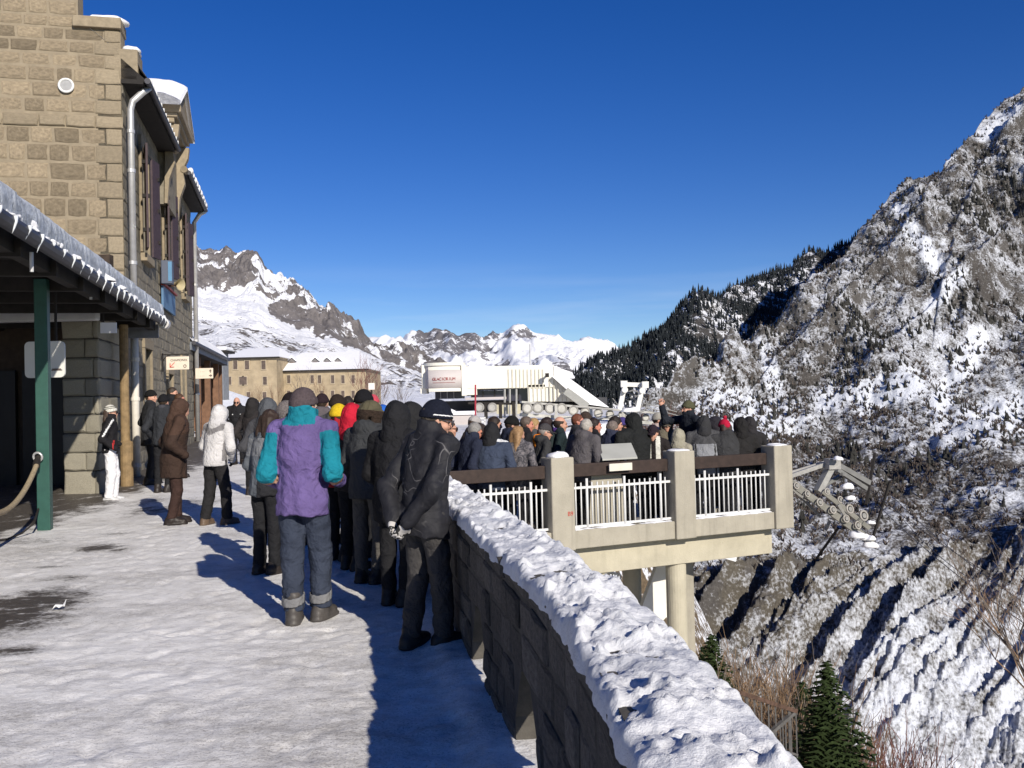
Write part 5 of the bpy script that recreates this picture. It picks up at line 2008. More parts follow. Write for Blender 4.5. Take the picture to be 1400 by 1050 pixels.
for x in (664, 684, 702):
    p = at(x, 550, WY + 4.2)
    MB().bar(p, p - UP * 3, .18, .18).build('leg', M_dark, cvB)
for x in (690, 697, 706):
    MB().tube([at(x, 532, WY + 5), at(x, 575, WY + 5)], .06, 6).build('pole', M_gal, cvB)
pan = thing('cream_panels', 'cream panels standing between the lift tyres', 'panel', at(690, 570, WY + 6))
for x0, x1 in ((679, 689), (692, 700), (701, 712)):
    MB().para(at(x0, 566, WY + 6), at(x1, 566, WY + 6) - at(x0, 566, WY + 6), (0, .1, 0), (0, 0, .55)).build('panel', plain('cream_panel', (.50, .46, .33), .6, .15, 2, 0), pan)
tag(MB().tube([at(650, 526, 40), at(650, 578, 40)], .04, 6).build('red_pole', plain('red_pole', (.32, .03, .05), .5, .1, 8, 0), None), 'thin red pole in front of the white building', 'pole')
a = at(612, 562, 44)
tk = thing('winch_cabin', 'pale lift control cabin with snow on its roof', 'cabin', at(617, 585, 44))
MB().para(at(613, 590, 44), (1.1, 0, 0), (0, 1.5, 0), (0, 0, at(613, 568, 44).z - at(613, 590, 44).z)).build('wall', M_pgrey, tk, bevel=.05)
MB().para(at(612, 568, 43.9), (1.3, 0, 0), (0, 1.7, 0), (0, 0, .18)).build('roof_snow', M_roof_snow, tk, bevel=.05)
a = at(606, 571, 45)
snow_lump('snow_heap', at(606, 569, 45), 1.3, .8, .32, tk, seed=3)
rb = thing('white_barrier', 'white metal barrier in front of the lift', 'barrier', at(655, 585, 38))
for y in (572, 576.5):
    MB().bar(at(644, y, 38), at(664, y, 38), .05, .07).build('rail', M_white_metal, rb)
for x in (645, 654, 663):
    MB().bar(at(x, 570, 38), at(x, 588, 38), .05, .05).build('leg', M_white_metal, rb)

# ---------- white portal frame
PYY = 44.0
pf = thing('portal_frame', 'white steel portal frame of the gondola lift, snow dusted', 'lift frame', at(862, 566, PYY))
M_wst = plain('white_steel', (.68, .67, .64), .5, .08, 3, .1, 20)
MB().bar(at(854, 527, PYY), at(847, 560, PYY), .21, .21).build('leg', M_wst, pf)
MB().bar(at(878, 530, PYY + .5), at(871, 562, PYY + .5), .21, .21).build('leg', M_wst, pf)
MB().bar(at(850, 525.5, PYY), at(884, 526.5, PYY + .4), .2, .2).build('crossbeam', M_wst, pf)
for x, y in ((853, 525), (882, 526)):
    MB().box(at(x, y, PYY - .05), (.30, .30, .30)).build('head', M_wst, pf)
for x, y in ((854, 533), (878, 534)):
    MB().disc(at(x, y, PYY - .2), (0, 1, 0), .14, .34).build('knuckle', M_wst, pf)
rg = MB()
for k, (x, y, r_) in enumerate([(858, 549, .42), (866, 548, .5), (874, 552, .4), (862, 556, .45)]):
    rg.ring(at(x, y, PYY + 1.0 + k * .2), (.3, -1, .1), r_, .035, 18, 5)
rg.build('cable_loops', plain('loop_grey', (.2, .2, .2), .5, .2, 4, 0), pf)
snow_lump('snow_heap', at(862, 563, PYY + .4), .8, .6, .22, pf, seed=8)
wires = MB()
for (x0, y0, x1, y1) in ((880, 551, 925, 563), (880, 556, 930, 569), (884, 561, 935, 575), (786, 556, 838, 560), (838, 545, 850, 560)):
    wires.tube([at(x0, y0, 46), at(x1, y1, 48)], .025, 5)
tag(wires.build('guy_wires', M_gal, None), 'thin grey wires running from the portal frame behind the crowd', 'wires')

# ---------- lift machinery hanging on the slope to the right
LY = 62.0
M_wst = plain('dull_steel', (.30, .295, .28), .6, .2, 3, .2, 20)
M_gal = plain('dull_zinc', (.24, .235, .22), .6, .2, 4, .1, 20)
lm = thing('lift_machinery', 'grey ramp of lift wheels and beams descending the slope', 'lift machinery', at(1130, 720, LY))
k = LY / 1280
A0, A1 = at(1070, 648, LY), at(1196, 744, LY)
B0, B1 = at(1105, 640, LY + 3), at(1182, 722, LY + 3)
MB().bar(at(1074, 655, LY), at(1192, 741, LY), .5, .42).build('beam', plain('ramp_grey', (.20, .195, .17), .6, .2, 2, .2), lm)
MB().bar(at(1072, 648, LY + 1), at(1140, 700, LY + 1), .35, .18).build('walkway', M_gal, lm)
MB().bar(at(1120, 668, LY + 3), at(1188, 722, LY + 3), .4, .3).build('beam', plain('ramp_grey', (.20, .195, .17), .6, .2, 2, .2), lm)
for (x, y, r_) in ((1089, 664, 5), (1104, 675, 5), (1121, 687, 6), (1139, 697, 6), (1157, 709, 6), (1173, 718, 6), (1131, 672, 5), (1149, 683, 5), (1162, 696, 7), (1181, 705, 8)):
    w_ = MB().ring(at(x, y, LY - .4), (.45, -.85, .2), r_ * k * .8, r_ * k * .2, 18, 6).build('wheel', plain('pale_sheave', (.33, .31, .28), .5, .15, 3, .1), lm, smooth=True)
    MB().disc(at(x, y, LY - .4), (.45, -.85, .2), r_ * k * .45, .12, 14).build('hub', M_gal, w_)
MB().bar(at(1080, 651, LY - .2), at(1136, 632, LY + .5), .26, .26).build('strut', M_wst, lm)
MB().bar(at(1080, 646, LY + .6), at(1134, 629.5, LY + 1.2), .16, .16).build('strut', M_wst, lm)
MB().bar(at(1139, 632, LY + .4), at(1118, 672, LY), .55, .4).build('mast', M_wst, lm)
MB().box(at(1138, 634, LY + .2), (.9, .6, .7), Vector((1, .3, 0))).build('mast_head', M_wst, lm)
for (x0, y0, x1, y1, w) in ((1142, 634, 1188, 660, .34), (1144, 642, 1184, 668, .28), (1126, 664, 1150, 650, .22), (1150, 648, 1165, 652, .2), (1123, 688, 1150, 700, .15)):
    MB().bar(at(x0, y0, LY + 1.5), at(x1, y1, LY + 3), w, w).build('boom', plain('boom_grey', (.17, .17, .165), .6, .15, 2, .1), lm)
for (x, y, s_) in ((1146, 629, .5), (1158, 668, .7), (1172, 735, .8), (1186, 738, .7), (1190, 748, .7), (1163, 683, .5), (1191, 716, .4)):
    snow_lump('snow_heap', at(x, y, LY - .6), s_ * 1.3, s_, s_ * .5, lm, seed=int(x))
for (x0, y0, x1, y1) in ((1146, 690, 1170, 728), (1084, 668, 1120, 705), (1135, 712, 1128, 724)):
    MB().bar(at(x0, y0, LY + 1), at(x1, y1, LY + 1), .18, .18).build('leg', M_gal, lm)
br = thing('lift_trestle', 'dark support struts under the lift ramp on the brushy slope', 'trestle', at(1130, 760, LY + 2))
MB().bar(at(1146, 722, LY + 1.5), at(1116, 764, LY + 4), .13, .13).build('strut', M_dark, br)
MB().bar(at(1216, 660, LY + 4), at(1192, 740, LY + 3), .15, .15).build('strut', M_dark, br)
MB().bar(at(1196, 620, LY + 5), at(1184, 690, LY + 3), .18, .18).build('strut', M_dark, br)
# long cables across the valley
for i, (x0, y0, x1, y1, Ya, Yb) in enumerate(((1216, 675, 1420, 838, 64, 40), (1200, 690, 1400, 852, 64, 40), (1188, 668, 1380, 800, 66, 50), (1236, 712, 1334, 796, 70, 52))):
    tag(MB().tube([at(x0, y0, Ya).lerp(at(x1, y1, Yb), t / 6) - UP * (.35 * 4 * (t / 6) * (1 - t / 6)) for t in range(7)], .022, 5).build('lift_cable', M_gutter, None),
        ['steel lift cable running lowest across the gully', 'steel lift cable passing just above the lowest one', 'upper steel lift cable reaching towards the bare branches', 'short steel cable over the snow patch'][i], 'cable', 'cables over the valley')

# ============================================================ woods, bushes and trees
M_needle_far = None


def needle_mat(name, green, amount, scale):
    m, nt, b = new_mat(name)
    c = pos_coord(nt)
    n1 = tex_noise(nt, c, scale, 4, .65)
    g = nd(nt, 'ShaderNodeNewGeometry')
    sx = nd(nt, 'ShaderNodeSeparateXYZ')
    nt.links.new(g.outputs['Normal'], sx.inputs[0])
    k = math_n(nt, 'ADD', math_n(nt, 'MULTIPLY', sx.outputs['Z'], .35), math_n(nt, 'MULTIPLY', math_n(nt, 'SUBTRACT', n1, .5), 1.6))
    f = ramp(nt, k, [(amount, 0), (amount + .14, 1)])
    dk = ramp(nt, n1, [(.3, tuple(x * .5 for x in green)), (.7, tuple(x * 1.5 for x in green))])
    nt.links.new(mixc(nt, f, dk, (.50, .52, .57)), b.inputs['Base Color'])
    b.inputs['Roughness'].default_value = .9
    b.inputs['Specular IOR Level'].default_value = .1
    return m


def conifer_batch(X, Y, Z, H, W, seed, name, mat, label=None, tiers=2):
    """many far conifers as one mesh: each a crown of drooping uneven tiers"""
    rng = np.random.RandomState(seed)
    n = len(X)
    k = 5
    Vs, Fs = [], []
    base = 0
    for t in range(tiers):
        zb = t / tiers * .78 + .02
        zt = min(1.0, zb + .62 if t < tiers - 1 else 1.0)
        r = W * (1 - t / tiers * .72) * rng.uniform(.8, 1.15, n)
        ang = np.arange(k) * 2 * np.pi / k + rng.uniform(0, 6, n)[:, None]
        rr = r[:, None] * rng.uniform(.65, 1.25, (n, k))
        vx = X[:, None] + rr * np.cos(ang)
        vy = Y[:, None] + rr * np.sin(ang)
        vz = Z[:, None] + (zb * H)[:, None] * np.ones((1, k)) + H[:, None] * rng.uniform(-.06, .06, (n, k))
        ring = np.stack([vx, vy, vz], -1)
        tip = np.stack([X + rng.uniform(-.1, .1, n) * W, Y, Z + zt * H], -1)[:, None, :]
        V = np.concatenate([ring, tip], 1).reshape(-1, 3)
        i0 = base + np.arange(n) * (k + 1)
        for j in range(k):
            Fs.append(np.stack([i0 + j, i0 + (j + 1) % k, i0 + k], -1))
        Vs.append(V)
        base += n * (k + 1)
    me = mk_mesh(name, np.concatenate(Vs), np.concatenate(Fs), False)
    o = stuff(ob(name, me, mat))
    return o


def scatter(H_, px_rng, n, dens, seed):
    """random places on a slope, thinned by a density function of X, Y, Z"""
    rng = np.random.RandomState(seed)
    a0, a1 = a_of(px_rng[0], 540)[0], a_of(px_rng[1], 540)[0]
    aa = rng.uniform(a0, a1, n)
    ci = np.clip(np.searchsorted(H_.a, aa), 1, len(H_.a) - 2)
    row = rng.uniform(0, H_.Y.shape[0] - 1.01, n)
    r0 = row.astype(int)
    f = row - r0
    # even in area: pick Y uniformly per column
    Y0, Y1 = H_.Y[0, ci], H_.Y[-1, ci]
    Y = np.sqrt(rng.uniform(0, 1, n) * (Y1 ** 2 - Y0 ** 2) + Y0 ** 2)
    Z = np.empty(n)
    for i in range(n):
        Z[i] = np.interp(Y[i], H_.Y[:, ci[i]], H_.Z[:, ci[i]])
    X = H_.a[ci] * Y + rng.uniform(-.4, .4, n)
    keep = rng.uniform(0, 1, n) < dens(X, Y, Z)
    return X[keep], Y[keep], Z[keep], rng


# the wood on the ridge
X, Y, Z, rg = scatter(ridge, (660, 1260), 22000, lambda x, y, z: np.clip(.60 + .9 * fbm(x / 45, y / 45, 0, 3), .05, 1), 4)
H = rg.uniform(3.5, 8.0, len(X)); W = H * rg.uniform(.15, .23, len(X))
conifer_batch(X, Y, Z - .3, H, W, 5, 'ridge_wood', needle_mat('snowy_needles', (.020, .024, .027), .27, .9), tiers=2)
# trees and brush on the flank


def in_px(x, y, z):
    a = x / y
    t = (z - CH) / y
    px = 700 + (a * math.cos(ROLL) * 1) * 1280 + (t) * -1280 * math.sin(ROLL)
    py = 548 - t * 1280 - (px - 700) * .0244
    return px, py


def dens_trees(x, y, z):
    px, py = in_px(x, y, z)
    d = np.zeros_like(x)
    for cx, cy, sx, sy, k in ((1120, 480, 60, 60, .9), (1170, 440, 55, 45, .8), (1215, 400, 50, 50, .7), (1240, 330, 30, 40, .6), (1360, 290, 40, 60, .8), (1340, 230, 30, 40, .5),
                              (1060, 540, 30, 30, .25), (1290, 660, 50, 40, .25), (1150, 640, 30, 30, .2), (1180, 540, 50, 40, .3), (1300, 420, 60, 40, .5),
                              (1330, 620, 60, 60, .2), (1020, 690, 60, 50, .15), (1380, 420, 40, 50, .4), (1200, 340, 20, 30, .5)):
        d = np.maximum(d, k * np.exp(-((px - cx) / sx) ** 2 - ((py - cy) / sy) ** 2))
    d = d * np.clip(.75 + 1.6 * fbm(x / 28, y / 28, 0, 3), 0, 1.4) + .09
    crest = (py < 200) * .2
    return np.clip(d * (y > 318) + crest * 0, 0, 1)


X, Y, Z, rg = scatter(flank, (840, 1480), 60000, dens_trees, 9)
n_ch = fbm(X / 40, Y / 40, 5.0, 2)
H = rg.uniform(1.4, 4.2, len(X)) * np.clip(.9 + n_ch, .5, 1.5); W = H * rg.uniform(.20, .36, len(X))
conifer_batch(X, Y, Z - .3, H, W, 15, 'flank_wood', needle_mat('dusted_needles', (.042, .041, .037), .42, .9), tiers=2)


# low leafless scrub: tiny twig fans joined into one mesh
def scrub_batch(X, Y, Z, H, W, seed, name, mat):
    rng = np.random.RandomState(seed)
    n = len(X)
    k = 5
    Vs, Fs = [], []
    for j in range(k):
        an = rng.uniform(0, 2 * np.pi, n)
        tl = rng.uniform(.15, .9, n)
        dx, dy = np.cos(an) * W * tl, np.sin(an) * W * tl
        hh = H * rng.uniform(.5, 1.05, n)
        w = W * .20
        p0 = np.stack([X - np.sin(an) * w, Y + np.cos(an) * w, Z - .2], -1)
        p1 = np.stack([X + np.sin(an) * w, Y - np.cos(an) * w, Z - .2], -1)
        p2 = np.stack([X + dx + np.sin(an) * w * .8, Y + dy, Z + hh], -1)
        p3 = np.stack([X + dx * 1.25, Y + dy * 1.25, Z + hh * .8], -1)
        Vs.append(np.stack([p0, p1, p2, p3], 1).reshape(-1, 3))
        i0 = j * n * 4 + np.arange(n) * 4
        Fs += [np.stack([i0, i0 + 1, i0 + 2], -1), np.stack([i0 + 1, i0 + 3, i0 + 2], -1)]
    return stuff(ob(name, mk_mesh(name, np.concatenate(Vs), np.concatenate(Fs)), mat))


def dens_scrub(x, y, z):
    px, py = in_px(x, y, z)
    d = .40 + .9 * fbm(x / 22, y / 22, 3.0, 3)
    return np.clip(d + .25 * (py > 560), .03, 1) * (y > 292) * np.where(y < 304, .45, 1) * np.where(py > 470, 1, .5)


M_scrub = needle_mat('frosted_twigs', (.105, .085, .072), .46, 1.0)
X, Y, Z, rg = scatter(flank, (820, 1440), 52000, dens_scrub, 19)
H = rg.uniform(.9, 2.4, len(X)); W = H * rg.uniform(.5, .9, len(X))
scrub_batch(X, Y, Z, H, W, 3, 'flank_scrub', M_scrub)


# ---------- single trees near the wall
def conifer(label, base, H, Rb, seed, group=None, mat=None):
    rng = random.Random(seed)
    root = thing('conifer', label, 'tree', base, group)
    b = Vector(base)
    MB().tube([b - UP * .5, b + UP * H * .5, b + UP * H * .97], [H * .018, H * .011, H * .002], 7).build('trunk', M_bark, root)
    V, F = [], []
    nb = int(H * 52)
    for i in range(nb):
        t = (i / nb) ** .85
        z = H * (.05 + .93 * t)
        L = Rb * (1 - t) ** .85 * rng.uniform(.7, 1.15) + .05
        an = i * 2.399 + rng.uniform(-.3, .3)
        d = Vector((math.cos(an), math.sin(an), 0))
        s = Vector((-d.y, d.x, 0))
        n_seg = max(3, int(L / .13))
        for q in range(n_seg):
            f = (q + .4) / n_seg
            p = b + UP * (z - .32 * L * f * f + .10 * L * f) + d * L * f
            for sg in (-1, 1):
                w = L * .40 * (1 - f * .7) * rng.uniform(.7, 1.3) + .04
                tip = p + s * sg * w + d * w * .75 + UP * rng.uniform(-.12, .02) * w * 2
                n0 = len(V)
                V += [p - d * .05, p + d * .07, tip, p + UP * .035]
                F += [(n0, n0 + 1, n0 + 2), (n0 + 1, n0 + 3, n0 + 2)]
    me = mk_mesh('crown', np.array([tuple(v) for v in V]), np.array(F))
    ob('crown', me, mat or M_needle, root)
    return root


def bare_bush(name, label, base, H, Wd, seed, n_stem=9, mat=None, group=None, depth=4, cat='bush', lean=(0, 0)):
    rng = random.Random(seed)
    root = thing(name, label, cat, base, group)
    twigs = [[], []]

    def grow(p, d, L, r, lev):
        segs = 3
        pts = [p]
        for k in range(segs):
            d = (d + Vector((rng.uniform(-.22, .22), rng.uniform(-.22, .22), rng.uniform(-.05, .15)))).normalized()
            p = p + d * (L / segs)
            pts.append(p)
            if lev < depth and k > 0:
                for _ in range(2 if lev < 3 else 1):
                    dd = (d + Vector((rng.uniform(-.8, .8), rng.uniform(-.8, .8), rng.uniform(-.1, .6)))).normalized()
                    grow(p, dd, L * rng.uniform(.45, .7), r * .55, lev + 1)
        twigs[0 if lev <= 1 else 1].append((pts, r))
    for i in range(n_stem):
        an = rng.uniform(0, 6.28)
        d = Vector((math.cos(an) * Wd / H * rng.uniform(.1, .8) + lean[0], math.sin(an) * Wd / H * rng.uniform(.1, .8) + lean[1], 1)).normalized()
        grow(Vector(base) + Vector((math.cos(an) * .15, math.sin(an) * .15, 0)), d, H * rng.uniform(.45, .65), .022 * H / 3, 1)
    # bring the whole plant to its measured height and width
    allp = [p for tw in twigs for pts, r in tw for p in pts]
    kz = H / max(.1, max(p.z for p in allp) - base[2])
    kx = min(1.0, Wd / max(.1, max(math.hypot(p.x - base[0], p.y - base[1]) for p in allp)))
    for tw in twigs:
        for k, (pts, r) in enumerate(tw):
            tw[k] = ([Vector((base[0] + (p.x - base[0]) * kx, base[1] + (p.y - base[1]) * kx, base[2] + (p.z - base[2]) * kz)) for p in pts], r)
    for nm, tw in (('trunk', twigs[0]), ('twigs', twigs[1])):
        if not tw:
            continue
        mb = MB()
        for pts, r in tw:
            mb.tube(pts, [max(.0065, r * (1 - .6 * i / (len(pts) - 1))) for i in range(len(pts))], 3, False)
        o = mb.build(nm, mat or M_twig, root)
        if nm == 'twigs':
            stuff(o)
    return root


M_bark = plain('bark', (.07, .05, .04), .9, .3, 8, .5, 30)
M_twig = plain('brown_twigs', (.21, .135, .08), .85, .35, 2, 0)
M_twig_grey = plain('grey_twigs', (.15, .12, .10), .85, .3, 2, 0)
M_twig_red = plain('reddish_twigs', (.16, .075, .06), .85, .3, 2, 0)
M_needle = needle_mat('green_needles', (.030, .045, .016), 1.2, 6.0)


def gbase(px, Y):
    d = ray(px, 900)
    x = d.x * Y
    return Vector((x, Y, float(plateau_z(np.array([x]), np.array([Y]))[0]) - .1))


def height_for(base, px, py):
    return CH + ray(px, py).z * base.y - base.z


b = gbase(1130, 19)
conifer('dark green conifer standing at the foot of the picture below the wall', b, height_for(b, 1124, 894), 2.7, 1)
b = gbase(1095, 23)
conifer('smaller green conifer half hidden by the rusty railing', b, height_for(b, 1096, 925), 2.2, 5)
b = gbase(974, 24)
conifer('dark evergreen close beside the terrace column', b, height_for(b, 972, 862), 2.1, 2)
b = gbase(962, 27)
conifer('ragged evergreen rising behind the terrace column', b, height_for(b, 960, 880), 1.4, 3)
for i, (px, Y, py, W) in enumerate([(1000, 26, 872, 2.4), (1030, 25, 856, 2.6), (1058, 27, 858, 2.6), (1085, 28, 878, 2.4), (1015, 21, 895, 1.9), (1050, 20.5, 892, 2.0), (1160, 24, 968, 2.3), (1190, 22, 958, 2.0), (1220, 24, 985, 2.2), (1250, 23, 1000, 2.0), (1205, 27, 955, 2.0), (990, 22.5, 900, 2.0), (1035, 22, 880, 2.2), (1072, 23, 884, 2.2), (1012, 28, 866, 2.4), (1140, 27, 940, 2.2), (1174, 25.5, 972, 2.2)]):
    b = gbase(px, Y)
    bare_bush('bare_bush', ['leafless brown bush right beside the terrace column', 'tall leafless brown bush above the rusty railing', 'leafless bush between column and conifer, farther back', 'leafless bush just behind the green conifer top',
               'leafless bush directly over the rusty handrail', 'leafless brown bush at the corner of the rusty railing', 'leafless bush touching the right side of the conifer', 'reddish leafless bush near the bottom edge', 'leafless bush at the lower border beside gravel gully',
               'rightmost leafless bush along the bottom of the bank', 'leafless bush with pale stem above the bottom edge', 'low leafless bush nearest to the terrace column foot', 'brown bush rising between rusty handrail and far bushes',
               'bushy brown thicket just left of the small green conifer', 'leafless bush farthest back beside the terrace column', 'leafless bush peeping out behind the large conifer', 'low brown bush right at the large conifer\'s flank'][i], b, height_for(b, px, py), W * 1.2, 30 + i, 14, [M_twig, M_twig, M_twig_grey][i % 3] if i < 7 or i > 10 else M_twig_red, 'leafless bushes on the bank')
# bare branches reaching in on the right
b = Vector((at(1420, 900, 30).x, 30, at(1420, 960, 30).z))
bare_bush('bare_tree', 'leafless tree with fine branches reaching in from the right edge', b, 6.0, 3.4, 71, 6, M_twig_grey, None, 4, 'tree', (-.35, 0))
b = Vector((at(1405, 900, 34).x, 34, at(1405, 830, 34).z - 3))
bare_bush('bare_tree', 'spindly leafless tree over the gullies beside the cables', b, 5.0, 3.6, 72, 6, M_twig, None, 4, 'tree', (-.3, 0))
# reddish larches and bare trees far away
for i, (px, Y, py, hb, m_, lab) in enumerate([(493, 105, 478, 7.5, M_twig_red, 'tall reddish leafless tree at the end of the hotel'), (508, 100, 492, 6, M_twig_red, 'reddish leafless tree right of the hotel'),
                                              (520, 96, 505, 5.5, M_twig_grey, 'grey leafless tree between the hotel and white building'), (412, 118, 498, 5, M_twig_grey, 'slim leafless tree in front of the hotel roof'),
                                              (352, 90, 524, 3.4, M_twig, 'leafless shrub on the snow mound before the hotel'), (440, 112, 512, 4.5, M_twig, 'leafless tree before the hotel wall'), (376, 100, 522, 4, M_twig, 'leafless shrub at the corner of the hotel'), (545, 90, 515, 4.5, M_twig_grey, 'pale leafless tree left of the white building')]):
    p = at(px, py, Y)
    bare_bush('bare_tree', lab, (p.x, Y, p.z - hb), hb, hb * .42, 90 + i, 5, m_, 'leafless trees near the hotel', 3, 'tree')
for i, (px, Y, py, hb) in enumerate([(917, 70, 543, 6), (905, 75, 549, 6), (893, 78, 553, 5)]):
    p = at(px, py, Y)
    bare_bush('bare_tree', ['reddish leafless tree just left of the guide\'s raised fist', 'leafless tree behind the wires of the portal frame', 'low leafless tree close to the portal frame'][i], (p.x, Y, p.z - hb), hb, hb * .5, 120 + i, 6, M_twig_red, 'leafless trees beyond the terrace', 4, 'tree')

# ============================================================ people
def capsule(P, a, b, ra, rb):
    a, b = np.asarray(a, np.float32), np.asarray(b, np.float32)
    ab = b - a
    t = np.clip(((P - a) @ ab) / float(ab @ ab), 0, 1)
    return np.linalg.norm(P - a - t[..., None] * ab, axis=-1) - (ra + (rb - ra) * t)


def ellip(P, c, r):
    q = (P - np.asarray(c, np.float32))
    r = np.asarray(r, np.float32)
    k0 = np.linalg.norm(q / r, axis=-1)
    k1 = np.linalg.norm(q / (r * r), axis=-1)
    return k0 * (k0 - 1) / np.maximum(k1, 1e-6)


def smin(a, b, k):
    h = np.clip(.5 + .5 * (b - a) / k, 0, 1)
    return b * (1 - h) + a * h - k * h * (1 - h)


def snet(f, xs, ys, zs):
    """surface of a sampled field (surface nets); axes may be unevenly spaced"""
    s = f < 0
    c = np.zeros(tuple(n - 1 for n in f.shape), np.int8)
    for i in (0, 1):
        for j in (0, 1):
            for k in (0, 1):
                c += s[i:f.shape[0] - 1 + i, j:f.shape[1] - 1 + j, k:f.shape[2] - 1 + k]
    act = (c > 0) & (c < 8)
    idx = np.full(c.shape, -1, np.int32)
    I, J, K = np.nonzero(act)
    idx[I, J, K] = np.arange(len(I))
    acc = np.zeros((len(I), 3)); cnt = np.zeros(len(I))
    ax = (xs, ys, zs)
    for d in range(3):
        for u in (0, 1):
            for v in (0, 1):
                o = [0, 0, 0]
                o[(d + 1) % 3], o[(d + 2) % 3] = u, v
                a = [I + o[0], J + o[1], K + o[2]]
                b = [q.copy() for q in a]
                b[d] = b[d] + 1
                fa, fb = f[a[0], a[1], a[2]], f[b[0], b[1], b[2]]
                m = (fa < 0) != (fb < 0)
                t = np.where(m, fa / np.where(m, fa - fb, 1), 0)
                for e in range(3):
                    pa = ax[e][a[e]]
                    pb = ax[e][b[e]]
                    acc[:, e] += np.where(m, pa + (pb - pa) * t, 0)
                cnt += m
    V = acc / cnt[:, None]
    Fs = []
    for d in range(3):
        sl_a = [slice(0, -1) if e == d else slice(1, -1) for e in range(3)]
        sl_b = [slice(1, None) if e == d else slice(1, -1) for e in range(3)]
        sa, sb = s[tuple(sl_a)], s[tuple(sl_b)]
        m = np.nonzero(sa != sb)
        base = [m[e] + (0 if e == d else 1) for e in range(3)]
        d1, d2 = (d + 1) % 3, (d + 2) % 3

        def cell(u, v):
            q = [b.copy() for b in base]
            q[d1] -= u; q[d2] -= v
            return idx[q[0], q[1], q[2]]
        q = np.stack([cell(1, 1), cell(0, 1), cell(0, 0), cell(1, 0)], -1)
        inside = sa[m]
        q[~inside] = q[~inside][:, ::-1]
        Fs.append(q)
    F = np.concatenate(Fs)
    F = F[(F >= 0).all(1)]
    return V, F


def field_mesh(name, fn, lo, hi, h, axes=None, colour=None):
    if axes is None:
        axes = [np.arange(l - 1.5 * h, u + 1.6 * h, h) for l, u in zip(lo, hi)]
    G = np.stack(np.meshgrid(*axes, indexing='ij'), -1).astype(np.float32)
    f = fn(G)
    V, F = snet(f, *axes)
    midx = None
    if colour is not None:
        midx = colour(V[F].mean(1))
    return mk_mesh(name, V, F, True, midx)


def graded(l, u, c0, c1, fine, coarse):
    a = list(np.arange(c0, c1 + fine, fine))
    x = c0
    while x > l:
        x -= coarse
        a.insert(0, x)
    x = a[-1]
    while x < u:
        x += coarse
        a.append(x)
    return np.array(a)


M_skin = plain('skin', (.50, .27, .19), .55, .1, 12, .1, 60, spec=.35)
M_skin_red = plain('ruddy_skin', (.50, .21, .15), .55, .1, 12, .1, 60, spec=.35)
M_eye = plain('dark_eye', (.03, .022, .02), .3, .1, 5, 0)
M_lens = plain('dark_lens', (.01, .01, .012), .15, .1, 5, 0, spec=.6)
M_frame_ = plain('glasses_frame', (.05, .05, .06), .4, .1, 5, 0)


def hair_mat(col):
    return plain('hair', col, .6, .35, 40, .5, 120, bdist=.006)


def knit(col):
    key = ('knit', col)
    if key in MATS:
        return MATS[key]
    m, nt, b = new_mat('knit')
    c = obj_coord(nt)
    w = nd(nt, 'ShaderNodeTexWave')
    w.inputs['Scale'].default_value = 42
    w.inputs['Distortion'].default_value = 2.5
    w.bands_direction = 'Z'
    nt.links.new(c, w.inputs['Vector'])
    n = tex_noise(nt, c, 60, 3)
    nt.links.new(ramp(nt, n, [(.3, tuple(x * .75 for x in col)), (.7, tuple(min(1, x * 1.2) for x in col))]), b.inputs['Base Color'])
    b.inputs['Roughness'].default_value = .95
    b.inputs['Specular IOR Level'].default_value = .1
    bump(nt, b, math_n(nt, 'ADD', w.outputs['Fac'], n), .5, .006)
    MATS[key] = m
    return m


def fur(col):
    return plain('fur', col, .95, .5, 60, 1.0, 90, bdist=.02)


_shared = {}


def shared(name, key, fn):
    if key not in _shared:
        _shared[key] = fn()
    return _shared[key]


ARMS = {  # elbow, wrist as fractions of height, for the right arm (x > 0)
    'down': ((.150, -.020, .625), (.165, .035, .480)),
    'pocket': ((.160, -.060, .635), (.135, .070, .535)),
    'front': ((.155, .010, .640), (.050, .165, .625)),
    'low': ((.150, .010, .630), (.060, .130, .520)),
    'cross': ((.160, .030, .655), (-.030, .150, .665)),
    'back': ((.140, -.085, .635), (.045, -.125, .500)),
    'raise': ((.165, .150, .790), (.150, .190, .935)),
    'face': ((.140, .110, .700), (.055, .150, .870)),
    'bent': ((.142, -.045, .622), (.132, .080, .575)),
}


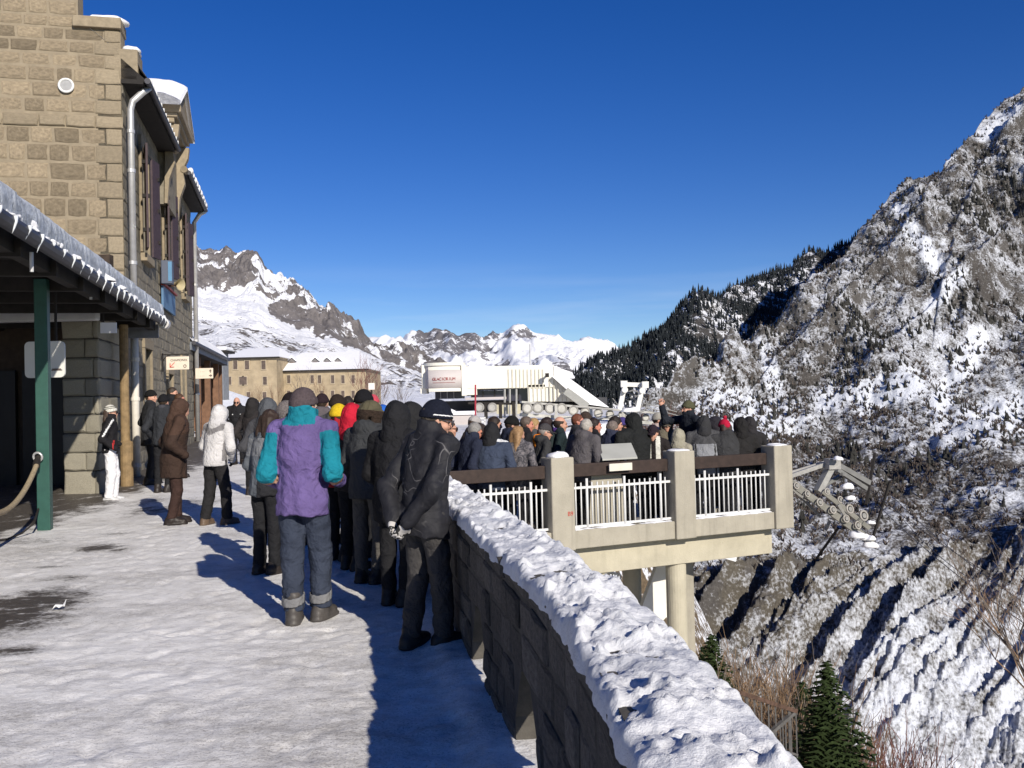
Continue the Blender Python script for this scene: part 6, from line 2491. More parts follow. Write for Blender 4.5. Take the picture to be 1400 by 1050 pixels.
def person(label, x, y, z, H, heading=0, lean=4, bow=6, yaw=0, arms=('pocket', 'pocket'), stance=.055, step=0.0, build=1.0,
           coat=(.02, .02, .022), coat_mat=None, hem=.46, puff=1.0, cinch=0.0, hood=None, collar=None, collar_r=.085, coat_cols=None, coat_fn=None,
           legs=(.02, .02, .022), legs_mat=None, baggy=1.0, shoes=(.025, .02, .018), boot_h=.12, hat=None, hat_col=(.02, .02, .025), hair='short', hair_col=(.045, .03, .02),
           glasses=None, face=False, skin=None, hands=(None, None), glove=None, scarf=None, vox=.028, seed=0, group='people crowding the terrace', extra=None):
    rng = random.Random(seed * 7 + 3)
    s = H / 1.76
    skin = skin or M_skin
    tl = math.tan(math.radians(lean))

    def off(zz):
        return tl * np.maximum(zz - .53 * H, 0)

    def J(p):
        return np.array([p[0] * H * (1 if abs(p[0]) < .1 else build ** .8), p[1] * H + float(off(p[2] * H)), p[2] * H])
    root_loc = Vector((x, y, z))
    shz = .798 * H
    shx = .106 * H * build
    S_ = {1: np.array([shx, float(off(shz)), shz]), -1: np.array([-shx, float(off(shz)), shz])}
    arm = {}
    for sg, nm in ((-1, arms[0]), (1, arms[1])):
        e, w = ARMS[nm]
        e, w = J(e), J(w)
        e[0] *= sg; w[0] *= sg
        arm[sg] = (S_[sg], e, w)
    hip = {sg: np.array([sg * .050 * H, 0, .52 * H]) for sg in (-1, 1)}
    stp = step + rng.uniform(-.028, .028)
    swy = rng.uniform(-.014, .014) * H
    ank = {sg: np.array([sg * (stance + rng.uniform(-.012, .008)) * H + swy, stp * sg * H, .05 * H]) for sg in (-1, 1)}
    bend = {-1: rng.uniform(.008, .034), 1: rng.uniform(.008, .034)}
    kne = {sg: (hip[sg] * .47 + ank[sg] * .53) + np.array([sg * .004 - .003, bend[sg], 0]) * H for sg in (-1, 1)}
    nb = np.array([0, float(off(.845 * H)), .845 * H])
    b_, yw = math.radians(bow), -math.radians(yaw)
    R = Matrix.Rotation(yw, 3, 'Z') @ Matrix.Rotation(-b_, 3, 'X')
    Rn = np.array(R)
    hc = nb + Rn @ np.array([0, .018, .094 * 1.0]) * s * np.array([1, 1, 1]) + np.array([0, 0, 0])
    hs = s ** .6

    def L(P):                                    # into head coordinates
        return ((P - hc.astype(np.float32)) @ Rn.astype(np.float32)) / hs

    # ---- body: one surface from head to ankles
    def f_body(P):
        Q = L(P)
        d = ellip(Q, (0, -.012, .022), (.076, .094, .098))
        d = smin(d, ellip(Q, (0, .026, -.045), (.056, .066, .072)), .03)
        d = smin(d, ellip(Q, (0, .070, -.092), (.026, .024, .022)), .02)
        d = smin(d, capsule(Q, (0, .090, .012), (0, .108, -.024), .010, .016), .012)
        d = smin(d, ellip(Q, (0, .088, -.058), (.026, .014, .012)), .010)
        d = smin(d, ellip(Q, (0, .080, .030), (.055, .018, .014)), .02)
        for sg in (-1, 1):
            d = smin(d, ellip(Q, (sg * .077, -.006, -.008), (.011, .021, .032)), .006)
            d = smin(d, ellip(Q, (sg * .036, .066, -.028), (.026, .022, .022)), .02)
            e = ellip(Q, (sg * .033, .096, .008), (.018, .016, .011))
            d = np.maximum(d, -e) if False else -smin(-d, e, .008)
        d = d * hs
        d = smin(d, capsule(P, nb - np.array([0, .01, .03]) * s, hc - np.array([0, .01, .05]) * s, .056 * s, .052 * s), .03)
        t = ellip(P, (0, float(off(.68 * H)), .68 * H), (.128 * s * build, .085 * s, .27 * s))
        d = smin(d, t, .04)
        for sg in (-1, 1):
            a, e, w = arm[sg]
            d = smin(d, capsule(P, a, e, .038 * s, .032 * s), .03)
            d = smin(d, capsule(P, e, w, .032 * s, .025 * s), .01)
            d = smin(d, capsule(P, hip[sg], kne[sg], .062 * s, .045 * s), .03)
            d = smin(d, capsule(P, kne[sg], ank[sg], .045 * s, .032 * s), .01)
        return d
    big = .034 if vox < .012 else .052
    allp = np.array([p for sg in (-1, 1) for p in arm[sg]] + [ank[-1], ank[1], hc])
    lo, hi = allp.min(0) - .14, allp.max(0) + .14
    fine = .0085 if vox < .012 else (.0135 if face else .019)
    axes = [graded(lo[0], hi[0], hc[0] - .105, hc[0] + .105, fine, big), graded(lo[1], hi[1], hc[1] - .13, hc[1] + .14, fine, big), graded(0, H + .02, hc[2] - .16, hc[2] + .14, fine, big)]
    body = ob('person', field_mesh('person', f_body, None, None, None, axes), skin)
    body.location = root_loc
    body.rotation_euler = (0, 0, -math.radians(heading))
    tag(body, label, 'person', group)

    def part(nm, me, mats, parent=body):
        o = ob(nm, me, mats, parent, True)
        return o
    # ---- coat
    zz = np.array([hem, .50, .56, .62, .68, .74, .79, .82, .85, .872]) * H
    aa = np.array([.190, .186, .178, .172, .182, .190, .172, .125, .082, .072]) * s * build * (.94 + .06 * puff)
    bb = np.array([.142, .140, .132, .126, .132, .134, .122, .100, .082, .076]) * s * (.55 + .45 * build) * puff
    if cinch:
        aa[3] -= cinch; bb[3] -= cinch
    sd = seed * 3.1

    def f_coat(P):
        z_ = P[..., 2]
        a = np.interp(z_, zz, aa)
        b = np.interp(z_, zz, bb)
        yy = P[..., 1] - off(z_) + .004
        q = np.sqrt((P[..., 0] / a) ** 2 + (yy / b) ** 2)
        d = (q - 1) * np.minimum(a, b)
        d = np.maximum(d, z_ - (.862 * H))
        for sg in (-1, 1):
            sh, e, w = arm[sg]
            d = smin(d, capsule(P, nb + np.array([sg * .02, 0, -.012]) * s, sh, .062 * s, .062 * s * puff), .06)
            c = capsule(P, sh, e, .067 * s * puff, .059 * s * puff)
            cw = e + (w - e) * .93
            c = smin(c, capsule(P, e, cw, .059 * s * puff, .046 * s * puff), .025)
            d = smin(d, c, .022)
        if hood == 'down':
            d = smin(d, ellip(P, nb + np.array([0, -.085, -.015]) * s, (.115 * s, .070 * s, .085 * s)), .03)
        if collar:
            cz = nb[2] + .03 * s
            q = np.sqrt(P[..., 0] ** 2 + (P[..., 1] - nb[1] - .012) ** 2)
            d = smin(d, np.maximum(np.abs(q - collar_r * s) - .016 * s, np.abs(z_ - cz + .15 * (P[..., 1] - nb[1])) - .05 * s), .02)
        hz = hem * H + .008 * np.sin(P[..., 0] * 17 + sd) - .01 * np.sin(P[..., 1] * 9)
        d = np.maximum(d, hz - z_)
        am = (.013 if puff <= 1.05 else .011) * (.6 if coat[0] > .4 else 1.0) * (1.35 if vox < .012 else 1.0)
        n = pnoise(P[..., 0] * 11 + sd, P[..., 1] * 11, z_ * 4.5)
        n2 = np.abs(pnoise(P[..., 0] * 5 + z_ * 5 + sd, P[..., 1] * 5, z_ * 7 - np.abs(P[..., 0]) * 6 + 4))
        d = d - am * s * (n * 1.1 + n2 * 1.2 - .3)
        if vox < .012:
            d = d - .003 * pnoise(P[..., 0] * 22 + sd, P[..., 1] * 22, z_ * 26) - .011 * (np.abs(pnoise(P[..., 0] * 7 + z_ * 9, P[..., 1] * 7 + sd, z_ * 14 - np.abs(P[..., 0]) * 8)) - .2)
        return d
    pts = np.array([p for sg in (-1, 1) for p in arm[sg]])
    lo = np.array([min(pts[:, 0].min() - .10, -.24 * build), min(pts[:, 1].min() - .10, -.17 * puff), hem * H - .03])
    hi = np.array([max(pts[:, 0].max() + .10, .24 * build), max(pts[:, 1].max() + .10, float(off(.82 * H)) + .17 * puff), max(pts[:, 2].max() + .10, .90 * H)])
    if hood == 'down':
        lo[1] = min(lo[1], nb[1] - .18)
    cm = coat_mat or fabric(coat)
    cfn = None
    mats = [cm]
    if coat_fn:
        mats = [cm] + [fabric(c) for c in coat_cols]
        env = dict(H=H, s=s, arm=arm, nb=nb, off=off, S=S_)
        cfn = lambda C: coat_fn(C, env)
    part('jacket', field_mesh('jacket', f_coat, lo, hi, vox, colour=cfn), mats)

    # ---- trousers
    def f_leg(P):
        d = ellip(P, (0, 0, .535 * H), (.155 * s * build, .110 * s, .095 * s))
        for sg in (-1, 1):
            k = baggy
            c = capsule(P, hip[sg], kne[sg], .086 * s * k, .068 * s * k)
            end = ank[sg] + np.array([0, -.004, .01])
            c = smin(c, capsule(P, kne[sg], end, .068 * s * k, .060 * s * k), .02)
            d = smin(d, c, .018)
        z_ = P[..., 2]
        n = pnoise(P[..., 0] * 9 + sd, P[..., 1] * 9, z_ * 11 + 9)
        low = np.exp(-((z_ - .10 * H) / (.09 * H)) ** 2) + .8 * np.exp(-((z_ - .29 * H) / (.05 * H)) ** 2)
        n2 = np.abs(pnoise(P[..., 0] * 6 + sd, P[..., 1] * 6 + 3, z_ * 24))
        d = d - s * (.011 * n + .018 * low * (n2 - .15) + .008 * np.abs(pnoise(P[..., 0] * 12 + z_ * 8, P[..., 1] * 12 + sd, z_ * 10)))
        return np.maximum(d, .045 * H * (1 if boot_h < .15 else 1.2) - z_)
    pts = np.array([hip[1], hip[-1], ank[1], ank[-1], kne[1], kne[-1]])
    lo = pts.min(0) - .13; hi = pts.max(0) + .13
    lo[2] = .02; hi[2] = .62 * H
    lo[0] = min(lo[0], -.17 * build); hi[0] = max(hi[0], .17 * build)
    part('trousers', field_mesh('trousers', f_leg, lo, hi, vox if vox < .018 else vox * 1.5), legs_mat or fabric(legs))
    # ---- boots
    key = ('boot', round(boot_h, 2), vox < .018)

    def f_boot(P):
        d = capsule(P, (0, -.055, .050), (0, .15, .040), .050, .044)
        d = smin(d, capsule(P, (0, .02, .075), (0, .10, .05), .045, .040), .03)
        d = smin(d, capsule(P, (0, -.015, .06), (0, -.01, boot_h), .056, .060), .03)
        d = d - .004 * pnoise(P[..., 0] * 20, P[..., 1] * 20, P[..., 2] * 25)
        sole = np.maximum(np.maximum(capsule(P, (0, -.055, .02), (0, .155, .02), .056, .052), P[..., 2] - .03), .0 - P[..., 2])
        return smin(np.maximum(d, .008 - P[..., 2]), sole, .004)
    bme = shared('boot', key, lambda: field_mesh('boot', f_boot, (-.08, -.13, -.01), (.08, .22, boot_h + .07), .009 if vox < .018 else .018))
    bmat = plain('boot_leather', shoes, .5, .25, 15, .2, 40)
    for sg in (-1, 1):
        o = part('boot', bme, bmat)
        o.material_slots[0].link = 'OBJECT'
        o.material_slots[0].material = bmat
        o.location = (ank[sg][0], ank[sg][1], 0)
        o.rotation_euler = (0, 0, -sg * math.radians(12))
        o.scale = (s, s, s)

    # ---- things on the head, modelled in head coordinates
    def head_part(nm, fn, lo, hi, h, mat, colour=None, parent=body):
        o = part(nm, field_mesh(nm, fn, lo, hi, h, colour=colour), mat, parent)
        m = Matrix(((Rn[0, 0] * hs, Rn[0, 1] * hs, Rn[0, 2] * hs, hc[0]), (Rn[1, 0] * hs, Rn[1, 1] * hs, Rn[1, 2] * hs, hc[1]), (Rn[2, 0] * hs, Rn[2, 1] * hs, Rn[2, 2] * hs, hc[2]), (0, 0, 0, 1)))
        o.matrix_local = m
        return o
    hv = .008 if vox < .018 else .016
    if hair and hood != 'up':
        hm = hair_mat(hair_col)

        def f_hair(P):
            d = ellip(P, (0, -.016, .026), (.086, .102, .104))
            d = d - .010 * pnoise(P[..., 0] * 40, P[..., 1] * 40, P[..., 2] * 25 + seed) - .009 * pnoise(P[..., 0] * 16, P[..., 1] * 16, P[..., 2] * 12 + seed)
            cut = .74 * P[..., 1] - .66 * P[..., 2] - .012
            d = np.maximum(d, cut)
            if hair == 'fringe':
                d = np.maximum(d, P[..., 2] - .055)
            lowz = -.085 if hair == 'short' else -.13
            d = np.maximum(d, lowz - P[..., 2])
            d = np.maximum(d, .045 - np.sqrt(P[..., 0] ** 2 + (P[..., 1]) ** 2) - (P[..., 2] + .05))
            if hair in ('long', 'bob', 'curly'):
                zb = -.26 if hair == 'long' else -.14
                e = capsule(P, (-.04, -.055, .0), (-.055, -.075, zb), .065, .050)
                e = smin(e, capsule(P, (.04, -.055, .0), (.055, -.075, zb), .065, .050), .04)
                e = e - .012 * pnoise(P[..., 0] * 30, P[..., 1] * 30, P[..., 2] * 8 + seed)
                d = smin(d, e, .02)
            if hair == 'curly':
                d = d - .018 * np.abs(pnoise(P[..., 0] * 26, P[..., 1] * 26, P[..., 2] * 26 + seed)) - .006
            return d
        head_part('hair', f_hair, (-.13, -.16, -.32 if hair == 'long' else -.20), (.13, .12, .16), hv, hm)
    if hat == 'beanie':
        def f_hat(P):
            d = ellip(P, (0, -.014, .034), (.094, .110, .112))
            cutp = .20 * P[..., 1] - P[..., 2] + .012
            band = ellip(P, (0, -.012, .022), (.102, .120, .125))
            band = np.maximum(band, np.maximum(cutp, -(cutp + .048)))
            d = np.maximum(d, cutp + .006)
            return smin(d, band, .008) - .003 * pnoise(P[..., 0] * 18, P[..., 1] * 18, P[..., 2] * 18 + seed)
        ht = head_part('hat', f_hat, (-.12, -.14, -.03), (.12, .125, .165), hv, knit(hat_col))
        if extra == 'pompom':
            head_part('pompom', lambda P: ellip(P, (.015, -.02, .165), (.035, .035, .032)) - .010 * pnoise(P[..., 0] * 60, P[..., 1] * 60, P[..., 2] * 60), (-.04, -.08, .11), (.07, .04, .22), .008, fur(hat_col))
        if extra == 'stripe':
            def f_st(P):
                cutp = .20 * P[..., 1] - P[..., 2] + .012
                b2 = ellip(P, (0, -.012, .022), (.1045, .1225, .1275))
                b2 = np.maximum(b2, np.maximum(cutp + .018, -(cutp + .030)))
                return np.maximum(b2, .035 - np.abs(P[..., 0]) * .6 - P[..., 1] * .4)
            head_part('hat_stripe', f_st, (-.12, -.14, -.03), (.12, .13, .10), .006, plain('white_wool', (.7, .7, .7), .9, .1, 30, .2))
        if extra == 'stripes':
            for zc in (.045, .075, .105):
                def f_st(P, zc=zc):
                    b2 = ellip(P, (0, -.014, .034), (.0985, .1145, .1165))
                    return np.maximum(b2, np.abs(P[..., 2] - zc - .15 * P[..., 1]) - .008)
                head_part('hat_stripe', f_st, (-.12, -.14, 0), (.12, .13, .16), .007, knit((.10, .10, .09)))
    elif hat == 'cap':
        def f_cap(P):
            d = ellip(P, (0, -.012, .034), (.090, .106, .104))
            d = np.maximum(d, .030 - P[..., 2] + .1 * P[..., 1])
            v = np.maximum(ellip(P, (0, .095, .040), (.075, .095, .10)), np.abs(P[..., 2] - .036 + .9 * P[..., 0] ** 2 / .1 * .35 + .18 * (P[..., 1] - .09)) - .006)
            return smin(d, np.maximum(v, .02 - P[..., 1]), .006)
        head_part('hat', f_cap, (-.12, -.14, -.02), (.12, .21, .155), hv * .8, fabric(hat_col))
    elif hat == 'brim':
        def f_brim(P):
            d = ellip(P, (0, -.012, .04), (.092, .108, .105))
            d = np.maximum(d, .030 - P[..., 2])
            v = np.maximum(ellip(P, (0, -.005, .034), (.135, .15, .10)), np.abs(P[..., 2] - .036 + 2.0 * (P[..., 0] ** 2 + P[..., 1] ** 2) - .03) - .007)
            return smin(d, v, .01)
        head_part('hat', f_brim, (-.15, -.17, -.03), (.15, .16, .16), hv * .8, fabric(hat_col))
    elif hat == 'trapper':
        def f_tr(P):
            d = ellip(P, (0, -.014, .036), (.104, .118, .112))
            d = np.maximum(d, .004 - P[..., 2] + .1 * P[..., 1])
            d = smin(d, np.maximum(ellip(P, (0, -.01, .02), (.122, .135, .14)), np.abs(P[..., 2] - .015) - .035), .02)
            for sg in (-1, 1):
                d = smin(d, ellip(P, (sg * .092, -.004, -.045), (.024, .058, .075)), .02)
            d = smin(d, ellip(P, (0, -.10, -.035), (.085, .028, .06)), .02)
            return d - .007 * pnoise(P[..., 0] * 45, P[..., 1] * 45, P[..., 2] * 45 + seed)
        cf = (lambda C: np.where((C[:, 2] > .045) & (C[:, 1] > -2), 0, 1)) if extra == 'khaki' else None
        head_part('hat', f_tr, (-.15, -.17, -.14), (.15, .15, .17), hv, [fabric(hat_col), fur((.035, .022, .015))] if cf else fur(hat_col), cf)
    if hood == 'up':
        def f_hood(P):
            d = ellip(P, (0, -.022, .022), (.112, .132, .132))
            d = smin(d, capsule(P, (0, -.035, -.05), (0, -.040, -.155), .105, .125), .05)
            d = smin(d, ellip(P, (0, -.07, .10), (.04, .05, .04)), .05)
            d = d - .008 * pnoise(P[..., 0] * 14 + seed, P[..., 1] * 14, P[..., 2] * 14) - .006 * np.abs(pnoise(P[..., 0] * 10, P[..., 1] * 10 + seed, P[..., 2] * 22))
            hole = ellip(P, (0, .125, -.015), (.078, .135, .105))
            return -smin(-d, hole, .012)
        head_part('hood', f_hood, (-.16, -.20, -.30), (.16, .15, .18), hv, fabric(hat_col) if not coat_mat else coat_mat)
        if extra == 'fur':
            def f_fr(P):
                d = np.abs(ellip(P, (0, .10, -.01), (.085, .06, .115))) - .022
                d = np.maximum(d, np.abs(P[..., 1] - .085) - .035)
                return d - .010 * pnoise(P[..., 0] * 50, P[..., 1] * 50, P[..., 2] * 50)
            head_part('fur_trim', f_fr, (-.15, .02, -.17), (.15, .17, .16), .010, fur((.10, .07, .05)))
    if scarf:
        def f_sc(P):
            q = np.sqrt(P[..., 0] ** 2 + ((P[..., 1] + .012) * .92) ** 2)
            d = np.hypot(q - .070, (P[..., 2] + .125 + .25 * P[..., 1]) * .62) - .030
            return d - .009 * pnoise(P[..., 0] * 22 + seed, P[..., 1] * 22, P[..., 2] * 30)
        head_part('scarf', f_sc, (-.14, -.15, -.23), (.14, .15, -.03), hv, fabric(scarf))
    if glasses:
        lm = M_lens if glasses == 'sun' else M_frame_
        mb = MB()
        for sg in (-1, 1):
            if glasses == 'sun':
                mb.disc((sg * .033, .110, .006), (sg * .35, 1, 0), .025, .006, 12)
            else:
                mb.ring((sg * .033, .112, .006), (sg * .2, 1, 0), .024, .0035, 12, 5)
            mb.bar((sg * .058, .100, .014), (sg * .082, .0, .008), .005, .007)
        mb.bar((-.012, .114, .010), (.012, .114, .010), .006, .006)
        o = part('sunglasses' if glasses == 'sun' else 'glasses', mk_mesh('glasses', np.array(mb.v), mb.f), lm)
        o.matrix_local = Matrix(((Rn[0, 0] * hs, Rn[0, 1] * hs, Rn[0, 2] * hs, hc[0]), (Rn[1, 0] * hs, Rn[1, 1] * hs, Rn[1, 2] * hs, hc[1]), (Rn[2, 0] * hs, Rn[2, 1] * hs, Rn[2, 2] * hs, hc[2]), (0, 0, 0, 1)))
    if face:
        em = shared('eye', 'eye', lambda: field_mesh('eye', lambda P: ellip(P, (0, 0, 0), (.0115, .009, .0075)), (-.015, -.012, -.01), (.015, .012, .01), .004))
        bm_ = shared('brow', 'brow', lambda: field_mesh('eyebrow', lambda P: capsule(P, (-.014, 0, 0), (.014, 0, .002), .0045, .0045), (-.02, -.006, -.006), (.02, .006, .008), .0035))
        for sg in (-1, 1):
            for nm, me_, p, mt in (('eye', em, (sg * .033, .083, .008), M_eye), ('eyebrow', bm_, (sg * .034, .094, .030), hair_mat(hair_col))):
                if nm == 'eye' and glasses == 'sun':
                    continue
                o = bpy.data.objects.new(nm, me_)
                if not me_.materials:
                    me_.materials.append(mt)
                COL.objects.link(o)
                o.parent = body
                o.location = hc + Rn @ (np.array(p) * hs)
                o.rotation_euler = R.to_euler()
    # ---- hands
    for sg, hk in ((-1, hands[0]), (1, hands[1])):
        if hk is None and arms[0 if sg < 0 else 1] in ('front', 'low', 'down'):
            hk = 'glove'
        if not hk or hk == 'no':
            continue
        gl_ = hk == 'glove'
        k = 1.12 if gl_ else 1.0
        curl = {'fist': 1.5, 'open': .25}.get(hk, .75)

        def f_hand(P, sg=sg, k=k, curl=curl):
            d = ellip(P, (0, .048, 0), (.040 * k, .052 * k, .017 * k))
            d = smin(d, capsule(P, (0, -.045, 0), (0, .02, 0), .026 * k, .028 * k), .02)
            for i, (fx, ln) in enumerate(((-.030, .066), (-.010, .076), (.010, .071), (.029, .056))):
                a = np.array([fx * k, .085, 0.0])
                dd = np.array([fx * .25, math.cos(curl * .5), -math.sin(curl * .5)])
                b = a + dd * ln * .55
                d2 = np.array([fx * .2, math.cos(curl * 1.5), -math.sin(curl * 1.5)])
                c = b + d2 * ln * .5
                d = smin(d, smin(capsule(P, a, b, .0100 * k, .0092 * k), capsule(P, b, c, .0092 * k, .0078 * k), .003), .006)
            a = np.array([-sg * .030 * k, .015, -.004]); b = np.array([-sg * .056, .050, -.014]); c = np.array([-sg * .050, .080, -.026])
            d = smin(d, smin(capsule(P, a, b, .0135 * k, .0115 * k), capsule(P, b, c, .0115 * k, .009 * k), .004), .01)
            if gl_:
                d = smin(d, np.maximum(np.abs(np.hypot(P[..., 0], P[..., 2]) - .030) - .008, np.abs(P[..., 1] + .035) - .025), .006)
            return d
        me_ = shared('hand', ('hand', sg, hk, gl_), lambda: field_mesh('hand', f_hand, (-.085, -.075, -.10), (.085, .185, .045), .0055))
        gm_ = (glove if glove is not None and not isinstance(glove, tuple) else fabric(glove or (.02, .02, .022))) if gl_ else skin
        if me_.materials and me_.materials[0] != gm_:
            me_ = shared('hand', ('hand', sg, hk, gl_, gm_.name), lambda: me_.copy())
            me_.materials.clear()
        if not me_.materials:
            me_.materials.append(gm_)
        o = ob('glove' if gl_ else 'hand', me_, None, body, True)
        e, w = arm[sg][1], arm[sg][2]
        yv = Vector(w - e).normalized()
        inward = Vector((-sg, .15, 0))
        zv = (inward - yv * inward.dot(yv)).normalized() * -1
        xv = yv.cross(zv)
        w = e + (w - e) * 1.0
        o.matrix_local = Matrix(((xv.x * s, yv.x * s, zv.x * s, w[0]), (xv.y * s, yv.y * s, zv.y * s, w[1]), (xv.z * s, yv.z * s, zv.z * s, w[2]), (0, 0, 0, 1)))
    body['_h'] = 0
    del body['_h']
    return dict(ank=ank, body=body, hc=hc, Rn=Rn, nb=nb, s=s, H=H, arm=arm, off=off, part=part, hs=hs)


def place(px, top, Y, ground=None, hat=.015, bowcomp=0.0):
    """where somebody stands whose head top shows at this pixel at depth Y, and how tall they are"""
    p = at(px, top, Y)
    g = float(path_z(Y)) if ground is None else ground
    return p.x, Y, g, p.z - g - hat + bowcomp


def band_tag(P, label, px, top, Y, ground=None, hg=.015, bc=0.0, **kw):
    x, y, z, H = place(px, top, Y, ground, hg, bc)
    return person(label, x, y, z, H, seed=int(px * 1.7 + top), **kw)


BLK, NAVY, CHAR, DKGR, BRN = (.013, .013, .015), (.018, .022, .040), (.035, .036, .04), (.065, .066, .07), (.045, .026, .017)
PATH_G, TERR_G = 'people standing on the snowy path', 'people crowding the terrace'


# --- the man in the purple and teal jacket
def purple_fn(C, e):
    H, s = e['H'], e['s']
    m = np.zeros(len(C), np.int32)
    x, y, z = C[:, 0], C[:, 1], C[:, 2]
    for sg in (-1, 1):
        sh, el, w = e['arm'][sg]
        du = np.linalg.norm(C - sh, axis=1)
        ab = el - sh
        t1 = ((C - sh) @ ab) / (ab @ ab)
        d1 = np.linalg.norm(C - sh - np.clip(t1, 0, 1)[:, None] * ab, axis=1)
        cd = w - el
        t2 = ((C - el) @ cd) / (cd @ cd)
        d2 = np.linalg.norm(C - el - np.clip(t2, 0, 1)[:, None] * cd, axis=1)
        inarm = (np.minimum(d1, d2) < .098 * s) & (x * sg > e['S'][sg][0] * sg * .86)
        upper = inarm & (d1 <= d2) & (t1 > .10)
        m = np.where(upper, 1, m)
        fore = inarm & (d2 < d1)
        m = np.where(fore & (t2 < .12), 1, m)
        m = np.where(fore & (t2 >= .12) & (t2 < .36), 2, m)
        m = np.where(fore & (t2 >= .36), 0, m)
    m = np.where((z > e['nb'][2] - .025 + .16 * (y - e['nb'][1])) & (np.abs(x) < .13), 1, m)
    return m


pu = band_tag(0, 'man in a purple and teal jacket and plum beanie seen from behind', 411, 519, 7.2, 0, .02, .0, heading=8, lean=2, bow=4, yaw=22, arms=('bent', 'bent'), build=1.03, puff=1.17, hem=.445, cinch=.014,
              coat=(.118, .084, .215), coat_cols=[(.008, .17, .225), (.36, .21, .14)], coat_fn=purple_fn, collar=True, collar_r=.095, legs=(.032, .040, .062), baggy=1.2, shoes=(.06, .054, .05), boot_h=.20, step=.012,
              stance=.05, hat='beanie', hat_col=(.085, .066, .070), hair_col=(.05, .035, .025), vox=.0115, group=PATH_G, face=False)
# gaiters and drawstring details of the purple jacket
for sg in (-1, 1):
    o = pu['part']('gaiter', shared('gaiter', 'gaiter', lambda: field_mesh('gaiter', lambda P: np.maximum(np.abs(np.hypot(P[..., 0] / .070, P[..., 1] / .078) - 1) * .07 - .006 - .004 * pnoise(P[..., 0] * 20, P[..., 1] * 20, P[..., 2] * 20), np.abs(P[..., 2] - .2 - .25 * P[..., 1]) - .034), (-.1, -.11, .12), (.1, .11, .28), .009)), fabric((.17, .17, .175)))
    o.location = (pu['ank'][sg][0], pu['ank'][sg][1] - .006, -.01)
    o.scale = (1.13, 1.13, 1.0)

# --- the man in black with patterned gloves
mm, nt, b_ = new_mat('scribbled_black')
c_ = obj_coord(nt)
vo = nd(nt, 'ShaderNodeTexVoronoi', feature='DISTANCE_TO_EDGE')
vo.inputs['Scale'].default_value = 5.2
dn_ = nd(nt, 'ShaderNodeTexNoise'); dn_.inputs['Scale'].default_value = 4.0
nt.links.new(c_, dn_.inputs['Vector'])
mx = mixc(nt, .35, c_, dn_.outputs['Color'], 'ADD')
nt.links.new(mx, vo.inputs['Vector'])
ln_ = ramp(nt, vo.outputs['Distance'], [(0, 1), (.010, .8), (.022, 0)])
msk = ramp(nt, tex_noise(nt, c_, 4.2, 2), [(.50, 0), (.60, 1)])
sxz = nd(nt, 'ShaderNodeSeparateXYZ'); nt.links.new(c_, sxz.inputs[0])
hi_ = ramp(nt, sxz.outputs['Z'], [(.55, 0), (.66, 1)])
k_ = math_n(nt, 'MULTIPLY', math_n(nt, 'MULTIPLY', ln_, msk), .55)
nt.links.new(mixc(nt, k_, (.014, .014, .018), (.22, .21, .21)), b_.inputs['Base Color'])
b_.inputs['Roughness'].default_value = .7
bump(nt, b_, math_n(nt, 'ADD', tex_noise(nt, c_, 13, 3, .5, .8), math_n(nt, 'MULTIPLY', tex_noise(nt, c_, 160, 2), .1)), .6, .02)
gm, nt, b_ = new_mat('patterned_glove')
f_ = tex_noise(nt, obj_coord(nt), 26, 1, .3, 1.2)
nt.links.new(ramp(nt, f_, [(.47, (.02, .02, .02)), (.49, (.46, .44, .42))], 'LINEAR'), b_.inputs['Base Color'])
b_.inputs['Roughness'].default_value = .8
bk = band_tag(0, 'man in black printed jacket and navy beanie holding patterned gloves behind him', 577, 543, 6.35, 0, .02, .045, heading=46, lean=7, bow=18, yaw=30, arms=('back', 'back'), build=1.03, puff=1.10, hem=.44,
              coat_mat=mm, collar=True, legs=(.050, .047, .046), baggy=1.10, shoes=(.02, .018, .018), stance=.05, step=.02, hat='beanie', hat_col=(.012, .014, .024), extra='stripe', hair_col=(.05, .04, .03),
              glasses='clear', face=True, hands=('glove', 'glove'), glove=gm, vox=.0115, group=PATH_G)

# --- others on the path
band_tag(0, 'tall person in a black hooded coat between the olive cap and the navy beanie', 538, 543, 7.7, 0, .03, .02, heading=25, lean=4, bow=8, arms=('low', 'pocket'), build=1.08, puff=1.12, hem=.40, hood='up', hat_col=BLK, coat=BLK, legs=BLK, vox=.0225, group=PATH_G)
band_tag(0, 'black hooded person mostly hidden behind the man with patterned gloves', 560, 545, 8.6, 0, .03, .02, heading=30, lean=3, bow=5, build=1.0, hood='up', hat_col=(.016, .016, .017), coat=(.016, .016, .017), legs=BLK, vox=.022, group=PATH_G)
band_tag(0, 'man in an olive trapper cap and charcoal jacket with a black hood down', 500, 541, 8.7, 0, .03, .02, heading=28, lean=4, bow=8, yaw=18, arms=('front', 'front'), build=1.05, puff=1.08, hem=.45, hood='down', coat=(.040, .042, .045), legs=(.085, .078, .070), hat='trapper', hat_col=(.085, .075, .045), extra='khaki', vox=.0178, group=PATH_G)
band_tag(0, 'person in a yellow beanie and red jacket among the dark coats', 459, 545, 10.0, 0, .02, .0, heading=20, yaw=0, arms=('front', 'front'), hat='beanie', hat_col=(.62, .42, .02), coat=(.32, .015, .025), collar=True, legs=BLK, group=PATH_G)


def red_fn(C, e):
    return np.where(C[:, 2] > e['H'] * .795, 0, np.where((np.abs(np.abs(C[:, 0]) - .11) < .022) & (C[:, 1] < e['off'](C[:, 2])), 2, 1)).astype(np.int32)


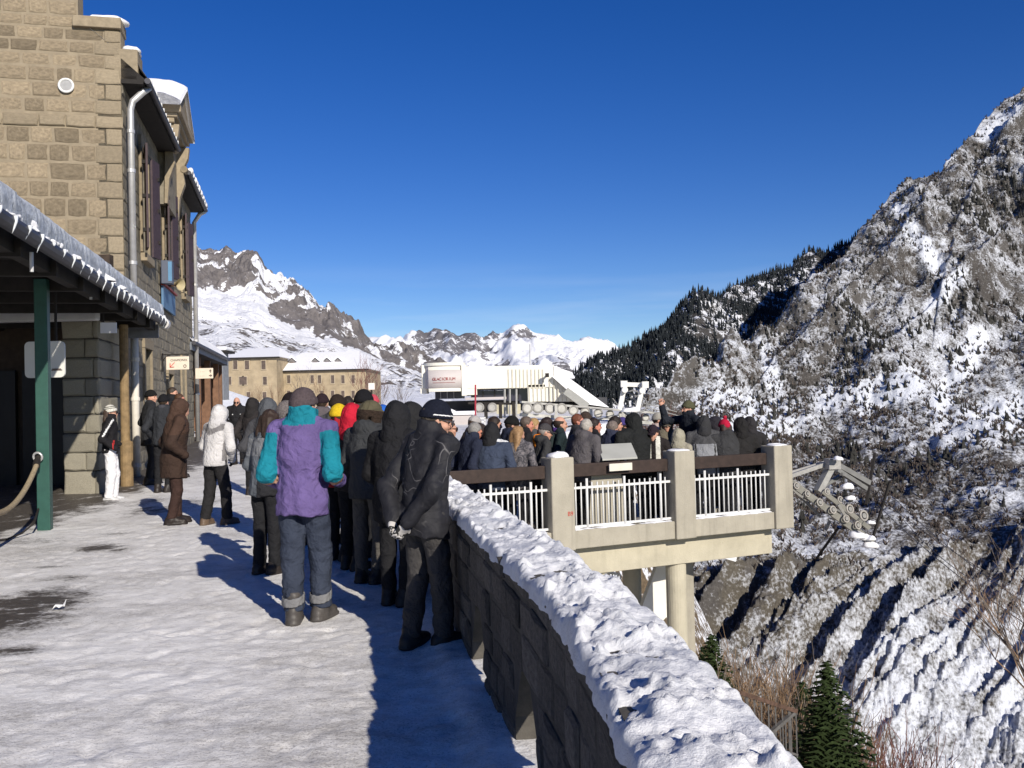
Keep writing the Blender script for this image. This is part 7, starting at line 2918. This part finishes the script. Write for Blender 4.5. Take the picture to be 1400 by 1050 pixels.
band_tag(0, 'person with a bright red hood and black jacket back beside the olive cap', 478, 547, 9.4, 0, .03, .02, heading=24, hood='up', hat_col=(.42, .012, .03), coat=(.42, .012, .03), coat_cols=[(.02, .017, .018), (.03, .03, .03)], coat_fn=red_fn, legs=BLK, group=PATH_G)
band_tag(0, 'tall man in a round black beanie rising above the red hood', 493, 524, 10.2, 0, .02, .0, heading=20, hat='beanie', hat_col=BLK, coat=CHAR, collar=True, legs=BLK, group=PATH_G)
band_tag(0, 'person in a dark brown beanie just behind the yellow beanie', 458, 532, 11.3, 0, .02, .0, heading=15, hat='beanie', hat_col=(.03, .022, .018), coat=DKGR, legs=BLK, group=PATH_G)
band_tag(0, 'person with a dark purple brown beanie just right of the plum beanie', 438, 532, 14, None, .02, .0, heading=10, hat='beanie', hat_col=(.028, .018, .022), coat=(.10, .085, .09), legs=BLK, group=PATH_G)
band_tag(0, 'person with a black beanie peeping out left of the plum beanie', 393, 529, 11.2, 0, .02, .0, heading=20, hat='beanie', hat_col=(.016, .012, .013), coat=CHAR, legs=BLK, group=PATH_G)
band_tag(0, 'person in a fuzzy grey hat and pale grey scarf left of the purple jacket', 387, 541, 11.0, 0, .02, .0, heading=25, yaw=10, hat='trapper', hat_col=(.16, .14, .135), scarf=(.20, .20, .215), coat=(.06, .06, .07), legs=BLK, group=PATH_G)
band_tag(0, 'person in a raised grey hood beside the fuzzy grey hat', 364, 540, 12.0, 0, .03, .02, heading=10, hood='up', hat_col=(.075, .08, .088), coat=(.05, .05, .055), legs=BLK, group=PATH_G)


def grey2_fn(C, e):
    return np.where((C[:, 2] > e['H'] * .70) & (C[:, 2] < e['H'] * .80), 1, np.where(C[:, 0] > .02, 2, 0)).astype(np.int32)


band_tag(0, 'woman with brown hair in a grey and black jacket left of the purple jacket', 361, 556, 9.3, 0, .0, .02, heading=30, lean=6, bow=10, yaw=10, arms=('front', 'low'), hair='bob', hair_col=(.035, .022, .016), coat=(.10, .11, .125), coat_cols=[(.17, .175, .185), (.022, .022, .025)], coat_fn=grey2_fn, legs=(.014, .014, .016), baggy=1.05, hands=('bare', None), vox=.0178, group=PATH_G)
band_tag(0, 'person in a black pointed hood beside the bald man', 343, 541, 17, None, .03, .02, heading=20, hood='up', hat_col=(.02, .018, .018), coat=(.028, .024, .024), legs=BLK, group=PATH_G)


def pipe_fn(C, e):
    m = np.zeros(len(C), np.int32)
    for sg in (-1, 1):
        sh, el, w = e['arm'][sg]
        m = np.where((C[:, 0] * sg > sh[0] * sg + .02) & (np.abs(C[:, 1] - e['off'](C[:, 2]) - .045) < .022) & (C[:, 2] < sh[2] - .02) & (C[:, 2] > .62 * e['H']), 1, m)
    m = np.where((C[:, 2] > .705 * e['H']) & (C[:, 2] < .722 * e['H']) & (np.abs(np.abs(C[:, 0]) - .10) < .025) & (C[:, 1] > .05), 1, m)
    return m


band_tag(0, 'bald man in sunglasses and a black jacket with white piping facing the camera', 324, 541, 24, None, .0, .02, heading=170, bow=12, yaw=0, arms=('low', 'low'), hair=None, glasses='sun', face=True, coat=BLK, coat_cols=[(.6, .6, .6)], coat_fn=pipe_fn, collar=True, legs=BLK, hands=('bare', 'bare'), build=1.1, group=PATH_G)


def white_fn(C, e):
    H = e['H']
    x, y, z = C[:, 0], C[:, 1] - e['off'](C[:, 2]), C[:, 2]
    yoke = (z > H * (.735 + .25 * np.abs(x))) & (z < .83 * H) & (y < .04) & (np.abs(x) < .19)
    side = (np.abs(np.abs(x) - .165) < .03) & (z < .76 * H) & (np.abs(y) < .05) & (z > .52 * H)
    return np.where(yoke | side, 1, 0).astype(np.int32)


band_tag(0, 'person in a white jacket with grey yoke, hood up, and black trousers', 293, 555, 13.3, 0, .02, .06, heading=28, lean=8, bow=16, arms=('front', 'low'), build=1.02, puff=1.15, hem=.48, hood='up', hat_col=(.52, .505, .50), coat=(.52, .505, .50), coat_cols=[(.20, .19, .19)], coat_fn=white_fn, legs=(.018, .017, .018), shoes=(.11, .075, .05), baggy=1.18, stance=.075, step=.06, vox=.0178, group=PATH_G)


def brown_fn(C, e):
    H = e['H']
    y = C[:, 1] - e['off'](C[:, 2])
    return np.where((C[:, 2] > .70 * H) | ((C[:, 0] < -.05) & (y < 0) & (C[:, 2] < .5 * H)), 1, 0).astype(np.int32)


band_tag(0, 'person in a long brown and black coat with raised brown hood near the drain pipe', 236, 545, 13.5, 0, .03, .06, heading=62, lean=7, bow=16, arms=('pocket', 'pocket'), build=1.12, puff=1.2, hem=.36, hood='up', hat_col=(.060, .034, .024), coat=(.040, .024, .018), coat_cols=[(.060, .034, .024)], coat_fn=brown_fn, legs=(.040, .022, .018), shoes=(.02, .015, .013), stance=.06, baggy=1.1, vox=.0178, group=PATH_G)
band_tag(0, 'man in black coat, black beanie and grey scarf beside the cream pipe', 203, 528, 19.3, None, .02, .0, heading=60, yaw=35, lean=2, arms=('pocket', 'pocket'), hat='beanie', hat_col=(.014, .014, .014), scarf=(.17, .17, .17), coat=(.020, .021, .024), hem=.40, legs=(.016, .016, .018), face=True, group=PATH_G)
band_tag(0, 'person with a black beanie turned away behind the brown hood', 221, 534, 17.8, None, .02, .0, heading=10, hat='beanie', hat_col=(.014, .014, .016), coat=(.028, .03, .035), scarf=(.05, .05, .06), legs=BLK, group=PATH_G)
band_tag(0, 'short haired man in profile by the station wall, head above the brown hood', 231, 525, 21.5, None, .0, .0, heading=80, yaw=10, hair='short', hair_col=(.04, .028, .02), coat=BLK, collar=True, legs=BLK, face=True, group=PATH_G)
band_tag(0, 'man with reddish brown hair looking right next to the short haired man', 241, 534, 20.6, None, .0, .0, heading=85, hair='short', hair_col=(.07, .035, .02), coat=BLK, legs=BLK, face=True, skin=M_skin_red, group=PATH_G)


def stripe_fn(C, e):
    m = np.zeros(len(C), np.int32)
    sh, el, w = e['arm'][-1]
    H = e['H']
    y = C[:, 1] - e['off'](C[:, 2])
    for sg in (-1, 1):
        m = np.where((C[:, 0] * sg > .11) & (np.abs(y + .0 - (C[:, 2] - .76 * H) * .55) < .016) & (C[:, 2] > .66 * H), 1, m)
    m = np.where((C[:, 0] > .05) & (np.abs(y - .07) < .012) & (C[:, 2] > .53 * H) & (C[:, 2] < .62 * H), 2, m)
    return m


band_tag(0, 'woman in a striped knit hat, black jacket and white ski trousers by the pier', 150, 549, 16.9, 0, .02, .0, heading=72, yaw=8, lean=0, bow=0, arms=('bent', 'pocket'), hat='beanie', hat_col=(.62, .60, .54), extra='stripes', glasses='sun', face=True, hair='bob', hair_col=(.06, .04, .03), coat=(.014, .013, .015), coat_cols=[(.62, .62, .62), (.42, .03, .03)], coat_fn=stripe_fn, hem=.49, collar=True, legs=(.74, .73, .74), baggy=1.2, shoes=(.5, .5, .5), vox=.0178, group=PATH_G)
band_tag(0, 'person in a bright blue jacket almost hidden behind black hoods', 521, 549, 11.5, 0, .02, .0, heading=15, hood='up', hat_col=(.02, .10, .42), coat=(.02, .10, .42), legs=BLK, group=PATH_G)
band_tag(0, 'person in a pink woollen hat showing just right of the round black beanie', 508, 534, 15, None, .02, .0, heading=10, hat='beanie', hat_col=(.50, .07, .10), coat=DKGR, legs=BLK, group=PATH_G)
band_tag(0, 'person with dark curls showing between the dark beanies', 474, 538, 16.5, None, .0, .0, heading=10, hair='curly', hair_col=(.02, .015, .012), coat=DKGR, legs=BLK, group=PATH_G)


# --- the terrace
def T(px, top, o, label, **kw):
    """o = metres behind the rail line along the line of sight"""
    p = on_plane(px, 640, RA, RN)
    Y = p.y + o * .85
    kw.setdefault('hat', .015)
    hk = kw.pop('hat')
    hc_ = kw.pop('hg', .01)
    bc = kw.pop('bc', .02)
    g = kw.pop('ground', FLOOR)
    x, y, z, H = place(px, top, Y, g, hc_, bc)
    kw.setdefault('legs', BLK)
    kw.setdefault('group', TERR_G)
    if isinstance(hk, str):
        kw['hat'] = hk
    return person(label, x, y, z, H, seed=int(px * 1.3 + top), **kw)


RT_H = 75   # most of them look to the right
T(608, 570, 1.7, 'man with short brown hair and sunglasses near the end of the terrace rail', heading=70, yaw=10, hair_col=(.07, .04, .022), glasses='sun', face=True, coat=(.03, .026, .024), legs=BLK)
T(637, 575, .75, 'grey haired man in a navy jacket bending his head by the rail', heading=58, yaw=10, lean=8, bow=22, bc=.05, hair_col=(.20, .19, .18), face=True, coat=NAVY, collar=True, skin=M_skin_red)
T(640, 566, 2.6, 'man with a pale cap bowing behind the grey haired man', heading=70, bow=24, bc=.05, hat='cap', hat_col=(.35, .33, .32), hair_col=(.05, .03, .02), face=True, coat=(.04, .03, .03), skin=M_skin_red)
T(653, 577, 1.3, 'person in a dark brown hooded coat next to the navy jacket', heading=30, hood='up', hat_col=(.03, .022, .02), coat=(.035, .026, .022), legs=BLK)
T(670, 565, 2.0, 'dark haired man with a white collar looking right', heading=75, hair_col=(.025, .016, .012), face=True, coat=BLK, scarf=(.5, .5, .5))
T(691, 566, 1.7, 'man in a black beanie and dark sunglasses looking down', heading=75, bow=22, bc=.04, hat='beanie', hat_col=(.013, .013, .013), glasses='sun', face=True, coat=NAVY)


def hoodband_fn(C, e):
    return np.where((np.abs(C[:, 2] - .842 * e['H']) < .018) & (C[:, 1] < e['nb'][1] + .03), 1, np.where(C[:, 2] > .86 * e['H'], 2, 0)).astype(np.int32)


T(668, 580, .55, 'person in a slate blue jacket with black hood and white neck band at the rail', heading=20, lean=9, bow=14, bc=.06, build=1.15, puff=1.15, arms=('front', 'front'), hood='up', hat_col=(.016, .016, .018), coat=(.040, .052, .085), coat_cols=[(.62, .62, .62), (.016, .016, .018)], coat_fn=hoodband_fn, vox=.0235)
cm_, nt, b_ = new_mat('mottled_grey')
f_ = tex_noise(nt, obj_coord(nt), 16, 4, .6, 1.5)
nt.links.new(ramp(nt, f_, [(.38, (.03, .03, .036)), (.5, (.085, .08, .09)), (.62, (.16, .145, .15))]), b_.inputs['Base Color'])
b_.inputs['Roughness'].default_value = .85
T(704, 578, .6, 'woman with long fair hair in a mottled grey jacket against the rail', heading=25, yaw=20, lean=6, build=.98, arms=('front', 'front'), hair='long', hair_col=(.26, .155, .075), coat_mat=cm_, vox=.0235)
T(714, 565, 2.5, 'man with greying hair in profile behind the fair haired woman', heading=78, hair_col=(.10, .075, .06), face=True, coat=BLK, skin=M_skin_red)
T(725, 568, 3.6, 'blonde person seen in profile behind the greying man', heading=80, hair='bob', hair_col=(.30, .19, .08), face=True, coat=DKGR)
T(743, 567, 2.4, 'man with thick dark hair turned away above the orange hood', heading=60, hair='curly', hair_col=(.022, .013, .012), coat=(.02, .03, .03), skin=M_skin_red)
T(760, 565, 2.2, 'balding dark haired man with a purple collar looking right', heading=80, hair='fringe', hair_col=(.03, .02, .015), scarf=(.07, .03, .16), face=True, coat=(.012, .022, .024))


def orange_fn(C, e):
    back = (C[:, 1] < e['nb'][1] + .02) & (C[:, 2] > .77 * e['H'])
    return np.where(back & (C[:, 0] < .03), 1, 0).astype(np.int32)


T(738, 576, 1.0, 'older man in a flat grey cap with an orange hood and rust scarf', heading=70, yaw=8, bow=14, bc=.03, hat='cap', hat_col=(.05, .046, .048), hair_col=(.25, .22, .20), glasses='clear', face=True, hood='down', scarf=(.26, .035, .018), coat=(.035, .035, .036), coat_cols=[(.85, .24, .01)], coat_fn=orange_fn, vox=.0235)
T(785, 562, 3.0, 'man with auburn hair and glasses looking up over the crowd', heading=95, yaw=0, bow=0, hair_col=(.13, .045, .025), glasses='clear', face=True, coat=(.03, .03, .034), skin=M_skin_red)
T(791, 575, .60, 'grey haired man in a charcoal grey jacket leaning on the rail beside the post', heading=48, lean=12, bow=16, bc=.09, build=1.15, puff=1.12, hood='down', arms=('front', 'front'), hair_col=(.33, .305, .27), coat=(.085, .078, .083), vox=.0225)
T(807, 567, 1.5, 'ruddy dark haired man in a black coat with brown collar', heading=76, hair_col=(.02, .013, .011), scarf=(.13, .10, .075), face=True, coat=BLK, skin=M_skin_red)
T(799, 560, 3.9, 'person in a big fluffy brown hat at the back of the crowd', heading=20, hat='trapper', hat_col=(.05, .034, .026), coat=(.05, .04, .036))


def navy_fn(C, e):
    H = e['H']
    y = C[:, 1] - e['off'](C[:, 2])
    m = np.zeros(len(C), np.int32)
    for sg in (-1, 1):
        m = np.where((np.abs(C[:, 0] * sg - .175 - (C[:, 2] / H - .7) * .1) < .016) & (y < .06) & (C[:, 2] < .78 * H) & (np.sin(C[:, 2] * 22) > -.4), 1, m)
    return m


T(831, 575, 1.15, 'grey brown haired man in a navy jacket with white piping behind the information board', heading=40, yaw=15, lean=8, bow=12, bc=.06, build=1.1, arms=('front', 'front'), hair_col=(.15, .12, .105), coat=(.026, .030, .055), coat_cols=[(.62, .62, .62)], coat_fn=navy_fn, collar=True, vox=.0235)
T(836, 566, 2.0, 'man with dark wavy hair in profile behind the navy jacket', heading=82, hair='curly', hair_col=(.018, .013, .011), face=True, coat=BLK)
T(848, 568, 2.9, 'person in an indigo beanie behind the big black hood', heading=40, hat='beanie', hat_col=(.06, .045, .17), coat=BLK)
T(868, 563, .85, 'broad man in a black hooded jacket standing right of the information board', heading=-28, yaw=-30, lean=3, bow=8, build=1.28, puff=1.2, hood='up', arms=('front', 'front'), hat_col=(.013, .014, .014), coat=(.013, .014, .014), vox=.0235, face=True)
T(895, 561, 3.2, 'person in a pale grey beanie and pale pink hood at the back', heading=100, hat='beanie', hat_col=(.34, .32, .28), scarf=(.46, .33, .30), coat=(.45, .36, .33), face=True)


def trim_fn(C, e):
    H = e['H']
    return np.where((np.abs(np.abs(C[:, 0]) - .075) < .03) & (C[:, 1] > 0), 1, 0).astype(np.int32)


T(893, 578, .9, 'woman in a dark peaked cap and black jacket with white edges facing the camera', heading=190, yaw=10, bow=16, bc=.03, hat='cap', hat_col=(.022, .014, .02), hair='bob', hair_col=(.03, .02, .016), face=True, arms=('front', 'front'), hands=('bare', 'bare'), coat=(.018, .014, .014), coat_cols=[(.55, .54, .48)], coat_fn=trim_fn, vox=.0235)
T(909, 567, 2.4, 'person in a grey fur hat and sunglasses with an olive coat facing the camera', heading=175, hat='trapper', hat_col=(.14, .12, .10), glasses='sun', face=True, coat=(.13, .115, .085))
gd = T(943, 545, 1.7, 'guide in a camouflage cap standing above the crowd with a raised fist', ground=-.18, heading=-108, yaw=0, lean=2, bow=2, build=1.18, puff=1.12, hat='beanie', hat_col=(.085, .085, .05), hair_col=(.05, .04, .03), face=True, scarf=(.36, .09, .05), arms=('bent', 'raise'), hands=('fist', 'fist'), coat=(.014, .017, .024), collar=True, skin=M_skin, vox=.0225)
gp_ = gd['body'].location
tag(MB().box((gp_.x, gp_.y, (FLOOR - .18) / 2 - .004), (.8, .8, .24)).build('stone_block', M_conc, None, bevel=.015), 'low concrete block the guide stands on', 'block')
T(925, 587, .75, 'short person in a beige hooded jacket in front of the guide', heading=30, lean=6, bow=12, bc=.04, hood='up', hat_col=(.28, .26, .20), coat=(.30, .275, .215), legs=(.05, .04, .03), vox=.0235)


def grey_fn(C, e):
    H = e['H']
    y = C[:, 1] - e['off'](C[:, 2])
    m = np.where(C[:, 2] > .735 * H, 1, 0)
    m = np.where((np.abs(np.abs(C[:, 0]) - .15) < .012) & (C[:, 2] < .735 * H), 2, m)
    return m.astype(np.int32)


T(963, 576, .75, 'person in a two tone grey jacket with dark shoulders bending over the rail', heading=8, lean=14, bow=26, bc=.13, build=1.2, puff=1.12, hood='up', arms=('front', 'front'), hands=('bare', None), hat_col=(.030, .030, .032), coat=(.215, .22, .235), coat_cols=[(.06, .06, .063), (.03, .03, .03)], coat_fn=grey_fn, vox=.0235)
T(980, 568, 1.7, 'woman in sunglasses with a dark hood looking left', heading=-95, yaw=0, hood='up', hat_col=(.022, .02, .026), glasses='sun', face=True, coat=(.03, .026, .03))
T(993, 567, .60, 'person in a red pompom hat and charcoal jacket against the rail', heading=-15, lean=6, build=1.3, puff=1.15, hg=.05, arms=('front', 'front'), hat='beanie', hat_col=(.42, .015, .045), extra='pompom', hair='bob', hair_col=(.035, .02, .015), coat=(.034, .034, .036), hood='down', vox=.0235)
T(1013, 569, .55, 'person in a black hood by the last post of the railing', heading=-5, lean=3, hood='up', build=1.08, puff=1.1, arms=('front', 'front'), hat_col=(.014, .013, .013), coat=(.017, .016, .016), vox=.0235)
T(1025, 568, .75, 'dark hooded person half hidden behind the black hood at the last post', heading=0, hood='up', hat_col=(.024, .022, .024), coat=(.02, .019, .02))
